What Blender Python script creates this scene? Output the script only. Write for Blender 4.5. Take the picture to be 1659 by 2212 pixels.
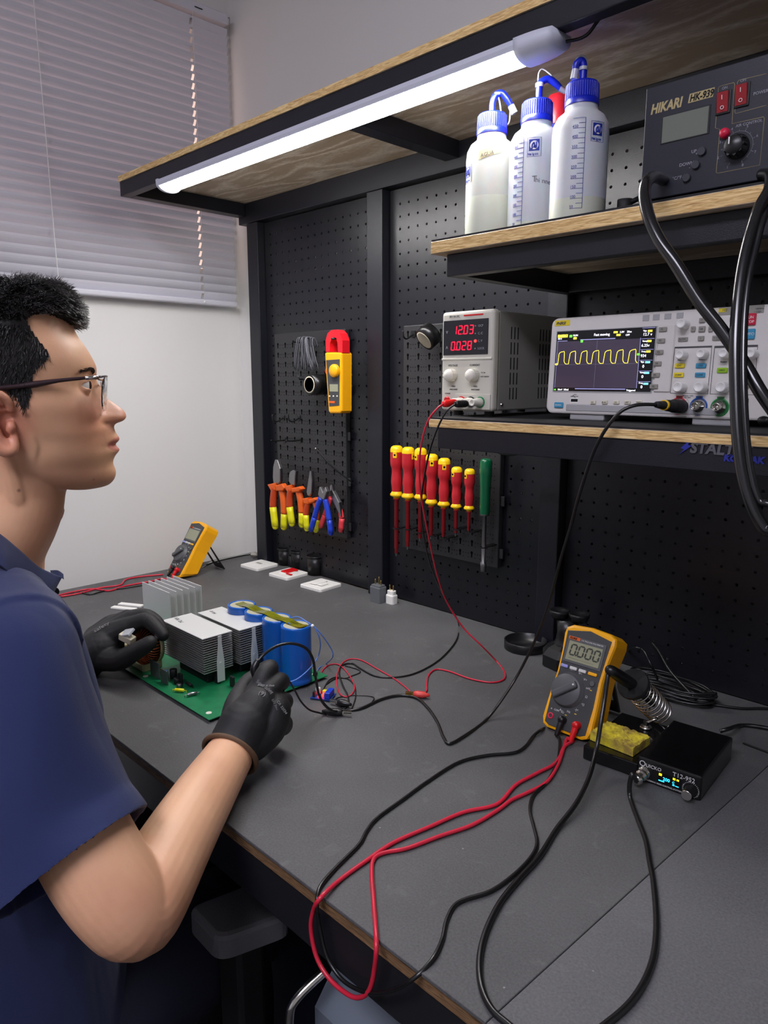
import bpy, bmesh, math, random
from mathutils import Matrix, Vector
random.seed(7)
C = bpy.context.scene.collection
for o in list(bpy.data.objects): bpy.data.objects.remove(o)
# ------------------------------------------------------------ camera (bench top is z = 0, floor z = -0.85)
PITCH, YAW, FPX = math.radians(10.4), math.radians(45.0), 1562.0
FW = Vector((-math.cos(PITCH)*math.sin(YAW), math.cos(PITCH)*math.cos(YAW), -math.sin(PITCH)))
RT = Vector((math.cos(YAW), math.sin(YAW), 0)); UPV = RT.cross(FW)
CAM = Vector((0, 0, .5))
cd = bpy.data.cameras.new('camera'); cam = bpy.data.objects.new('camera', cd); C.objects.link(cam)
cd.sensor_fit = 'HORIZONTAL'; cd.sensor_width = 36; cd.lens = 36*FPX/1659; cd.clip_start = .02
m = Matrix((RT, UPV, -FW)).transposed().to_4x4(); m.translation = CAM; cam.matrix_world = m
S = bpy.context.scene; S.camera = cam
S.view_settings.view_transform = 'Standard'; S.view_settings.look = 'None'
S.view_settings.exposure = 1.25; S.view_settings.gamma = 1.0; S.view_settings.use_curve_mapping = False
LED_STRENGTH, ROOM_STRENGTH, WORLD_STRENGTH = 25.5, 9.5, .8
w = bpy.data.worlds.new('dusk'); S.world = w; w.use_nodes = True
w.node_tree.nodes['Background'].inputs[0].default_value = (1.0, .70, .62, 1)
w.node_tree.nodes['Background'].inputs[1].default_value = WORLD_STRENGTH
try:
    S.cycles.max_bounces = 8; S.cycles.transparent_max_bounces = 12; S.cycles.sample_clamp_indirect = 4
except Exception: pass

def U(u, v, ax, val):
    """point of the plane coordinate[ax] = val seen at photo pixel (u, v)"""
    d = FW + RT*((u-829.5)/FPX) - UPV*((v-1106)/FPX)
    return CAM + d*((val-CAM[ax])/d[ax])
def UD(u, v, dep):
    return CAM + (FW + RT*((u-829.5)/FPX) - UPV*((v-1106)/FPX))*dep

# ------------------------------------------------------------ materials
def srgb(c):
    f = lambda x: x/12.92 if x <= .04045 else ((x+.055)/1.055)**2.4
    return tuple(f(x/255) for x in c) + (1,)
def mat(name, col, rough=.5, metal=0, spec=.5, bump=0, bscale=200, var=0, vscale=8, emit=0, trans=0, alpha=1, coat=0, sss=0, col2=None, stretch=None, ecol=None):
    m = bpy.data.materials.new(name); m.use_nodes = True
    nt = m.node_tree; b = nt.nodes['Principled BSDF']; c = srgb(col)
    b.inputs['Base Color'].default_value = c; b.inputs['Roughness'].default_value = rough
    b.inputs['Metallic'].default_value = metal; b.inputs['Specular IOR Level'].default_value = spec
    if coat: b.inputs['Coat Weight'].default_value = coat; b.inputs['Coat Roughness'].default_value = .1
    if sss: b.inputs['Subsurface Weight'].default_value = sss; b.inputs['Subsurface Radius'].default_value = (.01, .004, .002); b.inputs['Subsurface Scale'].default_value = .5
    if trans: b.inputs['Transmission Weight'].default_value = trans
    if alpha < 1: b.inputs['Alpha'].default_value = alpha
    if emit:
        b.inputs['Emission Color'].default_value = srgb(ecol) if ecol else c; b.inputs['Emission Strength'].default_value = emit
    if bump or var:
        tc = nt.nodes.new('ShaderNodeTexCoord'); mp = nt.nodes.new('ShaderNodeMapping')
        nt.links.new(tc.outputs['Object'], mp.inputs[0])
        if stretch: mp.inputs['Scale'].default_value = stretch
    if var:
        n = nt.nodes.new('ShaderNodeTexNoise'); n.inputs['Scale'].default_value = vscale; n.inputs['Detail'].default_value = 5
        nt.links.new(mp.outputs[0], n.inputs['Vector'])
        mx = nt.nodes.new('ShaderNodeMix'); mx.data_type = 'RGBA'
        mx.inputs[6].default_value = c
        mx.inputs[7].default_value = srgb(col2) if col2 else tuple(x*(1-var) for x in c[:3])+(1,)
        r = nt.nodes.new('ShaderNodeValToRGB'); r.color_ramp.elements[0].position = .35; r.color_ramp.elements[1].position = .65
        nt.links.new(n.outputs[0], r.inputs[0]); nt.links.new(r.outputs[0], mx.inputs[0])
        nt.links.new(mx.outputs[2], b.inputs['Base Color'])
    if bump:
        n = nt.nodes.new('ShaderNodeTexNoise'); n.inputs['Scale'].default_value = bscale; n.inputs['Detail'].default_value = 3
        nt.links.new(mp.outputs[0], n.inputs['Vector'])
        bp = nt.nodes.new('ShaderNodeBump'); bp.inputs['Strength'].default_value = bump; bp.inputs['Distance'].default_value = .001
        nt.links.new(n.outputs[0], bp.inputs['Height']); nt.links.new(bp.outputs[0], b.inputs['Normal'])
    return m
def wood(name, c1, c2, axis_scale, rough=.6, scale=1.0):
    """plywood face: stretched, distorted noise rings"""
    m = bpy.data.materials.new(name); m.use_nodes = True; nt = m.node_tree; b = nt.nodes['Principled BSDF']
    tc = nt.nodes.new('ShaderNodeTexCoord'); mp = nt.nodes.new('ShaderNodeMapping'); mp.inputs['Scale'].default_value = axis_scale
    n = nt.nodes.new('ShaderNodeTexNoise'); n.inputs['Scale'].default_value = 2.0*scale; n.inputs['Detail'].default_value = 2; n.inputs['Distortion'].default_value = .4
    mul = nt.nodes.new('ShaderNodeMath'); mul.operation = 'MULTIPLY'; mul.inputs[1].default_value = 14
    fr = nt.nodes.new('ShaderNodeMath'); fr.operation = 'PINGPONG'; fr.inputs[1].default_value = 1
    n2 = nt.nodes.new('ShaderNodeTexNoise'); n2.inputs['Scale'].default_value = 60*scale; n2.inputs['Detail'].default_value = 4
    ad = nt.nodes.new('ShaderNodeMath'); ad.operation = 'MULTIPLY_ADD'; ad.inputs[1].default_value = .7
    r = nt.nodes.new('ShaderNodeValToRGB'); r.color_ramp.elements[0].color = srgb(c1); r.color_ramp.elements[1].color = srgb(c2)
    r.color_ramp.elements[0].position = .3; r.color_ramp.elements[1].position = 1.3 if False else 1.0
    L = nt.links.new
    L(tc.outputs['Object'], mp.inputs[0]); L(mp.outputs[0], n.inputs['Vector']); L(mp.outputs[0], n2.inputs['Vector'])
    L(n.outputs[0], mul.inputs[0]); L(mul.outputs[0], fr.inputs[0]); L(fr.outputs[0], ad.inputs[0]); L(n2.outputs[0], ad.inputs[2])
    L(ad.outputs[0], r.inputs[0]); L(r.outputs[0], b.inputs['Base Color']); b.inputs['Roughness'].default_value = rough
    return m
def ply_edge(name, cols=((240,208,146),(200,158,96),(248,222,168),(176,132,80))):
    """plywood edge: horizontal veneer layers with streaks"""
    m = bpy.data.materials.new(name); m.use_nodes = True; nt = m.node_tree; b = nt.nodes['Principled BSDF']
    tc = nt.nodes.new('ShaderNodeTexCoord'); mp = nt.nodes.new('ShaderNodeMapping'); mp.inputs['Scale'].default_value = (25, 25, 330)
    n = nt.nodes.new('ShaderNodeTexNoise'); n.inputs['Scale'].default_value = 1.0; n.inputs['Detail'].default_value = 5
    r = nt.nodes.new('ShaderNodeValToRGB'); e = r.color_ramp.elements
    e[0].position = .3; e[0].color = srgb(cols[3]); e[1].position = .72; e[1].color = srgb(cols[2])
    x = e.new(.45); x.color = srgb(cols[0]); x = e.new(.53); x.color = srgb(cols[1]); x = e.new(.6); x.color = srgb(cols[0])
    L = nt.links.new; L(tc.outputs['Object'], mp.inputs[0]); L(mp.outputs[0], n.inputs['Vector']); L(n.outputs[0], r.inputs[0]); L(r.outputs[0], b.inputs['Base Color'])
    b.inputs['Roughness'].default_value = .7
    return m
def rubber(name, c1, c2):
    """dark bench rubber with fine grain, dust specks and pale scuffs"""
    m = bpy.data.materials.new(name); m.use_nodes = True; nt = m.node_tree; b = nt.nodes['Principled BSDF']; L = nt.links.new
    tc = nt.nodes.new('ShaderNodeTexCoord')
    def noise(s, d, dist=0):
        n = nt.nodes.new('ShaderNodeTexNoise'); n.inputs['Scale'].default_value = s; n.inputs['Detail'].default_value = d; n.inputs['Distortion'].default_value = dist
        L(tc.outputs['Object'], n.inputs['Vector']); return n
    def ramp(src, p0, p1, a=(0,0,0,1), bb=(1,1,1,1)):
        r = nt.nodes.new('ShaderNodeValToRGB'); r.color_ramp.elements[0].position = p0; r.color_ramp.elements[1].position = p1
        r.color_ramp.elements[0].color = a; r.color_ramp.elements[1].color = bb; L(src.outputs[0], r.inputs[0]); return r
    base = ramp(noise(420, 4), .3, .75, srgb(c1), srgb(c2))
    def mix(fac, a, col, k):
        mm = nt.nodes.new('ShaderNodeMath'); mm.operation = 'MULTIPLY'; mm.inputs[1].default_value = k; L(fac.outputs[0], mm.inputs[0])
        x = nt.nodes.new('ShaderNodeMix'); x.data_type = 'RGBA'; L(mm.outputs[0], x.inputs[0]); L(a, x.inputs[6]); x.inputs[7].default_value = srgb(col); return x.outputs[2]
    big = mix(ramp(noise(6, 6), .4, .8), base.outputs[0], (122,122,122), .3)
    sc = mix(ramp(noise(30, 8, 1.2), .60, .75), big, (120,120,120), .30)
    v = nt.nodes.new('ShaderNodeTexVoronoi'); v.inputs['Scale'].default_value = 28; L(tc.outputs['Object'], v.inputs['Vector'])
    dots = nt.nodes.new('ShaderNodeValToRGB'); dots.color_ramp.elements[0].position = .02; dots.color_ramp.elements[1].position = .035
    dots.color_ramp.elements[0].color = (1,1,1,1); dots.color_ramp.elements[1].color = (0,0,0,1); L(v.outputs['Distance'], dots.inputs[0])
    L(mix(dots, sc, (185,185,180), .5), b.inputs['Base Color'])
    b.inputs['Roughness'].default_value = .62; b.inputs['Specular IOR Level'].default_value = .4
    bp = nt.nodes.new('ShaderNodeBump'); bp.inputs['Strength'].default_value = .35; bp.inputs['Distance'].default_value = .0006
    L(noise(500, 3).outputs[0], bp.inputs['Height']); L(bp.outputs[0], b.inputs['Normal'])
    return m
M = {}
M['wall'] = mat('white_wall_paint', (226,225,222), .75, bump=.15, bscale=30)
M['ceil'] = mat('ceiling_paint', (225,225,225), .9)
M['floor'] = mat('dark_floor', (46,46,48), .6, var=.3)
M['steel'] = mat('powder_coated_steel', (18,20,29), .42, bump=.25, bscale=900)
M['peg'] = mat('pegboard_steel', (21,22,28), .33, bump=.15, bscale=700)
M['ply'] = wood('plywood_face', (228,216,196), (178,158,132), (1.3, 5, 1.3))
M['plyedge'] = ply_edge('plywood_edge')
M['plydark'] = ply_edge('worn_plywood_edge', ((128,98,66),(96,70,46),(146,112,78),(80,58,38)))
M['rubber'] = rubber('bench_rubber', (74,74,74), (92,92,93))
M['rubber2'] = rubber('bench_rubber_worn', (84,84,85), (106,106,108))
M['black'] = mat('black_plastic', (20,20,22), .35)
M['blackm'] = mat('black_matt', (24,24,26), .65)
M['rubberb'] = mat('black_cable', (17,17,18), .32, spec=.6)
M['red'] = mat('red_cable', (205,38,62), .35)
M['chrome'] = mat('chrome', (215,212,205), .18, metal=1)
M['steelg'] = mat('tool_steel', (150,150,152), .32, metal=1, bump=.1)
M['brass'] = mat('brass', (190,160,90), .3, metal=1)
M['white'] = mat('white_plastic', (238,237,232), .4)
M['cream'] = mat('cream_plastic', (214,212,198), .45)
M['slat'] = mat('blind_slat', (214,213,222), .45)

# ------------------------------------------------------------ mesh helpers
class MB:
    def __init__(s): s.v = []; s.f = []; s.mi = []; s.sm = []; s.m = Matrix(); s.k = 0; s.smooth = False
    def add(s, vs, fs, smooth=None):
        n = len(s.v); s.v += [tuple(s.m @ Vector(p)) for p in vs]
        for f in fs: s.f.append([i+n for i in f]); s.mi.append(s.k); s.sm.append(s.smooth if smooth is None else smooth)
        return s
    def box(s, x0, x1, y0, y1, z0, z1, bev=0, seg=2):
        if not bev:
            return s.add([(x,y,z) for z in (z0,z1) for y in (y0,y1) for x in (x0,x1)], [(0,2,3,1),(4,5,7,6),(0,1,5,4),(2,6,7,3),(0,4,6,2),(1,3,7,5)])
        bm = bmesh.new(); bmesh.ops.create_cube(bm, size=1)
        for v in bm.verts: v.co = Vector(((x0+x1)/2+v.co.x*(x1-x0), (y0+y1)/2+v.co.y*(y1-y0), (z0+z1)/2+v.co.z*(z1-z0)))
        bmesh.ops.bevel(bm, geom=bm.edges[:], offset=min(bev, .49*min(x1-x0, y1-y0, z1-z0)), segments=seg, affect='EDGES', profile=.5)
        return s.bm(bm)
    def bm(s, bm, smooth=None):
        bm.verts.index_update(); s.add([v.co.copy() for v in bm.verts], [[v.index for v in f.verts] for f in bm.faces], smooth); bm.free(); return s
    def prism(s, poly, z0, z1, bev=0):
        """polygon in xy extruded along z"""
        a = sum(poly[i][0]*poly[(i+1)%len(poly)][1]-poly[(i+1)%len(poly)][0]*poly[i][1] for i in range(len(poly)))
        if a < 0: poly = poly[::-1]
        n = len(poly)
        if bev:
            bm = bmesh.new(); vs = [bm.verts.new((x,y,z0)) for x,y in poly]; f = bm.faces.new(vs[::-1])
            r = bmesh.ops.extrude_face_region(bm, geom=[f]); 
            for v in [g for g in r['geom'] if isinstance(g, bmesh.types.BMVert)]: v.co.z = z1
            bmesh.ops.recalc_face_normals(bm, faces=bm.faces[:])
            es = [e for e in bm.edges if abs(e.verts[0].co.z-e.verts[1].co.z) < 1e-7 and abs(e.verts[0].co.z-z1) < 1e-7]
            bmesh.ops.bevel(bm, geom=es, offset=bev, segments=2, affect='EDGES', profile=.5)
            return s.bm(bm)
        return s.add([(x,y,z0) for x,y in poly]+[(x,y,z1) for x,y in poly], [list(range(n))[::-1], [i+n for i in range(n)]]+[(i,(i+1)%n,(i+1)%n+n,i+n) for i in range(n)])
    def lathe(s, prof, n=32, ang=2*math.pi, smooth=True):
        """(r, z) profile revolved about z"""
        vs = []; fs = []; k = len(prof)
        for i in range(n):
            a = ang*i/n; vs += [(r*math.cos(a), r*math.sin(a), z) for r, z in prof]
        for i in range(n):
            for j in range(k-1):
                a, b = i*k+j, ((i+1)%n)*k+j
                fs.append((a, b, b+1, a+1))
        s.add(vs, fs, smooth)
        for j in (0, k-1):
            if prof[j][0] > 1e-6: s.add([(prof[j][0]*math.cos(2*math.pi*i/n), prof[j][0]*math.sin(2*math.pi*i/n), prof[j][1]) for i in range(n)], [list(range(n))[::(-1 if j == 0 else 1)]], False)
        return s
    def cyl(s, p0, p1, r0, r1=None, n=20, bev=0):
        p0, p1 = Vector(p0), Vector(p1); d = p1-p0; L = d.length; r1 = r0 if r1 is None else r1
        old = s.m; s.m = old @ Matrix.Translation(p0) @ d.to_track_quat('Z', 'Y').to_matrix().to_4x4()
        if bev: s.lathe([(r0-bev,0),(r0,bev),(r1,L-bev),(r1-bev,L)], n)
        else: s.lathe([(r0,0),(r1,L)], n)
        s.m = old; return s
    def sphere(s, c, r, n=16, sc=(1,1,1)):
        old = s.m; s.m = old @ Matrix.Translation(c) @ Matrix.Diagonal((*sc, 1))
        s.lathe([(r*math.sin(math.pi*i/n)+(0 if 0 < i < n else 1e-7), -r*math.cos(math.pi*i/n)) for i in range(n+1)], n*2); s.m = old; return s
    def tube(s, pts, r, n=10, sub=0, closed=False, flat=1.0):
        pts = [Vector(p) for p in pts]; rs = r if isinstance(r, (list, tuple)) else [r]*len(pts)
        if sub: pts, rs = spline(pts, rs, sub, closed)
        k = len(pts); vs = []; fs = []; up = None
        for i in range(k):
            a = pts[(i-1)%k] if (i or closed) else pts[0]; b = pts[(i+1)%k] if (i < k-1 or closed) else pts[-1]
            t = (b-a); t = t.normalized() if t.length > 1e-9 else Vector((0,0,1))
            if up is None: up = Vector((0,0,1)) if abs(t.z) < .9 else Vector((1,0,0))
            sd = t.cross(up).normalized(); up = sd.cross(t).normalized()
            for j in range(n):
                q = 2*math.pi*j/n; vs.append(pts[i]+(sd*math.cos(q)+up*math.sin(q)*flat)*rs[i])
        for i in range(k if closed else k-1):
            for j in range(n):
                a, b = i*n+j, i*n+(j+1)%n; c, d = ((i+1)%k)*n+(j+1)%n, ((i+1)%k)*n+j
                fs.append((a, b, c, d))
        if not closed: fs += [list(range(n))[::-1], [(k-1)*n+j for j in range(n)]]
        s.add(vs, fs, True); return s
    def loft(s, rings, cap=True, smooth=True):
        n = len(rings[0]); k = len(rings); vs = [p for r in rings for p in r]
        fs = [(i*n+j, i*n+(j+1)%n, (i+1)*n+(j+1)%n, (i+1)*n+j) for i in range(k-1) for j in range(n)]
        if cap: fs += [list(range(n))[::-1], [(k-1)*n+j for j in range(n)]]
        s.add(vs, fs, smooth); return s
    def build(s, name, mats, parent=None, mtx=None, sub=0, auto=True):
        me = bpy.data.meshes.new(name); me.from_pydata(s.v, [], s.f)
        for mm in (mats if isinstance(mats, (list, tuple)) else [mats]): me.materials.append(M[mm] if isinstance(mm, str) else mm)
        me.polygons.foreach_set('material_index', s.mi); me.polygons.foreach_set('use_smooth', s.sm); me.update()
        o = bpy.data.objects.new(name, me); C.objects.link(o)
        if parent: o.parent = parent
        if mtx is not None: o.matrix_local = mtx
        if sub: md = o.modifiers.new('s', 'SUBSURF'); md.levels = md.render_levels = sub
        return o
def spline(pts, rs, sub, closed=False):
    """Catmull-Rom resampling"""
    k = len(pts); op = []; orr = []
    g = lambda i: pts[i % k] if closed else pts[max(0, min(k-1, i))]
    for i in range(k if closed else k-1):
        a, b, c, d = g(i-1), g(i), g(i+1), g(i+2)
        for j in range(sub):
            t = j/sub
            op.append(.5*((2*b)+(c-a)*t+(2*a-5*b+4*c-d)*t*t+(3*b-a-3*c+d)*t**3)); orr.append(rs[i]*(1-t)+rs[(i+1)%k]*t)
    if not closed: op.append(pts[-1]); orr.append(rs[-1])
    return op, orr
def rrect(w, h, r, n=4, cx=0, cy=0):
    out = []
    for qx, qy, a0 in ((1,1,0),(-1,1,90),(-1,-1,180),(1,-1,270)):
        for i in range(n+1):
            a = math.radians(a0+90*i/n); out.append((cx+qx*(w/2-r)+r*math.cos(a), cy+qy*(h/2-r)+r*math.sin(a)))
    return out
def tag(o, label=None, cat=None, group=None, kind=None):
    if label: o['label'] = label
    if cat: o['category'] = cat
    if group: o['group'] = group
    if kind: o['kind'] = kind
    return o
def thing(name, label, cat, loc=(0,0,0), rot=(0,0,0), group=None, mtx=None):
    o = bpy.data.objects.new(name, None); C.objects.link(o); o.empty_display_size = .02
    if mtx is not None: o.matrix_world = mtx
    else: o.location = loc; o.rotation_euler = rot
    return tag(o, label, cat, group)
def struct(name, mb, mt): return tag(mb.build(name, mt), kind='structure')
def text(name, s, size, mt, parent, loc, rot=(math.pi/2,0,0), ext=.0002, align='LEFT', shear=0, bold=0, sx=1):
    c = bpy.data.curves.new(name, 'FONT'); c.body = s; c.size = size; c.extrude = ext; c.align_x = align; c.shear = shear; c.offset = bold; c.resolution_u = 3
    tmp = bpy.data.objects.new(name, c); me = bpy.data.meshes.new_from_object(tmp); bpy.data.objects.remove(tmp)
    me.materials.clear(); me.materials.append(M[mt] if isinstance(mt, str) else mt)
    o = bpy.data.objects.new(name, me); C.objects.link(o); o.parent = parent
    if isinstance(loc, Matrix): o.matrix_local = loc
    else: o.location = loc; o.rotation_euler = rot
    o.scale.x = sx
    return o
def copy_tree(o, parent=None):
    c = o.copy(); C.objects.link(c)
    if parent: c.parent = parent
    for ch in list(o.children): copy_tree(ch, c)
    return c
SEG = {'0':'abcdef','1':'bc','2':'abged','3':'abgcd','4':'fgbc','5':'afgcd','6':'afgedc','7':'abc','8':'abcdefg','9':'abcdfg'}
def seven(mb, s, x, z, h, y=0, slant=.1, gap=.35, t=.13):
    """seven-segment digits standing in the xz plane at depth y, facing -y; extruded slightly"""
    w = h*.54; T = h*t; x0 = x
    def bar(ax, az, bx, bz):
        d = Vector((bx-ax, bz-az)); L = d.length; d.normalize(); n = Vector((-d.y, d.x))*T/2; g = T*.12
        P = [Vector((ax,az))+d*g, Vector((ax,az))+d*(g+T/2)+n, Vector((bx,bz))-d*(g+T/2)+n, Vector((bx,bz))-d*g, Vector((bx,bz))-d*(g+T/2)-n, Vector((ax,az))+d*(g+T/2)-n]
        q = [(x0+p.x+p.y*slant, z+p.y) for p in P]
        mb.add([(a,y,b) for a,b in q]+[(a,y+.0004,b) for a,b in q], [(0,1,2,3,4,5),(11,10,9,8,7,6)]+[(i,i+6,(i+1)%6+6,(i+1)%6) for i in range(6)])
    for ch in s:
        if ch == '.': mb.box(x0-w*.36, x0-w*.36+T, y, y+.0004, z-T*.3, z+T*.7); continue
        for g in SEG.get(ch, ''):
            a = {'a':(0,h,w,h),'b':(w,h,w,h/2),'c':(w,h/2,w,0),'d':(0,0,w,0),'e':(0,h/2,0,0),'f':(0,h,0,h/2),'g':(0,h/2,w,h/2)}[g]; bar(*a)
        x0 += w+h*gap
# ------------------------------------------------------------ the room
XW, YW, ZC, ZF = -1.80, 1.215, 1.85, -.85
WY0, WY1, WZ0, WZ1 = .30, 1.2010, .78, 1.385      # window opening behind the blind
b = MB(); b.box(-2.0, 2.3, -2.6, 1.4, ZF-.1, ZF); struct('floor', b, 'floor')
b = MB(); b.box(-2.0, 2.3, -2.6, 1.4, ZC, ZC+.1); struct('ceiling', b, 'ceil')
b = MB(); b.box(-2.0, 2.3, YW, YW+.15, ZF, ZC); struct('wall_back', b, 'wall')
b = MB(); b.box(XW-.15, XW, -2.6, WY0, ZF, ZC); b.box(XW-.15, XW, WY1, YW, ZF, ZC); b.box(XW-.15, XW, WY0, WY1, ZF, WZ0); b.box(XW-.15, XW, WY0, WY1, WZ1, ZC); struct('wall_left', b, 'wall')
b = MB(); b.box(2.2, 2.35, -2.6, YW, ZF, ZC); struct('wall_right', b, 'wall')
b = MB(); b.box(XW, 2.2, -2.65, -2.5, ZF, ZC); struct('wall_front', b, 'wall')
M['glass'] = mat('window_glass', (255,255,255), .02, trans=1)
b = MB()
for a in ((WY0,WY0+.03,WZ0,WZ1),(WY1-.0008,WY1,WZ0,WZ1),(WY0,WY1,WZ0,WZ0+.03),(WY0,WY1,WZ1-.03,WZ1)): b.box(XW-.13, XW-.09, *a)
wf = struct('window_1', b, 'white')
b = MB(); b.box(XW-.113, XW-.109, WY0+.02, WY1-.0012, WZ0+.02, WZ1-.02); b.build('glass_pane', 'glass', wf)
# venetian blind
bl = thing('venetian_blind', 'closed white venetian blind covering the window on the left wall', 'blind', (XW, .6, .70))
def L_(mb): mb.m = Matrix.Translation((-XW, -.6, -.70)); return mb
BY0, BY1 = .05, 1.190; BX = XW+.022
b = L_(MB()); b.smooth = False
zs = .722; pitch = .0216; n = int((1.405-zs)/pitch)
HOLES = (.52, 1.084)
for i in range(n+1):
    z = zs+i*pitch
    rings = []
    ys = [BY0]+[v for h in HOLES for v in (h-.0035, h-.0034, h+.0034, h+.0035)]+[BY1]
    for seg in range(0, len(ys)):
        y = ys[seg]
        notch = any(abs(y-h) < .00345 for h in HOLES)
        pr = []
        for t in range(6):
            q = t/5-.5; a = math.radians(60)
            s_ = q*.0255; bow = .0022*(1-4*q*q)
            if notch and t in (2, 3): pass
            pr.append((BX+s_*math.cos(a)+bow*math.sin(a), y, z+s_*math.sin(a)-bow*math.cos(a)))
        rings.append(pr)
    for k in range(len(rings)-1):
        hole = (k % 4 == 2)
        for t in range(5):
            if hole and t in (1, 2, 3): continue
            p, q2 = rings[k], rings[k+1]
            b.add([p[t], p[t+1], q2[t+1], q2[t]], [(0,1,2,3)])
            b.add([(x-.0003*1, y, zz) for x, y, zz in (p[t], p[t+1], q2[t+1], q2[t])], [(3,2,1,0)])
b.build('slats', 'slat', bl)
b = L_(MB()); b.box(BX-.012, BX+.012, BY0, BY1, .698, .712, .004); b.build('bottom_rail', 'slat', bl)
b = L_(MB()); b.box(BX-.014, BX+.014, BY0, BY1, 1.41, 1.436, .003); b.build('head_rail', 'slat', bl)
b = L_(MB()); b.box(BX+.0145, BX+.016, 1.09, 1.112, 1.421, 1.423); b.build('head_rail_slot', 'black', bl)
for h in HOLES:
    b = L_(MB()); b.tube([(BX+.0135, h, 1.41), (BX+.0135, h, .712)], .0007, 6); b.sphere((BX+.013, h, .705), .003, 8); b.build('ladder_cord', 'white', bl)
b = L_(MB()); b.tube([(BX+.018, .690, 1.42), (BX+.018, .694, 1.1), (BX+.017, .696, .90), (BX+.018, .697, .76), (BX+.017, .70, .72)], .0009, 6, sub=6); b.build('pull_cord', 'white', bl)
b = L_(MB()); b.tube([(BX-.01, BY1+.003, 1.435), (BX+.012, BY1+.004, 1.43), (BX+.014, BY1+.003, 1.40)], .0012, 6); b.build('end_bracket', 'steelg', bl)

# ------------------------------------------------------------ workbench
M['rail'] = mat('rail_steel', (27,28,32), .45)
M['sidep'] = mat('grey_side_panel', (62,64,70), .5)
XB0, XB1, YB0, YB1 = -1.735, .95, .405, 1.205
wb = thing('workbench', 'long black steel workbench with worn plywood top edge', 'workbench', (0, .8, ZF))
def W_(mb): mb.m = Matrix.Translation((0, -.8, -ZF)); return mb
b = W_(MB()); b.box(XB0, XB1, YB0+.002, YB1, -.020, -.0035); b.build('tabletop', 'plydark', wb, )
b = W_(MB()); b.box(XB0, XB1, YB0+.006, YB0+.046, -.082, -.0205, .003); b.build('front_rail', 'rail', wb)
b = W_(MB()); b.box(XB0, XB1, YB1-.04, YB1, -.08, -.0205); b.build('back_rail', 'steel', wb)
for x in (XB0+.001, -.5, XB1-.041):
    for y in (YB0+.0065, YB1-.041):
        if x == -.5 and y < .6: continue
        b = W_(MB()); b.box(x, x+.04, y, y+.04, ZF, -.0825, .002); b.build('leg', 'steel', wb)
b = W_(MB()); b.box(XB0+.002, XB0+.02, YB0+.05, YB1-.05, ZF+.01, -.0825); b.build('side_panel', 'sidep', wb)
b = W_(MB()); b.box(XB0+.05, XB1-.05, YB1-.10, YB1-.085, ZF+.05, -.0805); b.build('back_panel', 'steel', wb)
cx1 = U(268,1690,1,.46).x
cb = thing('under_bench_cabinet', 'grey steel cabinet standing under the left end of the bench', 'cabinet', ((-1.70+cx1)/2, .65, ZF)); cbm = Matrix.Translation((-(-1.70+cx1)/2, -.65, -ZF))
b = MB(); b.m = cbm.copy(); b.box(-1.70, cx1, .462, .98, ZF+.001, -.0835, .003); b.build('cabinet_body', 'sidep', cb)
b = MB(); b.m = cbm.copy(); b.box(-1.69, cx1-.01, .455, .4615, -.30, -.095, .002); b.build('drawer_front', 'sidep', cb)
# rubber mats: the seam runs obliquely from the front edge to the right
s0, s1 = U(1071, 2188, 2, 0), U(1651, 1660, 2, 0)
d = (s1-s0).normalized(); sb = s0+d*((YB1-.035-s0.y)/d.y); sf = s0+d*((YB0-.002-s0.y)/d.y)
def matpoly(pts, name, mt, label, g=.0):
    b = MB(); b.m = Matrix.Translation((0,0,0)); b.prism(pts, -.0035, 0, .0008)
    return tag(b.build(name, mt), label, 'mat')
back = 1.172
yb = 1.166
matpoly([(XB0-.002,YB0-.002),(sf.x,YB0-.002),(sb.x,yb),(-1.0,yb),(-1.1,yb-.001),(-1.19,yb-.002),(-1.22,yb-.003),(-1.26,yb-.004),(-1.31,yb-.003),(-1.36,yb-.001),(-1.66,yb),(XB0-.002,YB1-.005)], 'rubber_mat', 'rubber',
        'large dark grey rubber mat covering the left of the bench')
matpoly([(sf.x+.0008,YB0-.002),(XB1,YB0-.002),(XB1,yb),(sb.x+.0008,yb)], 'rubber_mat', 'rubber2', 'scuffed grey rubber mat at the right beyond the diagonal seam')

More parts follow.
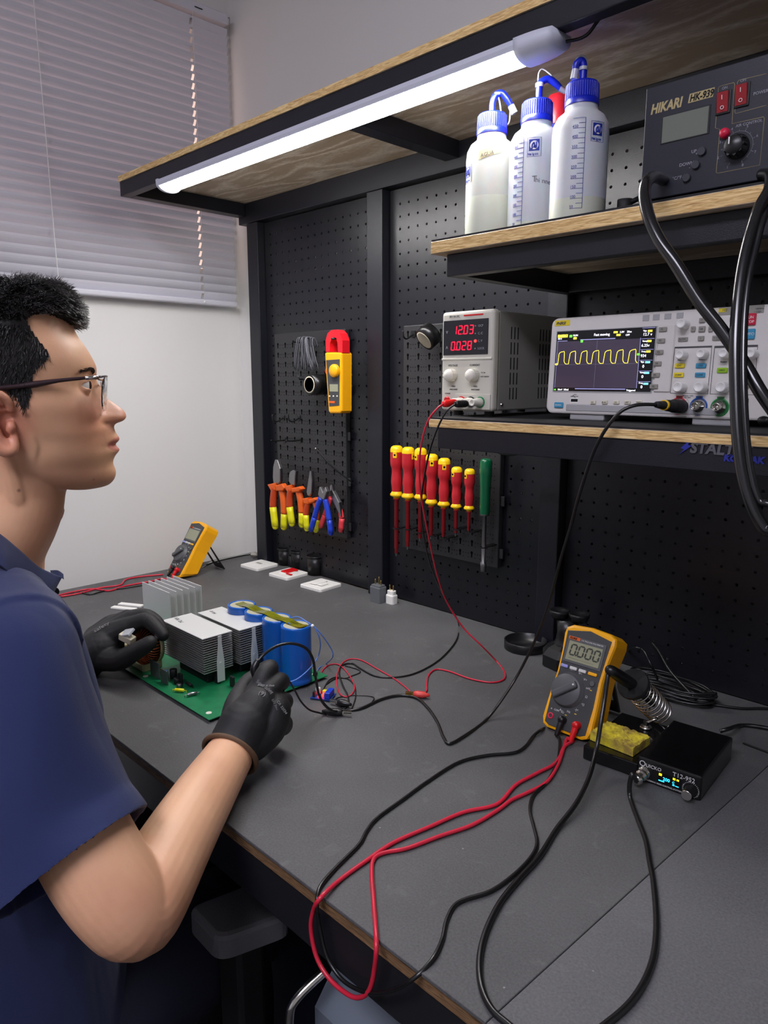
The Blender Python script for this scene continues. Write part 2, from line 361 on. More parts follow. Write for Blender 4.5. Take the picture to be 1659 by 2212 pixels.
# ------------------------------------------------------------ posts, pegboards
POSTS = ((-1.645,-1.600),(-1.196,-1.148),(-.733,-.692),(-.25,-.205),(.22,.27),(.70,.75))
names = ['black steel upright at the left end of the pegboards', 'black steel upright between the pliers board and the screwdrivers', 'black steel upright below the left end of the shelves', 'black steel upright at the right end of the shelves', 'black steel upright right of the shelves, second from the right end', 'black steel upright at the right end of the workbench']
for (a, c), nm in zip(POSTS, names):
    b = MB(); b.box(a, c, 1.142, 1.188, .0005, .895, .002); tag(b.build('steel_upright', 'steel'), nm, 'post')
def pegboard(x0, x1, z0, z1, label, y=1.165, sp=.0252, r=.0027):
    """perforated steel sheet with real holes"""
    nx = int((x1-x0-.02)/sp); nz = int((z1-z0-.02)/sp); ax = (x0+x1)/2-nx*sp/2; az = (z0+z1)/2-nz*sp/2
    b = MB(); hx = sp/2
    for i in range(nx):
        for j in range(nz):
            cx, cz = ax+(i+.5)*sp, az+(j+.5)*sp
            o8 = [(hx,0),(hx,hx),(0,hx),(-hx,hx),(-hx,0),(-hx,-hx),(0,-hx),(hx,-hx)]
            vs = [(cx+p, y, cz+q) for p, q in o8]+[(cx+r*math.cos(k*math.pi/4), y, cz+r*math.sin(k*math.pi/4)) for k in range(8)]+[(cx+r*math.cos(k*math.pi/4), y+.0016, cz+r*math.sin(k*math.pi/4)) for k in range(8)]
            b.add(vs, [(k, (k+1)%8+8 if False else k+8, (k+1)%8+8, (k+1)%8) for k in range(8)]+[(k+8, k+16, (k+1)%8+16, (k+1)%8+8) for k in range(8)])
    X1, Z1 = ax+nx*sp, az+nz*sp
    for a in ((x0,ax,z0,z1),(X1,x1,z0,z1),(ax,X1,z0,az),(ax,X1,Z1,z1)): b.add([(a[0],y,a[2]),(a[1],y,a[2]),(a[1],y,a[3]),(a[0],y,a[3])], [(0,1,2,3)])
    b.add([(x0,y,z0),(x1,y,z0),(x1,y,z1),(x0,y,z1),(x0,y+.01,z0),(x1,y+.01,z0),(x1,y+.01,z1),(x0,y+.01,z1)], [(0,4,5,1),(1,5,6,2),(2,6,7,3),(3,7,4,0)])
    return tag(b.build('pegboard', 'peg'), label, 'pegboard')
pegboard(-1.598, -1.198, .0015, .893, 'black perforated steel panel behind the pliers and clamp meter')
pegboard(-1.146, -.735, .0015, .893, 'black perforated steel panel behind the screwdrivers')
pegboard(-.690, -.252, .0015, .893, 'black perforated steel panel behind the soldering station and below the shelves')
pegboard(-.203, .218, .0015, .893, 'black perforated steel panel right of the shelves')
# ------------------------------------------------------------ overhead canopy
cn = thing('overhead_shelf', 'wide overhead plywood shelf on a black steel frame carrying the lit tube', 'shelf', (-.5, 1.0, .95))
def K_(mb): mb.m = Matrix.Translation((.5, -1.0, -.95)); return mb
CX0, CX1, CY0 = -1.682, .8, .820
b = K_(MB()); b.box(CX0, CX1, CY0, 1.19, .9455, .9575); o = b.build('plywood_board', ['ply', 'plyedge'], cn)
for p in o.data.polygons: p.material_index = 1 if abs(p.normal.z) < .5 else 0
b = K_(MB()); b.box(CX0+.001, CX1, CY0+.002, CY0+.024, .914, .945, .0015); b.build('front_beam', 'steel', cn)
b = K_(MB()); b.box(CX0+.001, CX1, 1.143, 1.187, .896, .945, .0015); b.build('back_beam', 'steel', cn)
b = K_(MB()); b.box(CX0+.001, CX0+.032, CY0+.0245, 1.1425, .914, .945, .001); b.build('side_beam', 'steel', cn)
for x in (-.975, -.27, .4):
    b = K_(MB()); b.box(x, x+.034, CY0+.0245, 1.1425, .914, .945, .001); b.build('cross_beam', 'steel', cn)
# ------------------------------------------------------------ shelves
def shelf(ztop, label, nm):
    x0, x1, y0, y1 = -.712, -.225, .805, 1.141
    t = thing('plywood_shelf', label, 'shelf', (-.45, .95, ztop))
    T = Matrix.Translation((.45, -.95, -ztop))
    b = MB(); b.m = T; tk = .0165 if nm == 'up' else .0118; b.box(x0, x1, y0, y1, ztop-.0025-tk, ztop-.0025, .0008, 1); o = b.build('plywood_board', ['ply', 'plyedge'], t)
    for p in o.data.polygons: p.material_index = 1 if abs(p.normal.z) < .5 else 0
    b = MB(); b.m = T; b.box(x0+.001, x1, y0+.001, y1, ztop-.0025, ztop); b.build('rubber_liner', 'blackm', t)
    zb = ztop-.0027-tk
    b = MB(); b.m = T; yo = .018 if nm == 'up' else .003; b.box(x0+.015, x1-.01, y0+yo, y0+.038, zb-.030, zb, .001); b.build('front_beam', 'steel', t)
    b = MB(); b.m = T; b.box(x0+.015, x0+.035, y0+.0385, y1, zb-.030, zb, .001); b.build('side_beam', 'steel', t)
    b = MB(); b.m = T; b.box(x1-.03, x1-.01, y0+.0385, y1, zb-.030, zb, .001); b.build('side_beam', 'steel', t)
    b = MB(); b.m = T; b.box(x0+.0355, x1-.0305, y1-.025, y1, zb-.030, zb, .001); b.build('back_beam', 'steel', t)
    return t
sh_up = shelf(.693, 'upper plywood shelf with black steel frame under the wash bottles', 'up')
sh_lo = shelf(.445, 'lower plywood shelf with black steel frame under the oscilloscope', 'lo')
# maker's lettering fixed to the front beam of the lower shelf
M['letter'] = mat('dark_letter', (92,92,98), .4); M['letterblue'] = mat('blue_letter', (34,44,150), .5)
SL = Matrix.Translation((.45, -.95, -.445))
# ------------------------------------------------------------ tube light
M['led'] = mat('lit_diffuser', (255,255,255), .5, emit=LED_STRENGTH, ecol=(255,252,250))
M['housing'] = mat('lamp_housing', (205,208,222), .45)
lf = thing('tube_light', 'lit white tube light fixed under the overhead shelf', 'lamp', (-1.03, .834, .9135))
LX0, LX1 = -.455, .470
b = MB(); b.box(LX0, LX1, -.0235, .0235, -.007, 0, .001, 1)
for sg in (-1, 1):
    pr = [(sg*.0255,-.001),(sg*.0258,-.007),(sg*.0240,-.0125),(sg*.0225,-.0125),(sg*.0238,-.007),(sg*.0238,-.001)]
    n5 = len(pr); b.add([(LX0,y,z) for y,z in pr]+[(LX1,y,z) for y,z in pr], [list(range(n5)), [i+n5 for i in range(n5)][::-1]]+[(i,i+n5,(i+1)%n5+n5,(i+1)%n5) for i in range(n5)])
b.build('housing', 'housing', lf)
arc = [(.0222*math.cos(a), -.0078-.0135*math.sin(a)) for a in [math.pi*i/16 for i in range(17)]]
b = MB(); b.loft([[(x, y, z) for y, z in arc] for x in (LX0+.002, LX1-.002)], True, True); b.build('diffuser', 'led', lf)
for x0, x1 in ((LX0+.008, LX0-.010), (LX1-.022, LX1+.030)):
    rings = []
    for i in range(7):
        f = i/6; x = x0+(x1-x0)*f; s_ = 1.04-.22*(f**3)
        rings.append([(x, y, z) for y, z in [(-.0265*s_,0)]+[(-yy*1.17*s_,zz*1.08*s_) for yy,zz in arc]+[(.0265*s_,0)]])
    b = MB(); b.loft(rings); b.build('end_cap', 'housing', lf)
b = MB(); b.tube([(LX1+.028,.010,-.008),(LX1+.05,.022,-.004),(LX1+.075,.020,.012),(LX1+.12,.0165,.020),(LX1+.3,.0165,.022)], .0021, 8, sub=6); b.build('power_cable', 'rubberb', lf)
# room light on the ceiling behind the photographer
M['panel'] = mat('ceiling_panel', (255,255,255), .5, emit=ROOM_STRENGTH, ecol=(238,235,252))
cl = thing('ceiling_light', 'flat white ceiling light panel in the middle of the room', 'lamp', (-.1, -.9, ZC))
b = MB(); b.box(-.6, .6, -.3, .3, -.02, -.001); b.build('frame', 'white', cl)
b = MB(); b.box(-.58, .58, -.28, .28, -.024, -.0205); b.build('diffuser', 'panel', cl)
# ------------------------------------------------------------ local plane lookup used to lay out front panels
def LP(u, v, mtx, ax, val):
    inv = mtx.inverted(); d = FW + RT*((u-829.5)/FPX) - UPV*((v-1106)/FPX)
    o = inv @ CAM; dd = inv.to_3x3() @ d
    return o + dd*((val-o[ax])/dd[ax])
def TR(loc, rot=(0,0,0)):
    from mathutils import Euler
    return Matrix.Translation(loc) @ Euler(rot).to_matrix().to_4x4()
RX = (math.pi/2, 0, 0)
M['case'] = mat('beige_case', (205,203,190), .45, bump=.1, bscale=600)
M['caseg'] = mat('grey_case_cover', (150,149,142), .5, bump=.2, bscale=500)
M['panelglass'] = mat('dark_display_window', (16,17,26), .12, spec=.6)
M['segred'] = mat('red_led_digit', (255,20,40), .5, emit=1.9, ecol=(255,10,40))
M['ledred'] = mat('red_led', (255,60,60), .3, emit=1.6, ecol=(255,40,40))
M['print'] = mat('dark_print', (70,70,72), .6); M['printw'] = mat('pale_print', (150,150,158), .6)
M['knobw'] = mat('ivory_knob', (228,226,212), .38)
M['redp'] = mat('red_plastic', (214,22,28), .35); M['green'] = mat('green_plastic', (34,140,80), .4)
M['slot'] = mat('dark_slot', (14,14,15), .9)
# ---------------- bench power supply
ps = thing('power_supply', 'beige bench power supply with red digits reading 12.03 and 0.028', 'power supply', (-.694, .868, .445))
PM = TR((-.694, .868, .445)); q = lambda u, v, y=0: LP(u, v, PM, 1, y)
w2 = .049; zb, zt = .008, .155; dp = .225
b = MB(); b.box(-w2, w2, 0, .016, zb, zt, .005, 3); b.build('front_bezel', 'case', ps)
b = MB(); b.box(-w2+.0015, w2-.0015, .0162, dp, zb+.001, zt-.002, .002); o = b.build('cover', 'caseg', ps)
for (y0, n, ) in ((.045, 3), (.122, 5)):
    b = MB()
    for r in range(5):
        for k in range(n):
            y = y0+k*.0085; z = .025+r*.0222; b.box(w2-.0018, w2-.0012, y, y+.0022, z, z+.0175)
    b.build('vent_slots', 'slot', ps)
for x in (-.03, .03):
    for y in (.02, .19):
        b = MB(); b.cyl((x, y, 0), (x, y, zb+.0008), .0075, n=16); b.build('foot', 'blackm', ps)
b = MB(); b.box(-.0445, .040, -.0012, -.0002, .091, .142, .0004, 1); b.build('display_window', 'panelglass', ps)
b = MB(); seven(b, '12.03', -.0255, .1215, .0118, -.0018, slant=.10, t=.10); o = b.build('voltage_digits', 'segred', ps)
b = MB(); seven(b, '0.028', -.0285, .0985, .0118, -.0018, slant=.10, t=.10); o = b.build('current_digits', 'segred', ps)
text('lettering', 'V', .006, 'printw', ps, (-.039, -.0014, .123)); text('lettering', 'A', .006, 'printw', ps, (-.039, -.0014, .1005))
for i, s in enumerate(('OCP', 'C. C', 'C. V', 'LOCK')):
    text('lettering', s, .0045, 'printw', ps, (.022, -.0014, .1305-i*.0108))
    b = MB(); b.cyl((.0175, -.0012, .132-i*.0108), (.0175, -.0022, .132-i*.0108), .0022 if i == 2 else .0009, n=12); b.build('indicator', 'ledred' if i == 2 else 'printw', ps)
text('lettering', '30V 5A DC', .0042, 'print', ps, (-.034, -.0004, .1465)); 
b = MB(); b.box(-.006, .030, -.0007, -.0003, .1470, .1490); b.build('red_stripe', 'redp', ps)
b = MB(); b.box(-.0475, .0475, -.0015, 0, .0835, .0865, .001); b.build('ridge', 'case', ps)
for x, s in ((-.0255, 'VOLTAGE'), (.0165, 'CURRENT')):
    text('lettering', s, .0042, 'print', ps, (x, -.0004, .0742), align='CENTER')
    text('lettering', 'PUSH', .003, 'print', ps, (x+.002, -.0004, .0435), align='CENTER'); text('lettering', 'FINE/COARSE', .0026, 'print', ps, (x+.002, -.0004, .0390), align='CENTER')
    b = MB(); b.m = Matrix.Translation((x, 0, .061)) @ Matrix.Rotation(math.pi/2, 4, 'X')
    b.lathe([(.0092,0),(.0092,.006),(.0086,.012),(.0070,.0148),(.0001,.0152)], 32)
    for k in range(24):
        a = k*math.tau/24; b.box(-.0006, .0006, 0, 0, 0, 0) if False else b.cyl((.0092*math.cos(a), .0092*math.sin(a), .0004), (.0089*math.cos(a), .0089*math.sin(a), .010), .0006, n=6)
    b.build('knob', 'knobw', ps)
text('lettering', 'FINE', .0026, 'print', ps, (-.0465, -.0004, .0625)); text('lettering', 'COARSE', .0026, 'print', ps, (-.0475, -.0004, .0575))
text('lettering', 'CC Set', .0026, 'print', ps, (.0285, -.0004, .0640)); text('lettering', 'OCP ON/OFF', .0026, 'print', ps, (.0275, -.0004, .0580))
text('lettering', 'POWER', .003, 'print', ps, (-.0400, -.0004, .0325))
b = MB(); b.box(-.020, .0465, -.0012, .0003, .0105, .0335, .001); b.build('terminal_plate', 'case', ps)
b = MB(); b.cyl((-.035, 0, .0235), (-.035, -.0035, .0235), .0055, n=20, bev=.001); b.build('power_button', 'redp', ps)
for x, c in ((-.0085, 'redp'), (.0095, 'black'), (.0270, 'green')):
    b = MB(); b.cyl((x+.002, -.0012, .0215), (x+.002, -.0026, .0215), .0082, n=24); b.build('terminal_ring', c, ps)
    b = MB(); b.m = TR((x+.002, -.002, .0215), RX); b.lathe([(.0066,0),(.0066,.006),(.0054,.008),(.0054,.019),(.0052,.020),(.0028,.020),(.0026,.012),(0.0001,.012)], 24); b.build('binding_post', 'knobw', ps)
for y in (.026, .205):
    b = MB(); b.cyl((w2-.0016, y, .018), (w2+.0004, y, .018), .0028, .0018, n=12); b.build('screw', 'chrome', ps)
# banana plugs and leads of the supply are things of their own (see cables)
# ---------------- oscilloscope
SM = TR((-.425, .898, .445), (math.radians(-3.0), 0, 0))
sc = thing('oscilloscope', 'light grey oscilloscope showing a yellow square wave', 'oscilloscope', mtx=SM)
q = lambda u, v, y=0: LP(u, v, SM, 1, y)
M['scope'] = mat('scope_case', (220,217,213), .42, bump=.06, bscale=500); M['scoped'] = mat('scope_case_darker', (168,168,170), .45)
M['screen'] = mat('scope_screen', (38,34,44), .15, emit=.16, ecol=(90,78,104)); M['yel'] = mat('yellow_trace', (250,225,60), .5, emit=1.0)
M['scw'] = mat('screen_white', (240,240,250), .5, emit=.9); M['scg'] = mat('screen_green', (90,230,60), .5, emit=.9); M['scv'] = mat('screen_violet', (140,140,190), .5, emit=.35); M['scc'] = mat('screen_cyan', (110,225,240), .5, emit=.8); M['scb'] = mat('screen_dark', (8,8,14), .2)
M['scgrid'] = mat('screen_grid', (100,100,112), .5, emit=.25)
M['blueb'] = mat('blue_button', (62,150,190), .35); M['yelb'] = mat('yellow_button', (236,214,40), .35); M['grnb'] = mat('green_button', (150,200,30), .35); M['redb'] = mat('red_button', (206,30,66), .35); M['btn'] = mat('grey_button', (150,148,140), .45); M['btnc'] = mat('cream_button', (224,220,200), .45)
M['knobp'] = mat('white_knob', (240,239,236), .35); M['ringr'] = mat('red_ring', (196,50,62), .4); M['ringb'] = mat('blue_ring', (34,84,170), .4); M['ringg'] = mat('green_ring', (40,140,70), .4)
c = [q(1178,893), q(1204,692), q(1662,659), q(1655,914)]
X0, X1 = c[0].x, .150
ZT, ZB = .139, .008
b = MB(); b.m = Matrix.Rotation(math.pi/2, 4, 'X'); b.prism(rrect(X1-X0, ZT-ZB, .010, 5, (X0+X1)/2, (ZT+ZB)/2), -.030, 0, .003); b.build('front_shell', 'scope', sc)
b = MB(); b.box(X0+.010, X1-.012, .0302, .080, ZB+.004, ZT-.006, .005); b.build('rear_shell', 'scoped', sc)
for x in (-.085, .085):
    b = MB(); b.box(x-.026, x+.026, .004, .05, 0.0, ZB+.003, .002); b.build('foot', 'scoped', sc)
b = MB(); b.box(q(1222,890).x, .09, -.0010, .001, ZB+.004, ZB+.013, .001); b.build('lower_lip', 'scoped', sc)
def qbox(name, mt, u0, v0, u1, v1, y0=-.001, y1=0, bev=.0004, parent=sc, P=q):
    """raised plate on the front between two photo corners (top left, bottom right)"""
    a, d = P(u0, v0), P(u1, v1); b = MB(); b.box(min(a.x,d.x), max(a.x,d.x), y0, y1, min(a.z,d.z), max(a.z,d.z), bev, 1); return b.build(name, mt, parent)
sa, sd = q(1205,716), q(1401,842)                     # screen
SX0, SX1, SZ1, SZ0 = sa.x, q(1406,842).x, q(1205,717).z, q(1198,844).z
b = MB(); b.box(SX0-.0015, SX1+.0015, -.0006, 0, SZ0-.0018, SZ1+.0010); b.build('screen_frame', 'scoped', sc)
b = MB(); b.box(SX0, SX1, -.0012, -.0002, SZ0, SZ1); scr = b.build('screen', 'scb', sc)
W, H = SX1-SX0, SZ1-SZ0; P2 = lambda s, t: (SX0+W*s, SZ0+H*t)
def scb(s0, s1, t0, t1, y=-.0014): a, d = P2(s0,t0), P2(s1,t1); B.box(a[0], d[0], y, y+.0001, a[1], d[1])
B = MB(); scb(.015, .865, .055, .83, -.00135); B.build('plot_area', 'screen', scr)
B = MB(); scb(.438, .441, .055, .83); scb(.015, .865, .44, .444)
B.build('grid_lines', 'scgrid', scr)
B = MB(); scb(.012,.016,.055,.84); scb(.864,.869,.055,.84); scb(.012,.12,.835,.845); scb(.26,.62,.84,.855); scb(.24,.76,.03,.045)
for k in range(6): scb(.875, .995, .985-k*.166, .992-k*.166)
B.build('screen_frames', 'scv', scr)
pts = []
x0 = .02; per = .1225; lo, hi = .452, .665
pts += [(0.0, lo), (x0+.012, lo)]
for k in range(7):
    a = x0+.012+k*per
    for s, t in ((.006,.78),(.012,.88),(.028,.955),(.062,1.0),(.066,.9),(.068,.22),(.078,.06),(.09,0),(.118,0)):
        if a+s < .865: pts.append((a+s, lo+(hi-lo)*t))
B = MB(); B.tube([(*P2(s,t)[:1], -.0016, P2(s,t)[1]) for s, t in pts], .00036, 5); B.build('waveform', 'yel', scr)
B = MB(); scb(0.005,.03,.435,.465,-.0016); scb(.012,.10,.90,.945,-.0016)
for s,t in ((.60,.93),(.63,.885),(.93,.925),(.93,.77),(.93,.61)): scb(s,s+.04,t,t+.03,-.0016)
scb(.185,.22,.86,.895,-.0016); B.build('yellow_marks', 'yel', scr)
B = MB(); scb(.265,.29,.805,.845,-.0016); scb(.845,.872,.57,.60,-.0016); scb(.14,.17,.895,.935,-.0016); scb(.01,.03,.01,.03,-.0016); B.build('green_marks', 'scg', scr)
B = MB()
for s,t in ((.93,.445),(.93,.28),(.93,.11)): scb(s,s+.045,t,t+.03,-.0016)
B.build('cyan_marks', 'scc', scr)
qd = SX1-SX0
for s, x, z, h in (('Fast moving', .40, .90, .0048), ('12.7 v', .885, .87, .0050), ('6.25v', .88, .70, .0050), ('934', .88, .54, .0050), ('0', .905, .375, .0052), ('0', .905, .215, .0052), ('0', .905, .055, .0052), ('Vpp', .885, .935, .003), ('Vamp', .885, .775, .003), ('Freq', .885, .615, .003), ('Vpp', .885, .455, .003), ('Vamp', .885, .29, .003), ('Freq', .885, .125, .003), ('Triggered', .77, .008, .0032), ('50mV  500uS', .05, .008, .0032), ('1014', .012, .865, .0032), ('RUN', .18, .91, .0035), ('20us', .73, .93, .0035), ('OFF', .72, .88, .0032), ('5.0V', .66, .93, .0035)):
    p = P2(x, z); text('screen_text', s, h, 'scw', scr, (p[0], -.0015, p[1]), ext=.0001)
p = P2(.012, .90); text('screen_text', 'FNIRSI', .0056, 'yel', scr, (p[0], -.0017, p[1]), ext=.0001, bold=.0001)
qbox('badge', 'yelb', 1199, 693, 1231, 703, -.0006, .001); p = q(1202, 702); text('lettering', 'FNIRSI', .0052, 'print', sc, (p.x, -.0007, p.z), shear=.3, bold=.0002)
for u, v in ((1388,678),(1410,676),(1435,674),(1461,672)):
    a = q(u, v+16); b = MB(); b.box(a.x, a.x+.0085, -.0006, .001, a.z, min(a.z+.0095, ZT-.0035), .0003); b.build('vent_recess', 'scoped', sc)
for k in range(6):
    b = MB(); b.box(X0-.0008, X0+.003, .004, .012, .03+k*.0145, .036+k*.0145, .0005); b.build('side_rib', 'scope', sc)
qbox('softkey_strip', 'scope', 1424, 702, 1448, 848, -.0020, .001, .0018)
for i, s in enumerate(('F1','F2','F3','F4','F5','F6')):
    u = 1425+ (5-i)*3.9*.9; u = 1434-i*3.9; v = 712+i*24.6
    a = q(u, v); b = MB(); b.box(a.x-.0052, a.x+.0052, -.0042, -.0021, a.z-.0028, a.z+.0028, .0008); o = b.build('softkey', 'btn', sc); text('lettering', s, .0034, 'print', sc, (a.x-.002, -.0044, a.z-.0011))
def knob(u, v, r, name='knob'):
    a = q(u+4, v+1); b = MB(); b.m = TR((a.x, 0, a.z), RX)
    b.lathe([(r*1.04,0),(r*1.02,.005),(r*.92,.0125),(r*.80,.0140),(r*.70,.0140),(r*.55,.0128),(.0001,.0126)], 28); b.build(name, 'knobp', sc)
for u, v, r in ((1470,702,.0062),(1467,769,.0056),(1512,767,.0056),(1560,766,.0056),(1619,766,.0056),(1463,838,.0068),(1508,838,.0068),(1555,838,.0068)): knob(u+6, v-2, r)
def sbtn(u, v, w, h, mt, s=None, ts=.003, tm='print', r=.0008):
    a = q(u, v); b = MB(); b.box(a.x-w/2, a.x+w/2, -.0024, 0, a.z-h/2, a.z+h/2, r); b.build('button', mt, sc)
    if s: text('lettering', s, ts, tm, sc, (a.x, -.0026, a.z-ts*.35), align='CENTER')
for a in ((1518,692,.0075,.0055,'btn','^'),(1498,711,.0055,.0065,'btn','<'),(1517,711,.0078,.0068,'btn','OK'),(1536,711,.0055,.0065,'btn','>'),(1515,731,.0075,.0055,'btn','v'),(1476,733,.0120,.0048,'btn','SLOW'),(1551,730,.0125,.0055,'btn','V CUR'),(1583,690,.0060,.0055,'btn','M'),(1610,813,.0100,.0052,'btn','EDGE'),(1609,835,.0100,.0052,'btn','50%'),(1609,866,.0090,.0060,'btn',None)): sbtn(*a)
sbtn(1469,790,.0125,.0058,'yelb','CH1',r=.0028); sbtn(1467,810,.0125,.0058,'yelb','CONF',r=.0028); sbtn(1515,790,.0125,.0058,'blueb','CH2',r=.0028); sbtn(1513,810,.0125,.0058,'blueb','CONF',r=.0028); sbtn(1561,800,.0125,.0062,'grnb','ORIG',r=.0028)
sbtn(1621,690,.0130,.0135,'redb',None,r=.003); a = q(1621,690); text('lettering', 'RUN', .0042, 'white', sc, (a.x, -.0026, a.z+.0008), align='CENTER'); text('lettering', 'STOP', .0042, 'white', sc, (a.x, -.0026, a.z-.0042), align='CENTER')
sbtn(1619,722,.0130,.0120,'blueb','AUTO',.0044,'white',.003)
sbtn(1208,875,.0140,.0078,'blueb','POWER',.0028,'white',.001)
for u, s in ((1282,'DC'),(1307,'IR AC'),(1332,'DC'),(1356,'LAST'),(1381,'NEXT')): sbtn(u, 869, .0082, .0046, 'btnc', s, .0026)
a = q(1241, 866); b = MB(); b.box(a.x-.0062, a.x+.0062, -.0006, .0004, a.z-.0036, a.z+.0036); b.build('usb_socket', 'white', sc)
b = MB(); b.box(a.x-.0052, a.x+.0052, -.0008, .0004, a.z-.0012, a.z+.0026); b.build('usb_slot', 'slot', sc)
a = q(1241, 856); b = MB(); b.tube([(a.x-.006,-.0004,a.z),(a.x+.006,-.0004,a.z)], .0003, 5); b.tube([(a.x-.003,-.0004,a.z),(a.x,-.0004,a.z+.0025),(a.x+.003,-.0004,a.z+.0025)], .0003, 5); b.tube([(a.x-.001,-.0004,a.z),(a.x+.002,-.0004,a.z-.0022)], .0003, 5); b.build('usb_mark', 'print', sc)
def outline(pts):
    b = MB(); b.tube([(*[q(u, v).x], -.0003, q(u, v).z) for u, v in pts+[pts[0]]], .00035, 4); b.build('panel_outline', 'print', sc)
outline([(1458,751),(1538,747),(1529,851),(1448,849)]); outline([(1544,748),(1637,745),(1629,853),(1534,851)])
b = MB(); a, d = q(1458,750), q(1537,752); b.box(a.x, d.x, -.0006, 0, a.z-.0015, a.z+.0004); a, d = q(1545,749), q(1636,751); b.box(a.x, d.x, -.0006, 0, a.z-.0015, a.z+.0004); b.build('panel_header', 'print', sc)
for i, (u, v, mt) in enumerate(((1465,877,'ringr'),(1508,878,'ringb'),(1554,880,'ringg'))):
    a = q(u+1, v); b = MB(); b.m = TR((a.x, 0, a.z), RX); b.lathe([(.0108,0),(.0108,.0008),(.0093,.0008),(.0093,0)], 40)
    b.box(-.004, .004, .0100, .0125, 0, .0008); b.build('socket_ring', mt, sc)
    b = MB(); b.m = TR((a.x, 0, a.z), RX); b.lathe([(.0070,0),(.0070,.002),(.0050,.002),(.0050,.0125),(.0047,.013),(.0040,.013),(.0040,.002),(.0015,.002),(.0015,.010),(.0006,.010)], 28); b.cyl((.0045,0,.009),(.0062,0,.009),.0010,n=8); b.cyl((-.0045,0,.009),(-.0062,0,.009),.0010,n=8); b.build('bnc_socket', 'chrome', sc)
    text('lettering', ('CH1','CH2','GEN')[i], .003, 'print', sc, (a.x, -.0010, a.z+.0101), align='CENTER')
a = q(1450,853); text('lettering', 'All inputs <1MΩ', .0020, 'print', sc, (q(1474,856).x, -.0003, q(1474,856).z)); text('lettering', 'Max 400V', .0020, 'print', sc, (q(1478,860).x, -.0003, q(1478,860).z))
a = q(1484,871); b = MB(); b.tube([(a.x-.003,-.0003,a.z),(a.x+.003,-.0003,a.z),(a.x,-.0003,a.z+.0052)], .00022, 4, closed=True); b.build('warning_mark', 'print', sc)
for u, v, s in ((1470,779,'Position'),(1516,778,'Position'),(1563,783,'Position')): a = q(u, v); text('lettering', s, .0022, 'print', sc, (a.x, -.0003, a.z), align='CENTER')
qbox('corner_label', 'btn', 1553, 665, 1650, 676, -.0004, .0005); qbox('yellow_label', 'yelb', 1553, 667, 1569, 674, -.0008, .0005); a = q(1632, 669); text('lettering', '100MHz', .0026, 'print', sc, (a.x, -.0005, a.z)); text('lettering', '1 GSa/s', .0026, 'print', sc, (a.x-.0012, -.0005, a.z-.0032)); a = q(1555,673); text('lettering', 'HD', .0035, 'print', sc, (a.x+.003, -.0009, a.z), shear=.2)
# ---------------- hot air station
HM = TR((-.341, .812, .693)); q = lambda u, v, y=0: LP(u, v, HM, 1, y)
hk = thing('hot_air_station', 'black hot air rework station with two red rocker switches', 'rework station', (-.341, .812, .693))
M['navy'] = mat('dark_panel', (30,32,44), .40, bump=.12, bscale=500); M['gold'] = mat('gold_print', (176,160,112), .5); M['lcd'] = mat('grey_lcd', (112,118,108), .25)
M['redsw'] = mat('red_rocker', (150,30,38), .3); M['dbtn'] = mat('dark_button', (52,54,62), .45)
HX0, HX1, HZ0, HZ1 = q(1383,447).x, q(1657,397).x, .003, q(1395,193).z
b = MB(); b.box(HX0, HX1, .002, .235, HZ0, HZ1-.002, .002); b.build('case', 'steel', hk)
b = MB(); b.box(HX0-.0005, HX1+.0005, -.001, .0015, HZ0, HZ1, .001); b.build('front_panel', 'navy', hk)
for x in (HX0+.015, HX1-.015):
    for y in (.02, .21):
        b = MB(); b.cyl((x,y,0),(x,y,.0028),.007,n=12); b.build('foot', 'blackm', hk)
a, d = q(1434,222,-.001), q(1532,290,-.001); z1, z0 = q(1533,229).z, q(1431,311).z
b = MB(); b.box(q(1429,300).x-.001, q(1533,260).x+.001, -.0016, -.0008, z0-.0010, z1+.0010, .0006, 1); b.build('display_frame', 'blackm', hk)
b = MB(); b.box(q(1431,300).x, q(1531,260).x, -.0020, -.0012, z0, z1, .0003, 1); b.build('display', 'lcd', hk)
a, e = q(1405,248,-.0012), q(1468,218,-.0012)
text('lettering', 'HIKARI', .0135, 'gold', hk, (a.x, -.0011, a.z+.0003), shear=.2, bold=.0005, sx=.80)
a = q(1487,224); b = MB(); wv = q(1541,205).x-a.x; b.add([(a.x,-.0013,a.z),(a.x+wv,-.0013,a.z),(a.x+wv+.0014,-.0013,a.z+.0088),(a.x+.0014,-.0013,a.z+.0088),(a.x,-.0009,a.z),(a.x+wv,-.0009,a.z),(a.x+wv+.0014,-.0009,a.z+.0088),(a.x+.0014,-.0009,a.z+.0088)], [(0,1,2,3),(4,7,6,5),(0,4,5,1),(1,5,6,2),(2,6,7,3),(3,7,4,0)]); b.build('badge', 'gold', hk)
text('lettering', 'HK-939', .0093, 'slot', hk, (a.x+.0016, -.0015, a.z+.0011), shear=.2, bold=.0002, sx=.82)
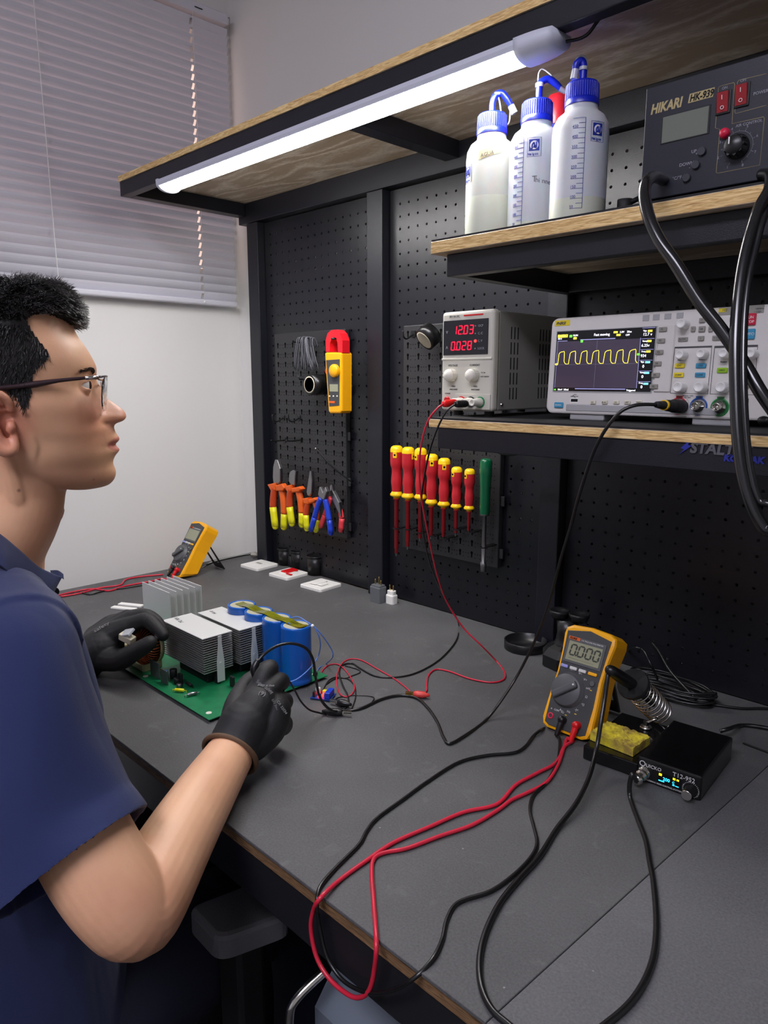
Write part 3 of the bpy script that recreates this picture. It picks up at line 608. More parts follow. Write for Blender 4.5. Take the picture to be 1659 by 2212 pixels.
for u, v in ((1563,222),(1603,206)):
    a = q(u, v, -.001); b = MB(); b.box(a.x-.0075, a.x+.0075, -.0025, -.0008, a.z-.0112, a.z+.0112, .001); sw = b.build('rocker_frame', 'black', hk)
    b = MB(); b.add([(a.x-.0055,-.003,a.z-.0092),(a.x+.0055,-.003,a.z-.0092),(a.x+.0055,-.0062,a.z+.0092),(a.x-.0055,-.0062,a.z+.0092),(a.x-.0055,-.002,a.z-.0092),(a.x+.0055,-.002,a.z-.0092),(a.x+.0055,-.002,a.z+.0092),(a.x-.0055,-.002,a.z+.0092)], [(0,1,2,3),(4,7,6,5),(0,4,5,1),(1,5,6,2),(2,6,7,3),(3,7,4,0)]); sp = b.build('rocker', 'redsw', sw)
    text('lettering', 'I', .006, 'white', sp, (a.x-.0008, -.0060, a.z+.0020), rot=(math.pi/2+.17,0,0)); text('lettering', 'O', .0050, 'white', sp, (a.x-.0018, -.0046, a.z-.0070), rot=(math.pi/2+.17,0,0))
    text('lettering', 'ON', .0035, 'printw', hk, (a.x-.0028, -.0011, a.z+.0128))
a = q(1567,289); b = MB(); b.m = TR((a.x,-.001,a.z), RX); b.lathe([(.0052,0),(.0050,.003),(.0034,.0052),(.0001,.006)], 24); b.build('indicator_lamp', 'redb', hk)
for u, v, s, du, dv in ((1518,328,'UP',-24,0),(1505,357,'DOWN',-37,0),(1485,385,'°C/°F',-32,1)):
    a = q(u, v); b = MB(); b.cyl((a.x,-.0008,a.z),(a.x,-.0040,a.z),.0044,n=24,bev=.0006); b.build('button', 'dbtn', hk)
    t = q(u+du, v+dv+4); text('lettering', s, .0046, 'printw', hk, (t.x, -.0011, t.z))
a = q(1503,336); text('lettering', '+', .004, 'printw', hk, (a.x,-.0011,a.z)); a = q(1489,365); text('lettering', '-', .004, 'printw', hk, (a.x,-.0011,a.z))
a = q(1440,387); b = MB(); b.cyl((a.x,-.001,a.z),(a.x,-.0028,a.z),.0034,.0026,n=16); b.box(a.x-.0022,a.x+.0022,-.0030,-.0025,a.z-.0004,a.z+.0004); b.box(a.x-.0004,a.x+.0004,-.0030,-.0025,a.z-.0022,a.z+.0022); b.build('screw', 'chrome', hk)
a = q(1594,318); b = MB(); b.m = TR((a.x,-.001,a.z), RX); b.lathe([(.0118,0),(.0118,.003),(.0100,.004),(.0092,.0115),(.0083,.0128),(.0001,.0130)], 40)
for k in range(9):
    t = k*math.tau/9; b.cyl((.0100*math.cos(t), .0100*math.sin(t), .003), (.0090*math.cos(t), .0090*math.sin(t), .0120), .0016, n=8)
b.build('air_knob', 'black', hk)
b = MB(); b.m = TR((a.x,-.001,a.z), RX); b.box(-.0045,-.0032,.001,.0075,.0126,.0137); b.m = b.m; b.build('knob_pointer', 'white', hk)
b = MB(); cz = a
b.tube([(a.x+.0148*math.cos(t), -.0012, a.z+.0148*math.sin(t)) for t in [math.radians(-70+x*200/24) for x in range(25)]], .00018, 4)
for k in range(15):
    t = math.radians(-130+k*22 if False else 245-k*22.5); r1 = .0150; r2 = .0175 if k % 2 == 0 else .0163
    b.tube([(a.x+r1*math.cos(t), -.0012, a.z+r1*math.sin(t)), (a.x+r2*math.cos(t), -.0012, a.z+r2*math.sin(t))], .00022, 4)
b.build('dial_marks', 'printw', hk)
for k in range(8):
    t = math.radians(245-k*45); text('lettering', str(k+1), .0036, 'printw', hk, (a.x+.0195*math.cos(t)-.001, -.0012, a.z+.0195*math.sin(t)-.0012))
t = q(1590,276); text('lettering', 'AIR CONTROL', .0038, 'printw', hk, (t.x,-.0011,t.z)); t = q(1628,207); text('lettering', 'POWER', .0040, 'printw', hk, (t.x,-.0011,t.z))
def hline(pts):
    b = MB(); b.tube([(q(u,v).x,-.0011,q(u,v).z) for u, v in pts], .00025, 4); b.build('gold_outline', 'gold', hk)
hline([(1556,187),(1586,179),(1588,182),(1582,268),(1650,253),(1652,256),(1642,357),(1550,375),(1548,372),(1556,280),(1546,277),(1553,190),(1556,187)])
hline([(1597,174),(1656,160)]); hline([(1656,228),(1590,246),(1588,242),(1594,178),(1597,174)])
# ---------------- wash bottles
M['hdpe'] = mat('milky_plastic', (236,240,246), .35, sss=.4, trans=0, var=.06, vscale=14); M['hdpe2'] = mat('milky_plastic_yellowed', (228,231,224), .35, sss=.4, var=.06, vscale=14)
M['hdpe'].node_tree.nodes['Principled BSDF'].inputs['Transmission Weight'].default_value = .35
M['hdpe2'].node_tree.nodes['Principled BSDF'].inputs['Transmission Weight'].default_value = .35
M['liqp'] = mat('liquid_behind_plastic', (208,212,196), .35, sss=.3)
M['liq'] = mat('liquid_shade', (196,202,196), .35, sss=.3); M['cap'] = mat('royal_blue_cap', (16,36,180), .35, spec=.6); M['clear'] = mat('clear_strap', (226,230,238), .25, trans=.4); M['inkb'] = mat('blue_ink', (24,44,150), .5); M['tape'] = mat('masking_tape', (214,202,160), .7); M['pencil'] = mat('pencil_ink', (96,96,100), .7)
def bottle(x, y, label, ang, strap, mt, h=.140, liquid=.022, scale_ang=None, logo_ang=None):
    t = thing('wash_bottle', label, 'bottle', (x, y, .693), (0,0,ang), group='wash bottles on the upper shelf')
    R = .0352; b = MB()
    b.lathe([(.0001,.0008),(R-.004,0),(R-.0008,.003),(R,.007),(R,liquid-.0005),(R,liquid),(R,h-.030),(R-.0012,h-.019),(R-.006,h-.010),(R-.013,h-.0045),(.0205,h-.002),(.0200,h+.004)], 48); o = b.build('bottle_body', [mt, 'liqp'], t)
    for p in o.data.polygons:
        if p.center.z < liquid: p.material_index = 1
    b = MB(); b.lathe([(.0212,h+.003),(.0212,h+.0095),(.0204,h+.010),(.0200,h+.0275),(.0185,h+.0300),(.0001,h+.0305)], 48)
    for k in range(44):
        a = k*math.tau/44; b.cyl((.0204*math.cos(a), .0204*math.sin(a), h+.0105), (.0199*math.cos(a), .0199*math.sin(a), h+.0275), .0007, n=5)
    b.build('cap', 'cap', t)
    return t, R, h
def onbody(mb, R, pts_az, r):
    mb.tube([(R*math.cos(a), R*math.sin(a), z) for a, z in pts_az], r, 4)
def scale_print(t, R, a0, sgn, z0, z1, nums):
    """graduation ladder printed round the bottle; a0 = angle of the spine, ticks run to sgn side"""
    b = MB(); r = R+.0001; n = 19; onbody(b, r, [(a0, z0+(z1-z0)*i/12) for i in range(13)], .00035)
    for i in range(n):
        z = z0+(z1-z0)*i/(n-1); L = .42 if i % 2 == 0 else .22; onbody(b, r, [(a0+sgn*L*k/4, z) for k in range(5)], .00025)
    b.build('printed_scale', 'inkb', t)
    if nums:
        for i in range(9):
            z = z0+(z1-z0)*i*2/(n-1); a = a0+sgn*.44
            text('scale_number', str(50+i*50), .0048, 'inkb', t, Matrix.Translation((r*math.cos(a), r*math.sin(a), z+.0006)) @ Matrix.Rotation(a+math.pi/2, 4, 'Z') @ Matrix.Rotation(math.pi/2, 4, 'X'), ext=.0001)
def logo(t, R, a0, z, w=.0135):
    b = MB(); r = R+.0001
    cv = lambda s, v, e=0: ((r+e)*math.cos(a0+s/R), (r+e)*math.sin(a0+s/R), z+v)
    def patch(s0, s1, v0, v1, e=.0001):
        for k in range(6):
            a, c = s0+(s1-s0)*k/6, s0+(s1-s0)*(k+1)/6; b.add([cv(a,v0,e),cv(c,v0,e),cv(c,v1,e),cv(a,v1,e)], [(0,1,2,3)])
    patch(-w/2, w/2, 0, w*1.05); b.build('logo_block', 'inkb', t)
    b = MB(); k = [cv(s, v, .0003) for s, v in [(w*.40*math.cos(q_), w*.52+w*.40*math.sin(q_)) for q_ in [i*math.tau/24 for i in range(24)]]]; b.add(k, [list(range(24))]); b.build('logo_disc', 'white', t)
    b = MB(); b.tube([cv(*p, .0005) for p in ((-w*.20,w*.20),(-w*.19,w*.55),(-w*.02,w*.72),(w*.06,w*.35),(w*.20,w*.30),(w*.2,w*.80))], .0009, 6, sub=4); b.build('logo_mark', 'inkb', t)
    b = MB(); b.tube([cv(*p, .0001) for p in ((-w*.66,-w*.5),(0,-w*.5),(w*.66,-w*.5),(w*.66,w*1.2),(0,w*1.2),(-w*.66,w*1.2))], .0003, 4, closed=True); b.build('logo_frame', 'inkb', t)
    s = -w*.60
    for ch, dw in zip('Nalgon', (.0030,.0024,.0012,.0024,.0024,.0024)):
        a = a0+s/R; text('lettering', ch, .0040, 'inkb', t, Matrix.Translation(((r+.0002)*math.cos(a), (r+.0002)*math.sin(a), z-w*.38)) @ Matrix.Rotation(a+math.pi/2, 4, 'Z') @ Matrix.Rotation(math.pi/2, 4, 'X'), ext=.0001, bold=.00012); s += dw
VA = -2.35 # direction (radians) from the bottles towards the camera is about -52 deg
va = lambda x, y: math.atan2(-y, -x)
def spout(t, pts, h): b = MB(); b.tube(pts, [.0046]*(len(pts)-1)+[.0036], 10, sub=5); b.build('spout', 'cap', t)
# bottle 1 (left, with tape label)
V1 = va(-.666, .880)
t1, R, h = bottle(-.666, .880, 'wash bottle with a paper tape label, leftmost of the three', 0, 0, 'hdpe2', liquid=.058)
r3 = RT
def rv(a, z, up=0): return Vector((RT.x*a, RT.y*a, z))
spout(t1, [rv(0,h+.029), rv(0,h+.045), rv(.004,h+.055), rv(.012,h+.058), rv(.020,h+.050), rv(.027,h+.040)], h)
b = MB(); b.tube([rv(.006,h+.058), rv(.010,h+.045), rv(.013,h+.030), rv(.020,h+.018), rv(.024,h+.022), rv(.025,h+.036), rv(.0275,h+.041)], .0011, 6, sub=5, flat=1); b.sphere(rv(.006,h+.0565), .0056, 10, (1,1,.5)); b.cyl(rv(.0255,h+.042), rv(.031,h+.032), .0048, n=10); b.build('tip_strap', 'clear', t1)
b = MB(); 
for k in range(8):
    a, c = V1-.50+.115*k, V1-.50+.115*(k+1); r = R+.0003; dz = lambda k_: .0010*k_
    b.add([(r*math.cos(a), r*math.sin(a), .1035+dz(k)), (r*math.cos(c), r*math.sin(c), .1035+dz(k+1)), (r*math.cos(c), r*math.sin(c), .1150+dz(k+1)), (r*math.cos(a), r*math.sin(a), .1150+dz(k))], [(0,1,2,3)])
b.build('tape_label', 'tape', t1)
for i, ch in enumerate('AGUA'):
    a = V1-.42+i*.13; r = R+.0006; text('handwriting', ch, .0068, 'pencil', t1, Matrix.Translation((r*math.cos(a), r*math.sin(a), .1065+i*.0008)) @ Matrix.Rotation(a+math.pi/2, 4, 'Z') @ Matrix.Rotation(math.pi/2, 4, 'X'), ext=.0001)
logo(t1, R, V1-1.12, .085)
# bottle 2
V2 = va(-.595, .884)
t2, R, h = bottle(-.595, .884, 'wash bottle with faint handwriting, middle of the three', 0, 0, 'hdpe', liquid=.014)
spout(t2, [rv(.002,h+.029), rv(.002,h+.050), rv(.006,h+.0555), rv(.014,h+.058), rv(.024,h+.052), rv(.031,h+.046)], h)
b = MB(); b.tube([rv(.000,h+.052), rv(.0005,h+.066), rv(.006,h+.070), rv(.018,h+.062), rv(.030,h+.050)], .0010, 6, sub=5); b.cyl(rv(.002,h+.048), rv(.002,h+.053), .0055, n=12); b.cyl(rv(.029,h+.047), rv(.037,h+.043), .0042, .0034, n=10); b.build('tip_strap', 'clear', t2)
scale_print(t2, R, V2-.46, -1, .010, .118, True); logo(t2, R, V2-.06, .100)
for i, ch in enumerate('Thinner'):
    a = V2-.10+i*.12; r = R+.0002; text('handwriting', ch, .0105 if i == 0 else .0085, 'pencil', t2, Matrix.Translation((r*math.cos(a), r*math.sin(a), .062-i*.0006)) @ Matrix.Rotation(a+math.pi/2, 4, 'Z') @ Matrix.Rotation(math.pi/2, 4, 'X'), ext=.0001)
# bottle 3
V3 = va(-.521, .872)
t3, R, h = bottle(-.521, .872, 'wash bottle with large blue scale facing front, rightmost of the three', 0, 0, 'hdpe', liquid=.030)
spout(t3, [rv(0,h+.029), rv(0,h+.050), rv(-.003,h+.056), rv(-.009,h+.052), rv(-.010,h+.042)], h)
b = MB(); b.tube([rv(.003,h+.046), rv(.004,h+.056), rv(-.002,h+.062), rv(-.009,h+.058), rv(-.012,h+.048)], .0012, 6, sub=5); b.cyl(rv(0,h+.045), rv(0,h+.049), .0056, n=12); b.cyl(rv(-.0095,h+.046), rv(-.0115,h+.035), .0046, n=10); b.build('tip_strap', 'clear', t3)
scale_print(t3, R, V3+.16, -1, .016, .120, True); logo(t3, R, V3+.62, .100)
# red and blue flux bottle behind
fb = thing('flux_bottle', 'blue bottle with red cap behind the wash bottles', 'bottle', (-.606, .955, .693))
M['fblue'] = mat('blue_plastic', (34,44,170), .35); M['fred'] = mat('red_cap', (205,36,52), .35)
b = MB(); b.lathe([(.0001,0),(.034,0),(.034,.122),(.032,.135),(.026,.146),(.019,.152),(.018,.160)], 40); b.build('bottle_body', 'fblue', fb)
b = MB(); b.lathe([(.0192,.158),(.0192,.190),(.0150,.198),(.0001,.1985)], 32); b.build('cap', 'fred', fb)

# small black plug lying between the bottles and the hot air station
c = U(1350, 436, 1, .90); t = thing('black_plug', 'small black plug on the upper shelf between the bottles and the hot air station', 'plug', (c.x, .90, .693))
b = MB(); b.lathe([(.0001,.0005),(.012,.0005),(.0125,.012),(.0095,.022),(.0095,.030),(.0001,.032)], 20); b.build('plug_body', 'blackm', t)
b = MB(); b.cyl((.010,0,.026),(.019,-.002,.028),.0032,n=12); b.build('side_pin', 'black', t)
# ------------------------------------------------------------ organiser boards and hanging tools
M['orgp'] = mat('organiser_plastic', (40,40,42), .5, bump=.1); M['hole'] = mat('hole_black', (6,6,7), 1.0, spec=.1)
PY = 1.150
def organiser(x0, x1, z0, z1, label, tabs=True):
    t = thing('organiser_board', label, 'board', ((x0+x1)/2, PY, (z0+z1)/2)); cx, cz = (x0+x1)/2, (z0+z1)/2
    b = MB(); b.m = Matrix.Translation((-cx, -PY, -cz)); b.box(x0, x1, PY, 1.1640, z0, z1, .002)
    b.k = 1; nx = int((x1-x0-.02)/.0305); nz = int((z1-z0-.02)/.0236)
    for i in range(nx+1):
        for j in range(nz+1):
            x = x0+.014+i*.0305; z = z0+.016+j*.0236; y = PY-.0002
            if x > x1-.008 or z > z1-.010: continue
            k = [(x+.0033*math.cos(a), y, z+.0055+.0033*math.sin(a)) for a in [math.radians(-55+290*n_/9) for n_ in range(10)]]
            b.add(k+[(x-.0017,y,z-.0045),(x+.0017,y,z-.0045)], [list(range(12))[::-1]], False)
            for dx, dz in ((.0085,.0035),(.0150,.0035),(.0215,.0035),(.0085,-.0045),(.0215,-.0045)):
                if x+dx > x1-.004: continue
                b.box(x+dx-.0009, x+dx+.0009, y, y+.0001, z+dz-.0009, z+dz+.0009)
    o = b.build('board_panel', ['orgp','hole'], t)
    if tabs:
        for k in range(5):
            z = z1-.03-k*(z1-z0-.06)/4; b = MB(); b.m = Matrix.Translation((-cx,-PY,-cz)); b.box(x1+.0002, x1+.009, PY+.004, PY+.007, z-.010, z+.010, .001); b.build('edge_tab', 'orgp', t)
    return t
organiser(-1.548, -1.277, .118, .615, 'black slotted organiser board holding the pliers and clamp meter')
organiser(-1.092, -.830, .128, .612, 'black slotted organiser board holding the screwdrivers')
def rel(o3, y=1.120):
    return lambda u, v, yy=None: U(u, v, 1, y if yy is None else yy)-Vector(o3)
M['orange'] = mat('orange_grip', (226,96,24), .4); M['orangd'] = mat('red_orange_grip', (190,66,24), .4); M['lime'] = mat('yellow_grip', (226,222,20), .4); M['bluegrip'] = mat('blue_grip', (24,60,190), .35); M['pink'] = mat('coral_grip', (226,64,72), .4)
def pliers(label, org, jaw, wings, lh, rh, group='pliers on the left organiser board', ls=True):
    o3 = U(*org, 1, 1.120); t = thing('pliers', label, 'pliers', o3, group=group); p = rel(o3)
    b = MB(); P = [p(*a) for a in jaw]; cx = sum(q.x for q in P)/len(P)
    b.m = Matrix.Rotation(math.pi/2, 4, 'X'); b.prism([(q.x, q.z) for q in P], -.004, .005, .002); b.build('jaws', 'steelg', t)
    if wings:
        for i, pts in enumerate(wings):
            P = [p(*a) for a in pts]; b = MB(); b.m = Matrix.Rotation(math.pi/2, 4, 'X'); b.prism([(q.x, q.z) for q in P], -.004, .0095, .003); b.build('guard', 'orange', t)
    for i, (pts, mt1, mt2, r) in enumerate((lh, rh)):
        P = [p(*a) for a in pts]; k = len(P); b = MB(); dy = .002 if i else -.002
        P = [Vector((q.x, dy, q.z)) for q in P]
        b.tube(P[:k-1], r, 12, sub=5, flat=1.25); o = b.build('handle', mt1, t)
        b = MB(); b.tube(P[k-2:], [r*1.02]*2, 12, sub=3, flat=1.25); b.sphere(P[-1], r*1.0, 8); b.build('handle_tip', mt2, o)
    b = MB(); q = p(org[0], org[1]+22); b.tube([(q.x, .0015, q.z), (q.x, .030, q.z)], .002, 8); b.build('hook', 'black', t)
    return t
pliers('orange and yellow combination pliers, leftmost on the board', (600,1040), [(597,992),(602,993),(608,1012),(608,1040),(604,1046),(594,1046),(592,1030),(593,1008)],
       [[(583,1046),(600,1042),(600,1058),(592,1062)],[(600,1048),(614,1044),(621,1054),(616,1060),(602,1060)]],
       ([(595,1052),(592,1075),(591,1095),(596,1137)], 'orangd', 'lime', .0085), ([(606,1052),(611,1078),(613,1110),(612,1139)], 'orange', 'lime', .0085))
pliers('orange and yellow side cutters with short round jaws', (634,1045), [(630,1018),(637,1014),(642,1018),(641,1026),(639,1048),(632,1048),(627,1040),(627,1026)],
       [[(619,1050),(634,1046),(634,1060),(627,1064)],[(634,1054),(652,1050),(657,1056),(650,1062),(636,1064)]],
       ([(630,1056),(627,1075),(627,1095),(632,1131)], 'orangd', 'lime', .0080), ([(642,1056),(648,1080),(651,1108),(651,1134)], 'orange', 'lime', .0080))
pliers('orange and yellow long-nose pliers, the smaller pair', (672,1070), [(672,1016),(675,1018),(677,1040),(676,1064),(672,1072),(667,1070),(665,1062),(668,1040)],
       [[(658,1076),(671,1074),(671,1088),(663,1089)],[(671,1078),(684,1074),(688,1079),(683,1084),(672,1088)]],
       ([(668,1082),(664,1098),(662,1112),(664,1142)], 'orangd', 'lime', .0068), ([(677,1080),(683,1100),(684,1122),(681,1146)], 'orange', 'lime', .0062))
pliers('small cutters with coral red handles behind the blue ones', (722,1060), [(716,1048),(719,1046),(722,1060),(735,1085),(740,1116),(736,1112),(722,1082),(715,1064)], None,
       ([(716,1075),(710,1092),(703,1112),(694,1137)], 'pink', 'pink', .0052), ([(724,1078),(732,1096),(737,1120),(735,1146)], 'pink', 'pink', .0058))
o = pliers('small cutters with bright blue handles', (706,1060), [(703,1050),(706,1050),(711,1062),(716,1050),(720,1060),(714,1078),(704,1076),(701,1066)], None,
       ([(706,1074),(699,1090),(692,1115),(684,1142)], 'bluegrip', 'bluegrip', .0060), ([(712,1078),(717,1100),(721,1122),(724,1150)], 'bluegrip', 'bluegrip', .0062)); o.location.y -= .016
# clamp meter
M['fyel'] = mat('amber_shell', (250,176,12), .38, bump=.08); M['dgrey'] = mat('dark_grey_face', (62,64,66), .45); M['lcdg'] = mat('lcd_glass', (150,152,126), .2); M['lcdd'] = mat('lcd_digit', (58,62,54), .4); M['clred'] = mat('clamp_red', (228,24,38), .35)
o3 = Vector(U(727, 830, 1, 1.085)); cm = thing('clamp_meter', 'yellow clamp meter with red jaw hanging on the left board', 'clamp meter', o3); p = rel(o3, 1.085)
RXM = Matrix.Rotation(math.pi/2, 4, 'X'); xz = lambda L: [(q.x, q.z) for q in [p(*a) for a in L]]
b = MB(); b.m = RXM; b.prism(xz([(701,763),(704,761),(736,761),(738,765),(738,888),(734,893),(712,893),(709,888),(703,800)]), -.030, 0, .004); b.build('body', 'fyel', cm)
b = MB(); b.m = RXM; b.prism(xz([(705,778),(734,776),(733,876),(712,878)]), 0, .0008, .0003); b.build('face_plate', 'dgrey', cm)
J = [(703,760),(702,735),(706,720),(714,713),(725,712),(733,720),(738,735),(738,762),(729,762),(728,742),(725,730),(719,728),(714,733),(711,742),(711,760)]
b = MB(); b.m = RXM; P = xz(J)
n = len(P); 
for i in range(7):
    b.prism([P[i], P[i+1], P[n-2-i], P[n-1-i]], -.024, -.002, 0)
b.build('jaw', 'clred', cm)
q1 = p(724,801); b = MB(); b.m = TR((q1.x+.002,-.0008,q1.z), RX); b.lathe([(.0145,0),(.0145,.006),(.0130,.0085),(.0001,.009)], 32); b.build('dial', 'fyel', cm)
b = MB(); q1, q2 = p(713,830), p(731,846); b.box(q1.x,q2.x,-.0014,-.0008,q2.z,q1.z); b.build('display', 'lcdg', cm)
for u in (713,721,729): q1 = p(u,856); b = MB(); b.sphere((q1.x,-.0012,q1.z), .0024, 8, (1,.6,.9)); b.build('button', 'cream', cm)
q1, q2 = p(712,866), p(724,871); b = MB(); b.box(q1.x,q2.x,-.0014,-.0008,q2.z,q1.z); b.build('badge', 'orange', cm)
b = MB(); P = xz([(701,788),(697,803),(700,808),(703,800)]); b.m = RXM; b.prism(P, -.02, -.006, .001); b.build('trigger', 'clred', cm)
b = MB(); q1 = p(719,733); b.tube([(q1.x, -.004, q1.z+.0015), (q1.x, .063, q1.z+.0015)], .0022, 8); b.build('hook', 'black', cm)
# cable ties hanging over a hook
o3 = U(668, 728, 1, 1.12); p = rel(o3)
b = MB(); random.seed(3)
for k in range(26):
    f = k/25; a = p(653+22*f, 730+2*math.sin(k*3)); e = p(644+46*f+random.uniform(-2,2), 792+random.uniform(-6,10)); y = random.uniform(-.012, .010)
    b.tube([(a.x, y+.010, a.z-.02), (a.x, y+.004, a.z-.004), (a.x, y, a.z), (a.x, y-.006, a.z-.004), ((a.x*.6+e.x*.4), y-.008, (a.z+e.z)/2), (e.x, y-.005, e.z)], .0016, 5, sub=3, flat=.5)
o = b.build('cable_ties', mat('grey_cable_tie', (96,97,104), .4)); o.location = o3; tag(o, 'bunch of grey cable ties looped over a peg on the left board', 'cable ties', kind='stuff')
def hookpeg(name, label, u, v, pts):
    o3 = U(u, v, 1, PY-.0006); b = MB(); b.tube([Vector(q) for q in pts], .0019, 8, sub=5); b.box(-.006,.006,-.0018,.0002,-.006,.007); o = b.build(name, 'black'); o.location = o3; return tag(o, label, 'hook')
hookpeg('wall_hook', 'black peg holding the bunch of cable ties', 667, 741, [(0,-.001,0),(0,-.045,.001),(0,-.049,.006)])
hookpeg('wall_hook', 'black hook left of its twin below the tape roll', 612, 903, [(0,-.001,0),(0,-.020,-.008),(0,-.032,-.004),(0,-.034,.010)])
hookpeg('wall_hook', 'black hook right of its twin below the tape roll', 646, 903, [(0,-.001,0),(0,-.020,-.008),(0,-.032,-.004),(0,-.034,.010)])
hookpeg('straight_peg', 'thin straight black peg above the combination pliers', 615, 951, [(0,-.001,0),(0,-.030,0),(0,-.044,.002)])
hookpeg('straight_peg', 'thin straight black peg above the side cutters', 648, 951, [(0,-.001,0),(0,-.030,0),(0,-.044,.002)])
hookpeg('wall_hook', 'black hook at the top left corner of the screwdriver board', 893, 722, [(0,-.001,0),(0,-.020,-.010),(0,-.030,-.006),(0,-.032,.006)])
hookpeg('wall_hook', 'black hook carrying the tilted tape roll', 930, 712, [(0,-.001,0),(0,-.020,-.002),(0,-.028,.001),(0,-.029,.006)])
# tape rolls
M['tapeb'] = mat('black_tape', (18,18,19), .3); M['core'] = mat('cardboard_core', (206,198,176), .7); M['corei'] = mat('core_inside', (190,188,180), .5)
def tape(label, loc, rot, R=.0245, w=.046):
    t = thing('tape_roll', label, 'tape roll', loc, rot)
    b = MB(); b.m = RXM
    b.lathe([(.0195,0),(R,0),(R,-w),(.0195,-w),(.0195,0)], 40); b.build('tape', 'tapeb', t)
    b = MB(); b.m = RXM; b.lathe([(.0168,.0004),(.0194,.0004),(.0194,-w-.0004),(.0168,-w-.0004),(.0168,.0004)], 40); b.build('core', 'core', t)
    return t
tape('black tape roll hanging beside the clamp meter', U(668, 831, 1, 1.098), (0,0,0))
b = MB(); b.tube([(0,-.001,0),(0,-.055,0),(0,-.060,.008)], .0022, 8); o = b.build('wall_hook', 'black'); o.location = U(668,822,1,PY)+Vector((.032,-.0005,.003)); tag(o, 'black peg through the tape roll beside the clamp meter', 'hook')
tape('black tape roll tilted on a hook left of the power supply', U(916, 735, 1, 1.105), (math.radians(38), 0, math.radians(-18)), .0235, .026)
# black pick
b = MB(); o3 = U(722, 1005, 1, 1.12); p = rel(o3); a, e = p(704,967), p(741,1042)
t = thing('long_pick', 'thin black pick with a bright tip above the blue cutters', 'tool', o3)
b.tube([(a.x,-.03,a.z),(0,-.01,0),(e.x,.024,e.z)], [.0014,.0022,.0014], 8, sub=4); b.build('shaft', 'black', t)
b = MB(); b.sphere((a.x,-.031,a.z), .0024, 8); b.build('bright_tip', 'chrome', t)
# screwdrivers
M['drred'] = mat('screwdriver_red', (192,34,44), .38); M['dryel'] = mat('screwdriver_yellow', (250,204,14), .35); M['drgreen'] = mat('dark_green_handle', (10,92,58), .22)
def driver(u, v0, v1, v2, wpx, label):
    y = 1.112; a, c, e = U(u,v0,1,y), U(u-1,v1,1,y), U(u-1,v2,1,y); dd = (CAM-a).length
    R = wpx/2*1.02*(a-CAM).dot(FW)/FPX; H = a.z-c.z
    t = thing('screwdriver', label, 'screwdriver', (a.x, y, a.z), group='red and yellow screwdrivers on the board')
    b = MB(); b.lathe([(R*.97,-H*.12),(R*1.0,-H*.30),(R*.95,-H*.38),(R*.78,-H*.44),(R*.74,-H*.52),(R*.82,-H*.62),(R*.86,-H*.70),(R*.76,-H*.82),(R*.70,-H*.90)], 28); b.build('handle', 'drred', t)
    b = MB(); b.lathe([(.0001,0),(R*.55,-H*.006),(R*.84,-H*.03),(R*.97,-H*.07),(R*.99,-H*.125)], 28)
    va_ = math.atan2(-y, -a.x)+{0:-.3,1:.9,2:-.9,3:0,4:0,5:-.8,6:-.9}[DR]
    b.m = Matrix.Rotation(va_, 4, 'Z'); b.box(R*.80, R*1.03, -R*.32, R*.32, -H*.24, -H*.10, .002); b.build('end_cap', 'dryel', t)
    b = MB(); b.m = Matrix.Rotation(va_, 4, 'Z'); b.cyl((R*.9,0,-H*.175),(R*1.05,0,-H*.175),.0022,n=10); b.build('hanging_hole', 'hole', t)
    b = MB(); b.lathe([(R*.70,-H*.89),(R*1.0,-H*.945),(R*.97,-H*.975),(R*.5,-H*1.0),(R*.42,-H*1.03),(.0001,-H*1.03)], 28); b.build('collar', 'dryel', t)
    r = .0042*R/.0125; b = MB(); L = a.z-e.z; b.lathe([(r*1.5,-H*1.03),(r*1.5,-H*1.05),(r,-H*1.055),(r,-L+.012),(r*.8,-L+.0118),(r*.8,-L+.0005),(.0001,-L)], 16); b.build('insulated_shaft', 'drred', t)
    b = MB(); b.lathe([(r*.5,-L),(r*.45,-L-.006),(.0001,-L-.007)], 10); b.build('tip', 'steelg', t)
    return t
dl = ['leftmost screwdriver on the board, with the longest shaft', 'second screwdriver from the left, large red handle', 'third screwdriver from the left, behind the hanging leads', 'fourth screwdriver from the left, just right of the hanging leads', 'fifth screwdriver from the left, last of the large ones', 'small screwdriver between a large one and another small one', 'small screwdriver next to the green nut driver']
for DR, a in enumerate(((857,962,1073,1195,28),(882,965,1077,1181,28),(909,967,1079,1163,27),(933,980,1090,1158,27),(960,989,1094,1160,27),(987,1008,1098,1152,24),(1015,1012,1102,1147,23))): driver(*a, dl[DR])
a, c, e = U(1050,990,1,1.112), U(1047,1110,1,1.112), U(1043,1234,1,1.112)
t = thing('nut_driver', 'dark green handled nut driver with steel shaft', 'nut driver', (a.x, 1.112, a.z)); H = a.z-c.z; L = a.z-e.z
b = MB(); b.lathe([(.0001,0),(.009,-.001),(.0122,-.006),(.0122,-H*.25),(.0108,-H*.5),(.0098,-H*.97),(.0094,-H)], 8); b.build('handle', 'drgreen', t)
b = MB(); b.lathe([(.0098,-H),(.0096,-H-.003),(.0042,-H-.0035),(.0042,-L+.020),(.0060,-L+.018),(.0060,-L),(.0036,-L),(.0034,-L+.006),(.0001,-L+.006)], 20); b.build('shaft', 'steelg', t)
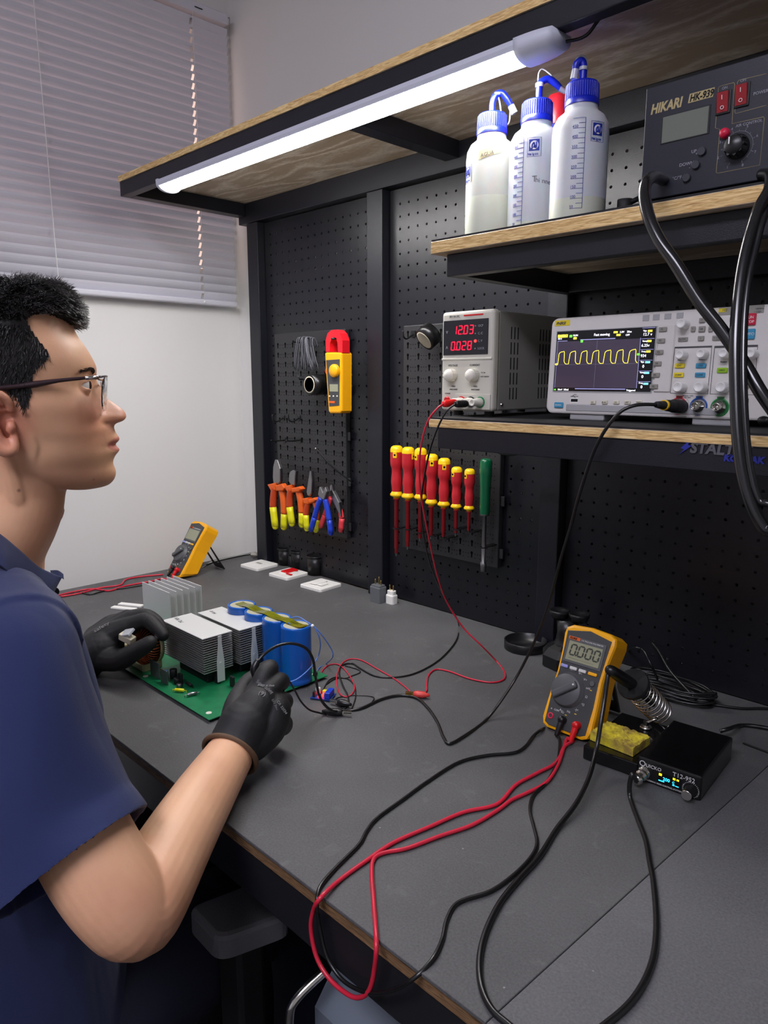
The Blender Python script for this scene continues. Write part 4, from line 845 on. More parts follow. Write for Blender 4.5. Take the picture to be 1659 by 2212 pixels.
for i, (u, v) in enumerate(((858,1141),(882,1143),(907,1150),(934,1157),(960,1163),(987,1143),(1015,1150),(1044,1182))):
    x, zz = U(u, v, 1, 1.112).x, U(u, v, 1, 1.112).z; b = MB()
    ring = [(.0090*math.cos(k*math.tau/16), .0090*math.sin(k*math.tau/16)) for k in range(16)]; rin = [(.0060*c_, .0060*s_) for c_, s_ in [(math.cos(k*math.tau/16), math.sin(k*math.tau/16)) for k in range(16)]]
    vs = [(p_[0],p_[1],z) for z in (-.001,.001) for p_ in ring]+[(p_[0],p_[1],z) for z in (-.001,.001) for p_ in rin]
    fs = []
    for k in range(16):
        n_ = (k+1) % 16; fs += [(k,n_,n_+16,k+16),(k+32,k+48,n_+48,n_+32),(k+16,n_+16,n_+48,k+48),(k,k+32,n_+32,n_)]
    b.add(vs, fs, False); b.box(-.0055,.0055,.0075,.0372,-.001,.001)
    o = b.build('tool_holder', 'steelg' if False else 'black'); o.location = (x, 1.112, zz)
    tag(o, 'small black ring holder under the '+('leftmost screwdriver','second screwdriver from the left','third screwdriver from the left','fourth screwdriver from the left','fifth screwdriver from the left','first small screwdriver','second small screwdriver','green nut driver')[i], 'tool holder', group='ring holders on the screwdriver board')
# black cable drooping under the lower shelf
b = MB(); b.tube([U(1064,962,1,1.10),U(1075,974,1,1.10),U(1100,980,1,1.10),U(1125,976,1,1.10),U(1142,965,1,1.10)], .0042, 10, sub=5); tag(b.build('hanging_cable', 'rubberb'), 'black cable loop drooping below the left end of the lower shelf', 'cable')
# ------------------------------------------------------------ small things at the back of the bench
def plate(u, v, label, red=False, extra=False, W=.074, D=.074):
    c = U(u, v, 2, .004); t = thing('switch_plate', label, 'wall plate', (c.x, c.y, 0), (0,0,math.radians(4)), group='white wall plates at the back of the bench')
    b = MB(); b.prism(rrect(W, D, .006, 4), .0005, .008, .002); b.build('plate', 'white', t)
    b = MB(); b.prism(rrect(.044, .030, .002, 3), .0082, .0098, .0006); b.build('cover_insert', 'white', t)
    if red:
        b = MB(); b.prism(rrect(.026, .040, .003, 3, -.004, .008), .0100, .0125, .0008); b.build('rocker', 'redp', t)
        b = MB(); b.box(.010, .030, -.018, -.012, .0100, .0112); b.build('red_bar', 'redp', t)
    elif extra:
        b = MB(); b.prism(rrect(.024, .040, .002, 3, -.008, .0), .0100, .0125, .0008); b.build('rocker', 'white', t)
        b = MB(); b.prism(rrect(.016, .024, .002, 3, .014, -.006), .0100, .0122, .0008); b.build('rocker', 'white', t)
    else:
        b = MB(); b.box(-.010, .010, -.004, .004, .0100, .0103); b.build('faint_mark', 'btn', t)
plate(560, 1221, 'plain white wall plate, the one nearest the corner'); plate(623, 1240, 'white wall plate with a red rocker', red=True); plate(693, 1264, 'white wall plate with two white rockers, nearest the power adapters', extra=True)
for i, (u, v, s) in enumerate(((618,1219,1),(647,1226,1),(683,1240,1.08))):
    c = U(u, v, 2, 0); t = thing('plastic_cup', ('small black round pot, left one of the row at the back','small black round pot, middle one of the row at the back','small black round pot, right and largest of the row at the back')[i], 'pot', (c.x, c.y, 0), group='black pots at the back of the bench')
    b = MB(); R = .0215*s; h = .046*s; b.lathe([(.0001,.0004),(R*.93,.0004),(R,h),(R*.93,h),(R*.86,.004),(.0001,.004)], 32); b.build('pot_wall', 'black', t)
    b = MB(); b.lathe([(R,h-.003),(R*1.06,h-.003),(R*1.06,h+.001),(R*.97,h+.001),(R*.97,h-.0005)], 32); b.build('rim', 'black', t)
M['greypl'] = mat('slate_plastic', (98,102,106), .5)
c = U(817,1279,2,0)*.955; c.z = 0; t = thing('plug_adapter', 'grey plug adapter standing with its pins up', 'adapter', (c.x, c.y, 0))
b = MB(); b.prism(rrect(.032,.024,.003,3), .0004, .0375, .003); b.build('body', 'greypl', t)
b = MB(); b.prism(rrect(.028,.020,.003,3), .0378, .0405, .001); b.build('pin_base', 'greypl', t)
for x, y, h in ((-.009,0,.052),(.0,.003,.058),(.009,0,.052)): b = MB(); b.cyl((x,y,.0408),(x,y,h),.0015,n=10,bev=.0005); b.build('pin', 'brass', t)
c = U(846,1287,2,0)*.965; c.z = 0; t = thing('plug_adapter', 'small white plug adapter beside the grey one', 'adapter', (c.x, c.y, 0))
b = MB(); b.prism(rrect(.024,.020,.006,4), .0004, .0215, .003); b.build('body', 'white', t)
b = MB(); b.prism(rrect(.020,.014,.005,4), .0217, .0300, .001); b.build('pin_base', 'white', t)
for x in (-.0055,.0055): b = MB(); b.cyl((x,0,.0302),(x,0,.043),.0015,n=10,bev=.0005); b.build('pin', 'brass', t)
# coax connector in the corner
c = U(566,1200,2,0.012); t = thing('coax_connector', 'silver knurled connector with blue sleeve in the back corner', 'connector', (c.x, c.y, .0115), (0,0,math.radians(22)))
b = MB(); b.m = Matrix.Rotation(math.pi/2, 4, 'Y'); b.lathe([(.0001,-.034),(.007,-.034),(.0078,-.030),(.0078,-.006),(.0112,-.005),(.0112,.004),(.006,.005),(.006,.010),(.0001,.010)], 32); b.build('metal_body', 'chrome', t)
b = MB(); b.m = Matrix.Rotation(math.pi/2, 4, 'Y'); b.lathe([(.0055,.0102),(.0055,.030),(.0030,.034),(.0001,.034)], 20); b.build('sleeve', 'bluegrip', t)
# round black lid and black stand
c = U(1135,1400,2,0); t = thing('round_lid', 'shallow round black lid lying left of the black stand', 'lid', (c.x, c.y, 0)); R = .0400
b = MB(); b.lathe([(.0001,.0006),(R-.001,.0006),(R,.0015),(R,.0165),(R-.0012,.0175),(R-.0028,.0165),(R-.0032,.0050),(.0001,.0048)], 48); b.build('dish', 'black', t)
M['silverp'] = mat('foil', (200,200,200), .25, metal=1)
b = MB(); b.tube([(.010,-.020,.0062),(.020,-.010,.0062),(.028,.006,.0062)], .0016, 8, sub=4, flat=.5); b.build('silver_strip', 'silverp', t)
c = U(1206,1440,2,0); t = thing('black_stand', 'black plastic stand with two round cups on top behind the multimeter', 'stand', (c.x+.004, c.y+.018, 0), (0,0,math.radians(10)))
b = MB(); b.lathe([(.0001,.0005),(.041,.0005),(.044,.003),(.044,.022),(.034,.034),(.022,.040),(.0001,.040)], 8, smooth=False); b.build('base', 'black', t)
b = MB(); b.lathe([(.0225,.0402),(.0195,.046),(.0175,.060),(.019,.084),(.0001,.084)], 32); b.build('column', 'black', t)
for x in (-.016, .020):
    b = MB(); b.m = Matrix.Translation((x, 0, .0845)); b.lathe([(.0001,0),(.014,0),(.0175,.008),(.0185,.013),(.0165,.0145),(.013,.012),(.0001,.010)], 28); b.build('cup', 'black', t)
# ------------------------------------------------------------ multimeters
M['mdial'] = mat('dial_grey', (84,86,88), .45); M['lilac'] = mat('lilac_button', (150,150,214), .4); M['silb'] = mat('silver_button', (206,206,202), .4); M['markw'] = mat('white_mark', (212,212,210), .5); M['marky'] = mat('yellow_mark', (226,190,60), .5)
def meter(label, mtx, digits, stand, lean=25):
    """local frame: x right, z up the face, y into the body; origin at the bottom front edge centre"""
    t = thing('multimeter', label, 'multimeter', mtx=mtx)
    W, L, D = .082, .158, .040
    out = [(-.036,.004),(-.028,0),(.028,0),(.036,.004),(.0395,.014),(.0385,.05),(.0362,.085),(.0375,.115),(.0408,.140),(.0395,.150),(.030,.1555),(0,.1580),(-.030,.1555),(-.0395,.150),(-.0408,.140),(-.0375,.115),(-.0362,.085),(-.0385,.05),(-.0395,.014)]
    b = MB(); b.m = RXM; b.prism(out, -D, 0, .005); hb = b.build('holster', 'fyel', t); tn = math.tan(math.radians(lean))
    for v in hb.data.vertices:
        lo = v.co.y*tn+.0006
        if v.co.y > 0 and v.co.z < .045: v.co.z = lo+(v.co.z)*(.045-lo)/.045
    face = [(-.0325,.010),(-.025,.006),(.025,.006),(.0325,.010),(.0335,.05),(.0315,.085),(.033,.115),(.0350,.145),(0,.1520),(-.0350,.145),(-.033,.115),(-.0315,.085),(-.0335,.05)]
    b = MB(); b.m = RXM; b.prism(face, -.002, .0012, .0008); b.build('face', 'dgrey', t)
    b = MB(); b.box(-.030, .030, -.0026, -.001, .100, .1385, .001); b.build('display_bezel', 'mdial', t)
    b = MB(); b.box(-.0265, .0265, -.0032, -.0024, .1035, .1315, .0004, 1); b.build('display', 'lcdg', t)
    b = MB(); b.box(-.029,-.011,-.0030,-.0025,.1338,.1380); b.build('badge', 'orange', t); text('lettering', 'FLUKE', .0040, 'slot', t, (-.0275,-.0032,.1345), shear=.2, bold=.0001); text('lettering', '115 TRUE RMS MULTIMETER', .0028, 'markw', t, (-.009,-.0028,.1347))
    if digits:
        b = MB(); seven(b, '0.000', -.0215, .1120, .0150, -.0037, slant=.08, gap=.28, t=.15); b.build('display_digits', 'lcdd', t)
        text('lettering', 'V', .003, 'lcdd', t, (.0215,-.0034,.121)); text('lettering', 'AC', .0026, 'lcdd', t, (.0210,-.0034,.115)); b = MB(); b.box(-.022,.018,-.0034,-.0032,.1070,.1073); b.build('bar_graph', 'lcdd', t)
    for x, mt in ((-.0245,'lilac'),(-.0100,'silb'),(.0045,'silb'),(.0205,'fyel')):
        b = MB(); w_ = .0058 if mt != 'fyel' else .0070; b.box(x-w_, x+w_, -.0036, -.0010, .0915, .0962, .0012); b.build('button', mt, t)
    b = MB(); b.cyl((.0235,-.001,.081),(.0235,-.0036,.081),.0042,n=20,bev=.0008); b.build('round_button', 'mdial', t)
    b = MB(); b.m = TR((-.010,-.001,.062), RX); b.lathe([(.0255,0),(.0255,.0012),(.0235,.0020),(.0230,.0065),(.0215,.0080),(.0001,.0082)], 48)
    b.m = TR((-.010,-.001,.062), RX) @ Matrix.Rotation(math.radians(38), 4, 'Z'); b.box(-.0205,.0205,-.0052,.0052,.0075,.0150,.0030,3); b.build('dial', 'mdial', t)
    b = MB(); b.m = TR((-.010,-.001,.062), RX) @ Matrix.Rotation(math.radians(38), 4, 'Z'); b.cyl((.0165,0,.0148),(.0165,0,.0155),.0014,n=12); b.build('pointer_dot', 'markw', t)
    for ang, s, mt in ((95,'OFF','markw'),(68,'V~','markw'),(46,'V=','markw'),(22,'mV','markw'),(-2,'Ω','markw'),(-24,'•))','markw'),(-48,'-|<','markw'),(-72,'Hz','markw'),(-95,'A~','markw')):
        a = math.radians(ang); text('lettering', s, .0046, mt, t, (-.010+.0300*math.cos(a)-.0018, -.0015, .062+.0300*math.sin(a)-.0015))
    for ang in (60, 16, -54, -78):
        a = math.radians(ang); b = MB(); x, z = -.010+.0352*math.cos(a), .062+.0352*math.sin(a); b.box(x-.0016,x+.0016,-.0015,-.0011,z-.0006,z+.0006); b.build('yellow_mark', 'marky', t)
    b = MB(); b.m = TR((-.0255,-.0010,.0195), RX); b.lathe([(.0046,0),(.0046,.0010),(.0026,.0010),(.0026,.0001),(.0001,.0001)], 20); b.build('red_jack', 'redb', t)
    for x, mt in ((-.0040,'black'),(.0190,'redp')):
        b = MB(); b.m = TR((x,-.0010,.0200), RX); b.lathe([(.0052,0),(.0052,.0085),(.0040,.0110),(.0001,.0112)], 20); b.build('plug', mt, t)
        b = MB(); b.tube([(x,-.0070,.0195),(x-.0004,-.0080,.008),(x-.001,-.0086,-.004)], [.0046,.0042,.0030], 14, sub=4); b.build('plug_boot', mt, t)
    text('lettering', 'A   COM   VΩ', .0036, 'markw', t, (-.028,-.0015,.0285))
    if stand:
        b = MB(); b.m = Matrix(); 
        hy, hz = D+.0005, .112; ty, tz = stand
        for x in (-.024, .018): b.add([(x,hy,hz),(x+.006,hy,hz),(x+.006,hy+.004,hz),(x,hy+.004,hz),(x,ty,tz),(x+.006,ty,tz),(x+.006,ty+.004,tz+.002),(x,ty+.004,tz+.002)], [(0,1,2,3),(7,6,5,4),(0,4,5,1),(1,5,6,2),(2,6,7,3),(3,7,4,0)])
        b.add([(x,hy+(ty-hy)*f,hz+(tz-hz)*f) for f in (.75,1.0) for x in (-.019,.019)]+[(x,hy+.003+(ty-hy)*f,hz+(tz-hz)*f) for f in (.75,1.0) for x in (-.019,.019)], [(0,1,3,2),(4,6,7,5),(0,4,5,1),(2,3,7,6)])
        b.box(-.025, .025, hy-.0003, hy+.004, hz-.004, hz+.006); b.build('tilt_stand', 'black', t)
    return t
MM1 = TR((-.494, .853, .0035), (math.radians(-25), 0, math.radians(0)))
meter('yellow multimeter reading 0.000 leaning on its stand near the sponge', MM1, True, (.108, .0512))
MM2 = TR((-1.652, .884, .0035), (math.radians(-33), 0, math.radians(-3)))
meter('yellow multimeter with blank display leaning against its stand by the white wall', MM2, False, (.114, .0730), 33)
# ------------------------------------------------------------ power inverter board under repair
M['pcb'] = mat('green_board', (22,120,74), .38, var=.25, vscale=60); M['alu'] = mat('aluminium', (196,197,196), .38, metal=.75, bump=.1, bscale=90); M['alut'] = mat('aluminium_top', (222,223,222), .45, metal=.35, bump=.2, bscale=60)
M['capb'] = mat('capacitor_sleeve', (12,92,186), .28, spec=.6); M['captop'] = mat('capacitor_top', (178,176,150), .4); M['kapton'] = mat('amber_tape', (120,122,20), .18, var=.4, vscale=70); M['copper'] = mat('copper_wire', (206,112,72), .28, metal=.85); M['bobbin'] = mat('cream_bobbin', (176,174,130), .5); M['dark'] = mat('component_black', (24,24,26), .5)
BX0, BX1, BYF, BYB = -1.365, -.885, .520, .750
bd = thing('circuit_board', 'green power circuit board with three heatsinks and four blue capacitors', 'circuit board', (-1.1, .63, 0)); T0 = Matrix.Translation((1.1, -.63, 0))
def NB(): b = MB(); b.m = T0.copy(); return b
b = NB(); b.box(BX0, BX1, BYF, BYB, .0045, .0061, .0004, 1); b.build('board', 'pcb', bd)
for x, y in ((BX0+.02, BYF+.02), (BX1-.02, BYF+.012), (BX0+.02, BYB-.02), (BX1-.02, BYB-.012), (-1.1,.53)):
    b = NB(); b.cyl((x,y,.0002),(x,y,.0044),.003,n=10); b.build('standoff', 'dark', bd)
    b = NB(); b.cyl((x,y,.0062),(x,y,.0064),.0045,n=20); b.build('solder_pad', 'cream', bd)
def finsink(x0, x1, y0, y1, z0, z1, n, label):
    """stack of horizontal plates on a central web"""
    b = NB(); st = (z1-z0)/n
    for k in range(n): b.box(x0, x1, y0, y1, z0+k*st, z0+k*st+st*.34)
    b.box(x0+.03, x1-.03, (y0+y1)/2-.002, (y0+y1)/2+.002, z0, z1)
    o = b.build('heatsink', 'alu', bd)
    b = NB(); b.box(x0-.0006, x1+.0006, y0-.0006, y1+.0006, z1-.0002, z1+.0012); b.build('heatsink_top', 'alut', o)
    b = NB(); yc = (y0+y1)/2+.003; b.m = T0 @ TR((x1+.0006, yc, 0), (math.pi/2, 0, math.pi/2))
    b.prism([(-.0035,z1-.001),(-.0035,z0+.045),(-.007,z0+.015),(-.007,z0-.020),(.007,z0-.020),(.007,z0+.015),(.0035,z0+.045),(.0035,z1-.001)], 0, .0013, .0003); b.cyl((0,z0+.012,.0013),(0,z0+.012,.0022),.0022,n=12); b.build('clip_bracket', 'alut', o)
    return o
h1 = finsink(-1.115, -.985, .574, .629, .030, .0895, 15, 1)
h2 = finsink(-1.108, -.978, .639, .688, .030, .0895, 15, 2)
text('ink_note', 'M2 90V', .010, 'print', h1, Matrix.Translation((.02, -.035, .0909)) @ Matrix.Rotation(math.radians(170), 4, 'Z'), ext=.00005); text('ink_note', 'NR 07', .008, 'print', h2, Matrix.Translation((.02, .030, .0909)) @ Matrix.Rotation(math.radians(170), 4, 'Z'), ext=.00005)
for h_, yy in ((h1, .6), (h2, .664)):
    b = NB(); b.box(-1.09, -1.0, yy-.012, yy+.012, .0065, .0300, .002); b.build('power_module', 'dark', bd)
b = NB(); 
x0, x1 = -1.335, -1.225
for k in range(6): y = .648+k*.0135; b.box(x0, x1, y, y+.0016, .030, .100)
b.box(x0, x1, .648, .7175, .020, .030); b.build('vertical_heatsink', 'alut', bd)
b = NB(); b.box(-1.31, -1.25, .665, .70, .0065, .0198, .001); b.build('power_module', 'dark', bd)
# capacitors
caps = []
for i, x in enumerate((-.905, -.957, -1.009, -1.061)):
    b = NB(); b.m = T0 @ Matrix.Translation((x, .700, 0)); R = .0250
    b.lathe([(R*.96,.0066),(R,.009),(R*.995,.013),(R*.955,.0155),(R*1.0,.0185),(R,.1000),(R*.985,.1030),(R*.93,.1042),(R*.84,.1036),(R*.84,.1024),(.0001,.1024)], 44); c_ = b.build('capacitor', 'capb', bd); caps.append(c_)
    b = NB(); b.m = T0 @ Matrix.Translation((x, .700, 0)); b.cyl((0,0,.1025),(0,0,.1029),R*.83,n=40); b.build('capacitor_top', 'captop', c_)
b = NB(); 
b.m = T0.copy(); N = 30
xs = [-1.070+(.187)*k/N for k in range(N+1)]
dips = [.1046-.0012*math.cos((x+.905)/.052*math.tau) for x in xs]
vs = [(x, y, z) for x, z in zip(xs, dips) for y in (.692, .710)]; b.add(vs, [(2*k, 2*k+2, 2*k+3, 2*k+1) for k in range(N)]); b.add([(x,y,z-.0003) for x,y,z in vs], [(2*k+1, 2*k+3, 2*k+2, 2*k) for k in range(N)]); b.build('amber_tape', 'kapton', bd)
text('capacitor_print', '450V 1000uF', .009, 'print', caps[0], Matrix.Translation((-.905+1.1-.0105, .700-.63-.0232, .03)) @ Matrix.Rotation(math.radians(-24), 4, 'Z') @ Matrix.Rotation(math.pi/2, 4, 'X') @ Matrix.Rotation(math.pi/2, 4, 'Z'), ext=.00005)
# toroid and bobbin
b = NB(); b.m = T0 @ TR((-1.148, .553, .044), (math.radians(90), 0, math.radians(14)))
b.tube([(.0245*math.cos(a), .0245*math.sin(a), 0) for a in [k*math.tau/40 for k in range(40)]], .0115, 12, closed=True)
to = b.build('toroid_core', 'dark', bd)
b = NB(); b.m = T0 @ TR((-1.148, .553, .044), (math.radians(90), 0, math.radians(14)))
for k in range(44):
    a = k*math.tau/44; b.tube([((.0245+.0124*math.cos(q_))*math.cos(a), (.0245+.0124*math.cos(q_))*math.sin(a), .0124*math.sin(q_)) for q_ in [j*math.tau/10 for j in range(10)]], .0011, 5, closed=True)
b.build('copper_winding', 'copper', to)
b = NB(); b.m = T0 @ TR((-1.150, .561, .044), (math.radians(90), 0, math.radians(14))); b.lathe([(.0375,-.003),(.0405,-.003),(.0405,.004),(.0375,.004),(.0375,-.003)], 44); b.build('cream_ring', 'bobbin', to)
b = NB(); b.box(-1.182,-1.118,.534,.537,.0063,.0180,.001,1); b.box(-1.182,-1.118,.568,.571,.0063,.0180,.001,1); b.box(-1.182,-1.179,.537,.568,.0063,.0180); b.box(-1.121,-1.118,.537,.568,.0063,.0180); b.box(-1.179,-1.121,.537,.568,.0063,.0085); b.build('bobbin_base', 'bobbin', bd)
for x, y, w_, h_, z_ in ((-1.235,.56,.03,.025,.024), (-1.275,.565,.026,.022,.020)):
    b = NB(); b.box(x-w_/2, x+w_/2, y-h_/2, y+h_/2, .0063, z_, .003); b.build('relay_block', 'bobbin', bd)
M['gpl'] = mat('small_pcb_grey', (74,86,80), .45)
for x, y, w_, z_ in ((-1.085,.540,.030,.034), (-1.050,.538,.022,.030)):
    b = NB(); b.box(x-w_/2, x+w_/2, y-.0008, y+.0008, .0063, z_); b.build('daughter_board', 'gpl', bd)
random.seed(5)
for x, y, r, h_, mt in ((-1.066,.548,.005,.020,'capb'),(-1.035,.553,.006,.016,'dark'),(-1.060,.560,.006,.022,'dark'),(-1.020,.548,.0045,.012,'steelg'),(-.93,.655,.004,.010,'dark'),(-.945,.64,.006,.014,'dark'),(-.90,.735,.004,.012,'dark'),(-1.215,.54,.004,.010,'dark')):
    b = NB(); b.cyl((x,y,.0063),(x,y,h_),r,n=16,bev=.0006); b.build('small_capacitor', mt, bd)
for x, y, a, mt in ((-1.002,.538,.6,'lime'),(-1.012,.561,0,'dark'),(-.975,.545,1.3,'steelg'),(-1.10,.556,.3,'lime')):
    b = NB(); b.m = T0 @ TR((x,y,.010),(0,0,a)); b.cyl((-.008,0,0),(.008,0,0),.0026,n=12,bev=.0008); b.cyl((-.012,0,0),(.012,0,0),.0005,n=6); b.cyl((-.0118,0,0),(-.0118,0,-.0035),.0005,n=6); b.cyl((.0118,0,0),(.0118,0,-.0035),.0005,n=6); b.build('resistor', mt, bd)
for x, y in ((-1.03,.556),(-.99,.60),(-.96,.61)):
    b = NB(); b.box(x-.005,x+.005,y-.002,y+.002,.0063,.024,.0006); b.build('transistor', 'dark', bd)
# two white strips left of the rear heatsink
for dx, dy, lb in ((0,0,'upper of the two small white strips left of the rear heatsink'),(.012,-.022,'lower of the two small white strips left of the rear heatsink')):
    c = U(283,1309,2,0); b = MB(); b.m = TR((c.x+dx, c.y+dy, 0), (0,0,math.radians(28))); b.box(-.030,.030,-.007,.007,.0004,.0045,.0008); tag(b.build('white_strip','white'), lb, 'strip')
# small blue module with red leds
c = U(698,1502,2,.004); md = thing('small_module', 'tiny blue module board with red lights beside the green board', 'circuit board', (c.x, c.y, 0), (0,0,math.radians(28)))
M['bluepcb'] = mat('blue_board', (28,62,140), .4); M['ledon'] = mat('lit_red_led', (255,40,30), .4, emit=3.0)
b = MB(); b.box(-.017,.017,-.013,.013,.002,.0036); b.build('board', 'bluepcb', md)
b = MB(); b.box(.006,.015,-.011,.011,.0037,.0135,.0008); b.build('screw_terminal', 'bluegrip', md)
b = MB(); b.cyl((-.010,.004,.0037),(-.010,.004,.014),.0042,n=16,bev=.0006); b.build('small_capacitor', 'silb', md)
b = MB(); b.box(-.014,-.010,-.010,-.004,.0037,.012); b.build('connector', 'dark', md)
for x, y, z in ((-.004,-.008,.007),(.001,-.004,.008),(-.006,-.002,.010)): b = MB(); b.cyl((x,y,.0037),(x,y,z),.0017,n=10,bev=.0005); b.build('led', 'ledon', md)
b = MB(); b.box(-.002,.004,.002,.008,.0037,.0110,.0006); b.build('yellow_part', 'lime', md)
for x, y in ((-.014,.010),(.003,.010),(.0045,-.010)): b = MB(); b.cyl((x,y,.0),(x,y,.0019),.0008,n=6); b.build('pin', 'chrome', md)
# ------------------------------------------------------------ soldering station, sponge, stand, iron
QM = TR((-.443, .819, 0), (0, 0, math.radians(4.5)))
M['gloss'] = mat('gloss_black', (12,12,13), .16, spec=.6)
qs = thing('soldering_station', 'low black soldering station with a small lit display and round knob', 'soldering station', mtx=QM)
b = MB(); b.box(0, .0735, 0, .128, .0008, .0200, .0015); b.build('tray', 'gloss', qs)
b = MB(); b.box(.0737, .152, -.002, .126, .0008, .0330, .0022); b.build('control_box', 'gloss', qs)
b = MB(); b.box(.0760, .1500, -.0032, -.0019, .0030, .0310, .0005); b.build('front_panel', 'black', qs)
q = lambda u, v, y=-.0032: LP(u, v, QM, 1, y)
a = q(1391,1640); text('lettering', 'Q', .0105, 'markw', qs, (.0765, -.0034, .0215)); text('lettering', 'UICKO', .0062, 'markw', qs, (.0850, -.0034, .0222)); text('lettering', 'T12-952', .0078, 'markw', qs, (.1180, -.0034, .0222)); text('lettering', 'SOLDERING IRON CONTROL STATION', .0026, 'markw', qs, (.0850, -.0034, .0042))
M['oled'] = mat('oled_black', (4,4,6), .1); M['oledb'] = mat('oled_blue', (40,190,255), .5, emit=1.4); M['oledy'] = mat('oled_yellow', (250,230,20), .5, emit=1.2)
b = MB(); b.box(.1010,.1290,-.0038,-.0031,.0080,.0205); sp = b.build('display', 'oled', qs)
for x0, x1, z0, z1, mt in ((.1020,.1055,.0172,.0200,'oledy'),(.1190,.1220,.0176,.0200,'oledy'),(.1235,.1262,.0176,.0196,'oledy'),(.1020,.1090,.0100,.0112,'oledb'),(.1190,.1215,.0098,.0112,'oledb'),(.1225,.1265,.0098,.0106,'oledb')):
    b = MB(); b.box(x0,x1,-.0041,-.0037,z0,z1); b.build('display_mark', mt, sp)
text('display_text', '200', .0058, 'oledb', sp, (.1070,-.0041,.0124)); text('display_text', 'C', .0040, 'oledb', sp, (.1185,-.0041,.0124))
b = MB(); b.m = TR((.1405,-.0032,.0120), RX); b.lathe([(.0068,0),(.0068,.002),(.0062,.003),(.0060,.0145),(.0056,.0155),(.0001,.0157)], 32); kb = b.build('knob', 'black', qs)
b = MB(); b.m = TR((.1405,-.0185,.0120), RX); b.lathe([(.0056,0),(.0061,.0002),(.0061,.0008),(.0056,.0010)], 32); b.build('silver_rim', 'chrome', kb)
b = MB()
for k in range(26):
    a = math.radians(-60+k*300/25-0); b.box(0,0,0,0,0,0) if False else b.tube([(.1405+.0088*math.cos(a),-.0034,.0120+.0088*math.sin(a)),(.1405+.0102*math.cos(a),-.0034,.0120+.0102*math.sin(a))], .0003, 4)
o = b.build('knob_scale', 'markw', qs)
b = MB(); b.m = TR((.0835,-.0030,.0135), RX); b.lathe([(.0078,0),(.0078,.003),(.0062,.0035),(.0062,.008),(.0072,.0085),(.0072,.0120),(.0056,.0125),(.0056,.0190),(.0066,.0195),(.0066,.0240),(.0040,.0260),(.0001,.0260)], 24); b.build('round_connector', 'chrome', qs)
spg = MB(); bm = bmesh.new(); bmesh.ops.create_grid(bm, x_segments=28, y_segments=20, size=.5)
random.seed(11)
vs = []; 
for v in bm.verts: v.co = Vector((v.co.x*.062, v.co.y*.046, .012+random.uniform(-.0013,.0013)))
bmesh.ops.recalc_face_normals(bm, faces=bm.faces[:]); r = bmesh.ops.extrude_face_region(bm, geom=bm.faces[:])
for v in [g for g in r['geom'] if isinstance(g, bmesh.types.BMVert)]: v.co.z = random.uniform(0,.0004)
bmesh.ops.recalc_face_normals(bm, faces=bm.faces[:]); spg.bm(bm)
M['sponge'] = mat('yellow_sponge', (236,218,52), .9, bump=1.0, bscale=260, var=.5, vscale=55, col2=(150,126,60))
o = spg.build('sponge', 'sponge'); o.matrix_world = QM @ TR((.034, .038, .0206), (0, math.radians(0), math.radians(-6))); tag(o, 'worn yellow sponge lying on the soldering station tray', 'sponge')
# spring holder
Rg = UD(1368,1478,.985); Re = UD(1424,1536,1.035); ax = (Re-Rg).normalized()
hd = thing('iron_holder', 'chrome spring soldering iron holder with black funnel ring', 'iron holder', Rg); 
HMX = ax.to_track_quat('Z','Y').to_matrix().to_4x4(); Lh = (Re-Rg).length
b = MB(); b.m = HMX; b.lathe([(.0215,-.003),(.0225,0),(.0215,.004),(.0170,.012),(.0160,.012),(.0185,.003),(.0185,-.002),(.0215,-.003)], 36); b.build('funnel', 'blackm', hd)
b = MB(); b.m = HMX; nT = 8; b.tube([((.0185-.003*abs(f-.5))*math.cos(f*nT*math.tau), (.0185-.003*abs(f-.5))*math.sin(f*nT*math.tau), .012+f*(Lh-.008)) for f in [k/(nT*24) for k in range(nT*24+1)]], .0013, 8); b.build('spring', 'chrome', hd)
st = QM @ Vector((.045,.102,.0202)); stl = st-Rg
b = MB(); b.cyl(stl, stl+Vector((0,0,.003)), .0085, n=20, bev=.001); b.cyl(stl+Vector((0,0,.003)), stl+Vector((0,0,.010)), .0042, n=14); b.tube([stl+Vector((0,0,.008)), stl+Vector((.012,.006,.016)), ax*(Lh*.8)+Vector((0,0,-.0172))], .0018, 8, sub=4); b.build('stand_post', 'chrome', hd)
ir = thing('soldering_iron', 'black soldering iron resting in the spring holder', 'soldering iron', Rg)
tail = UD(1322,1450,.955)-Rg; 
b = MB(); b.tube([tail+Vector((-.004,0,.001)), tail, tail*.55+ax*.004+Vector((0,0,.0)), ax*.012, ax*(Lh*.75)], [.0062,.0075,.0085,.0075,.0040], 16, sub=5); b.build('handle', 'black', ir)
def cable(name, label, pts, r, mt='rubberb', sub=8, dep=None, n=8, group=None, cat='cable'):
    """pts: (u, v) on the bench, (u, v, depth) free in the air, or Vector"""
    P = []
    for p in pts:
        if isinstance(p, Vector): P.append(p)
        elif len(p) == 2:
            q_ = U(p[0], p[1], 2, r+.0005)
            if q_.y < YB0-.004: q_ = U(p[0], p[1], 1, YB0-.006-r)
            P.append(q_)
        else: P.append(UD(*p))
    o3 = P[0].copy(); b = MB(); b.tube([x-o3 for x in P], r, n, sub=sub); o = b.build(name, mt); o.location = o3
    return tag(o, label, cat, group)
tw = Rg+tail+Vector((-.004,0,.001))
conn = QM @ Vector((.0835,-.029,.0130))
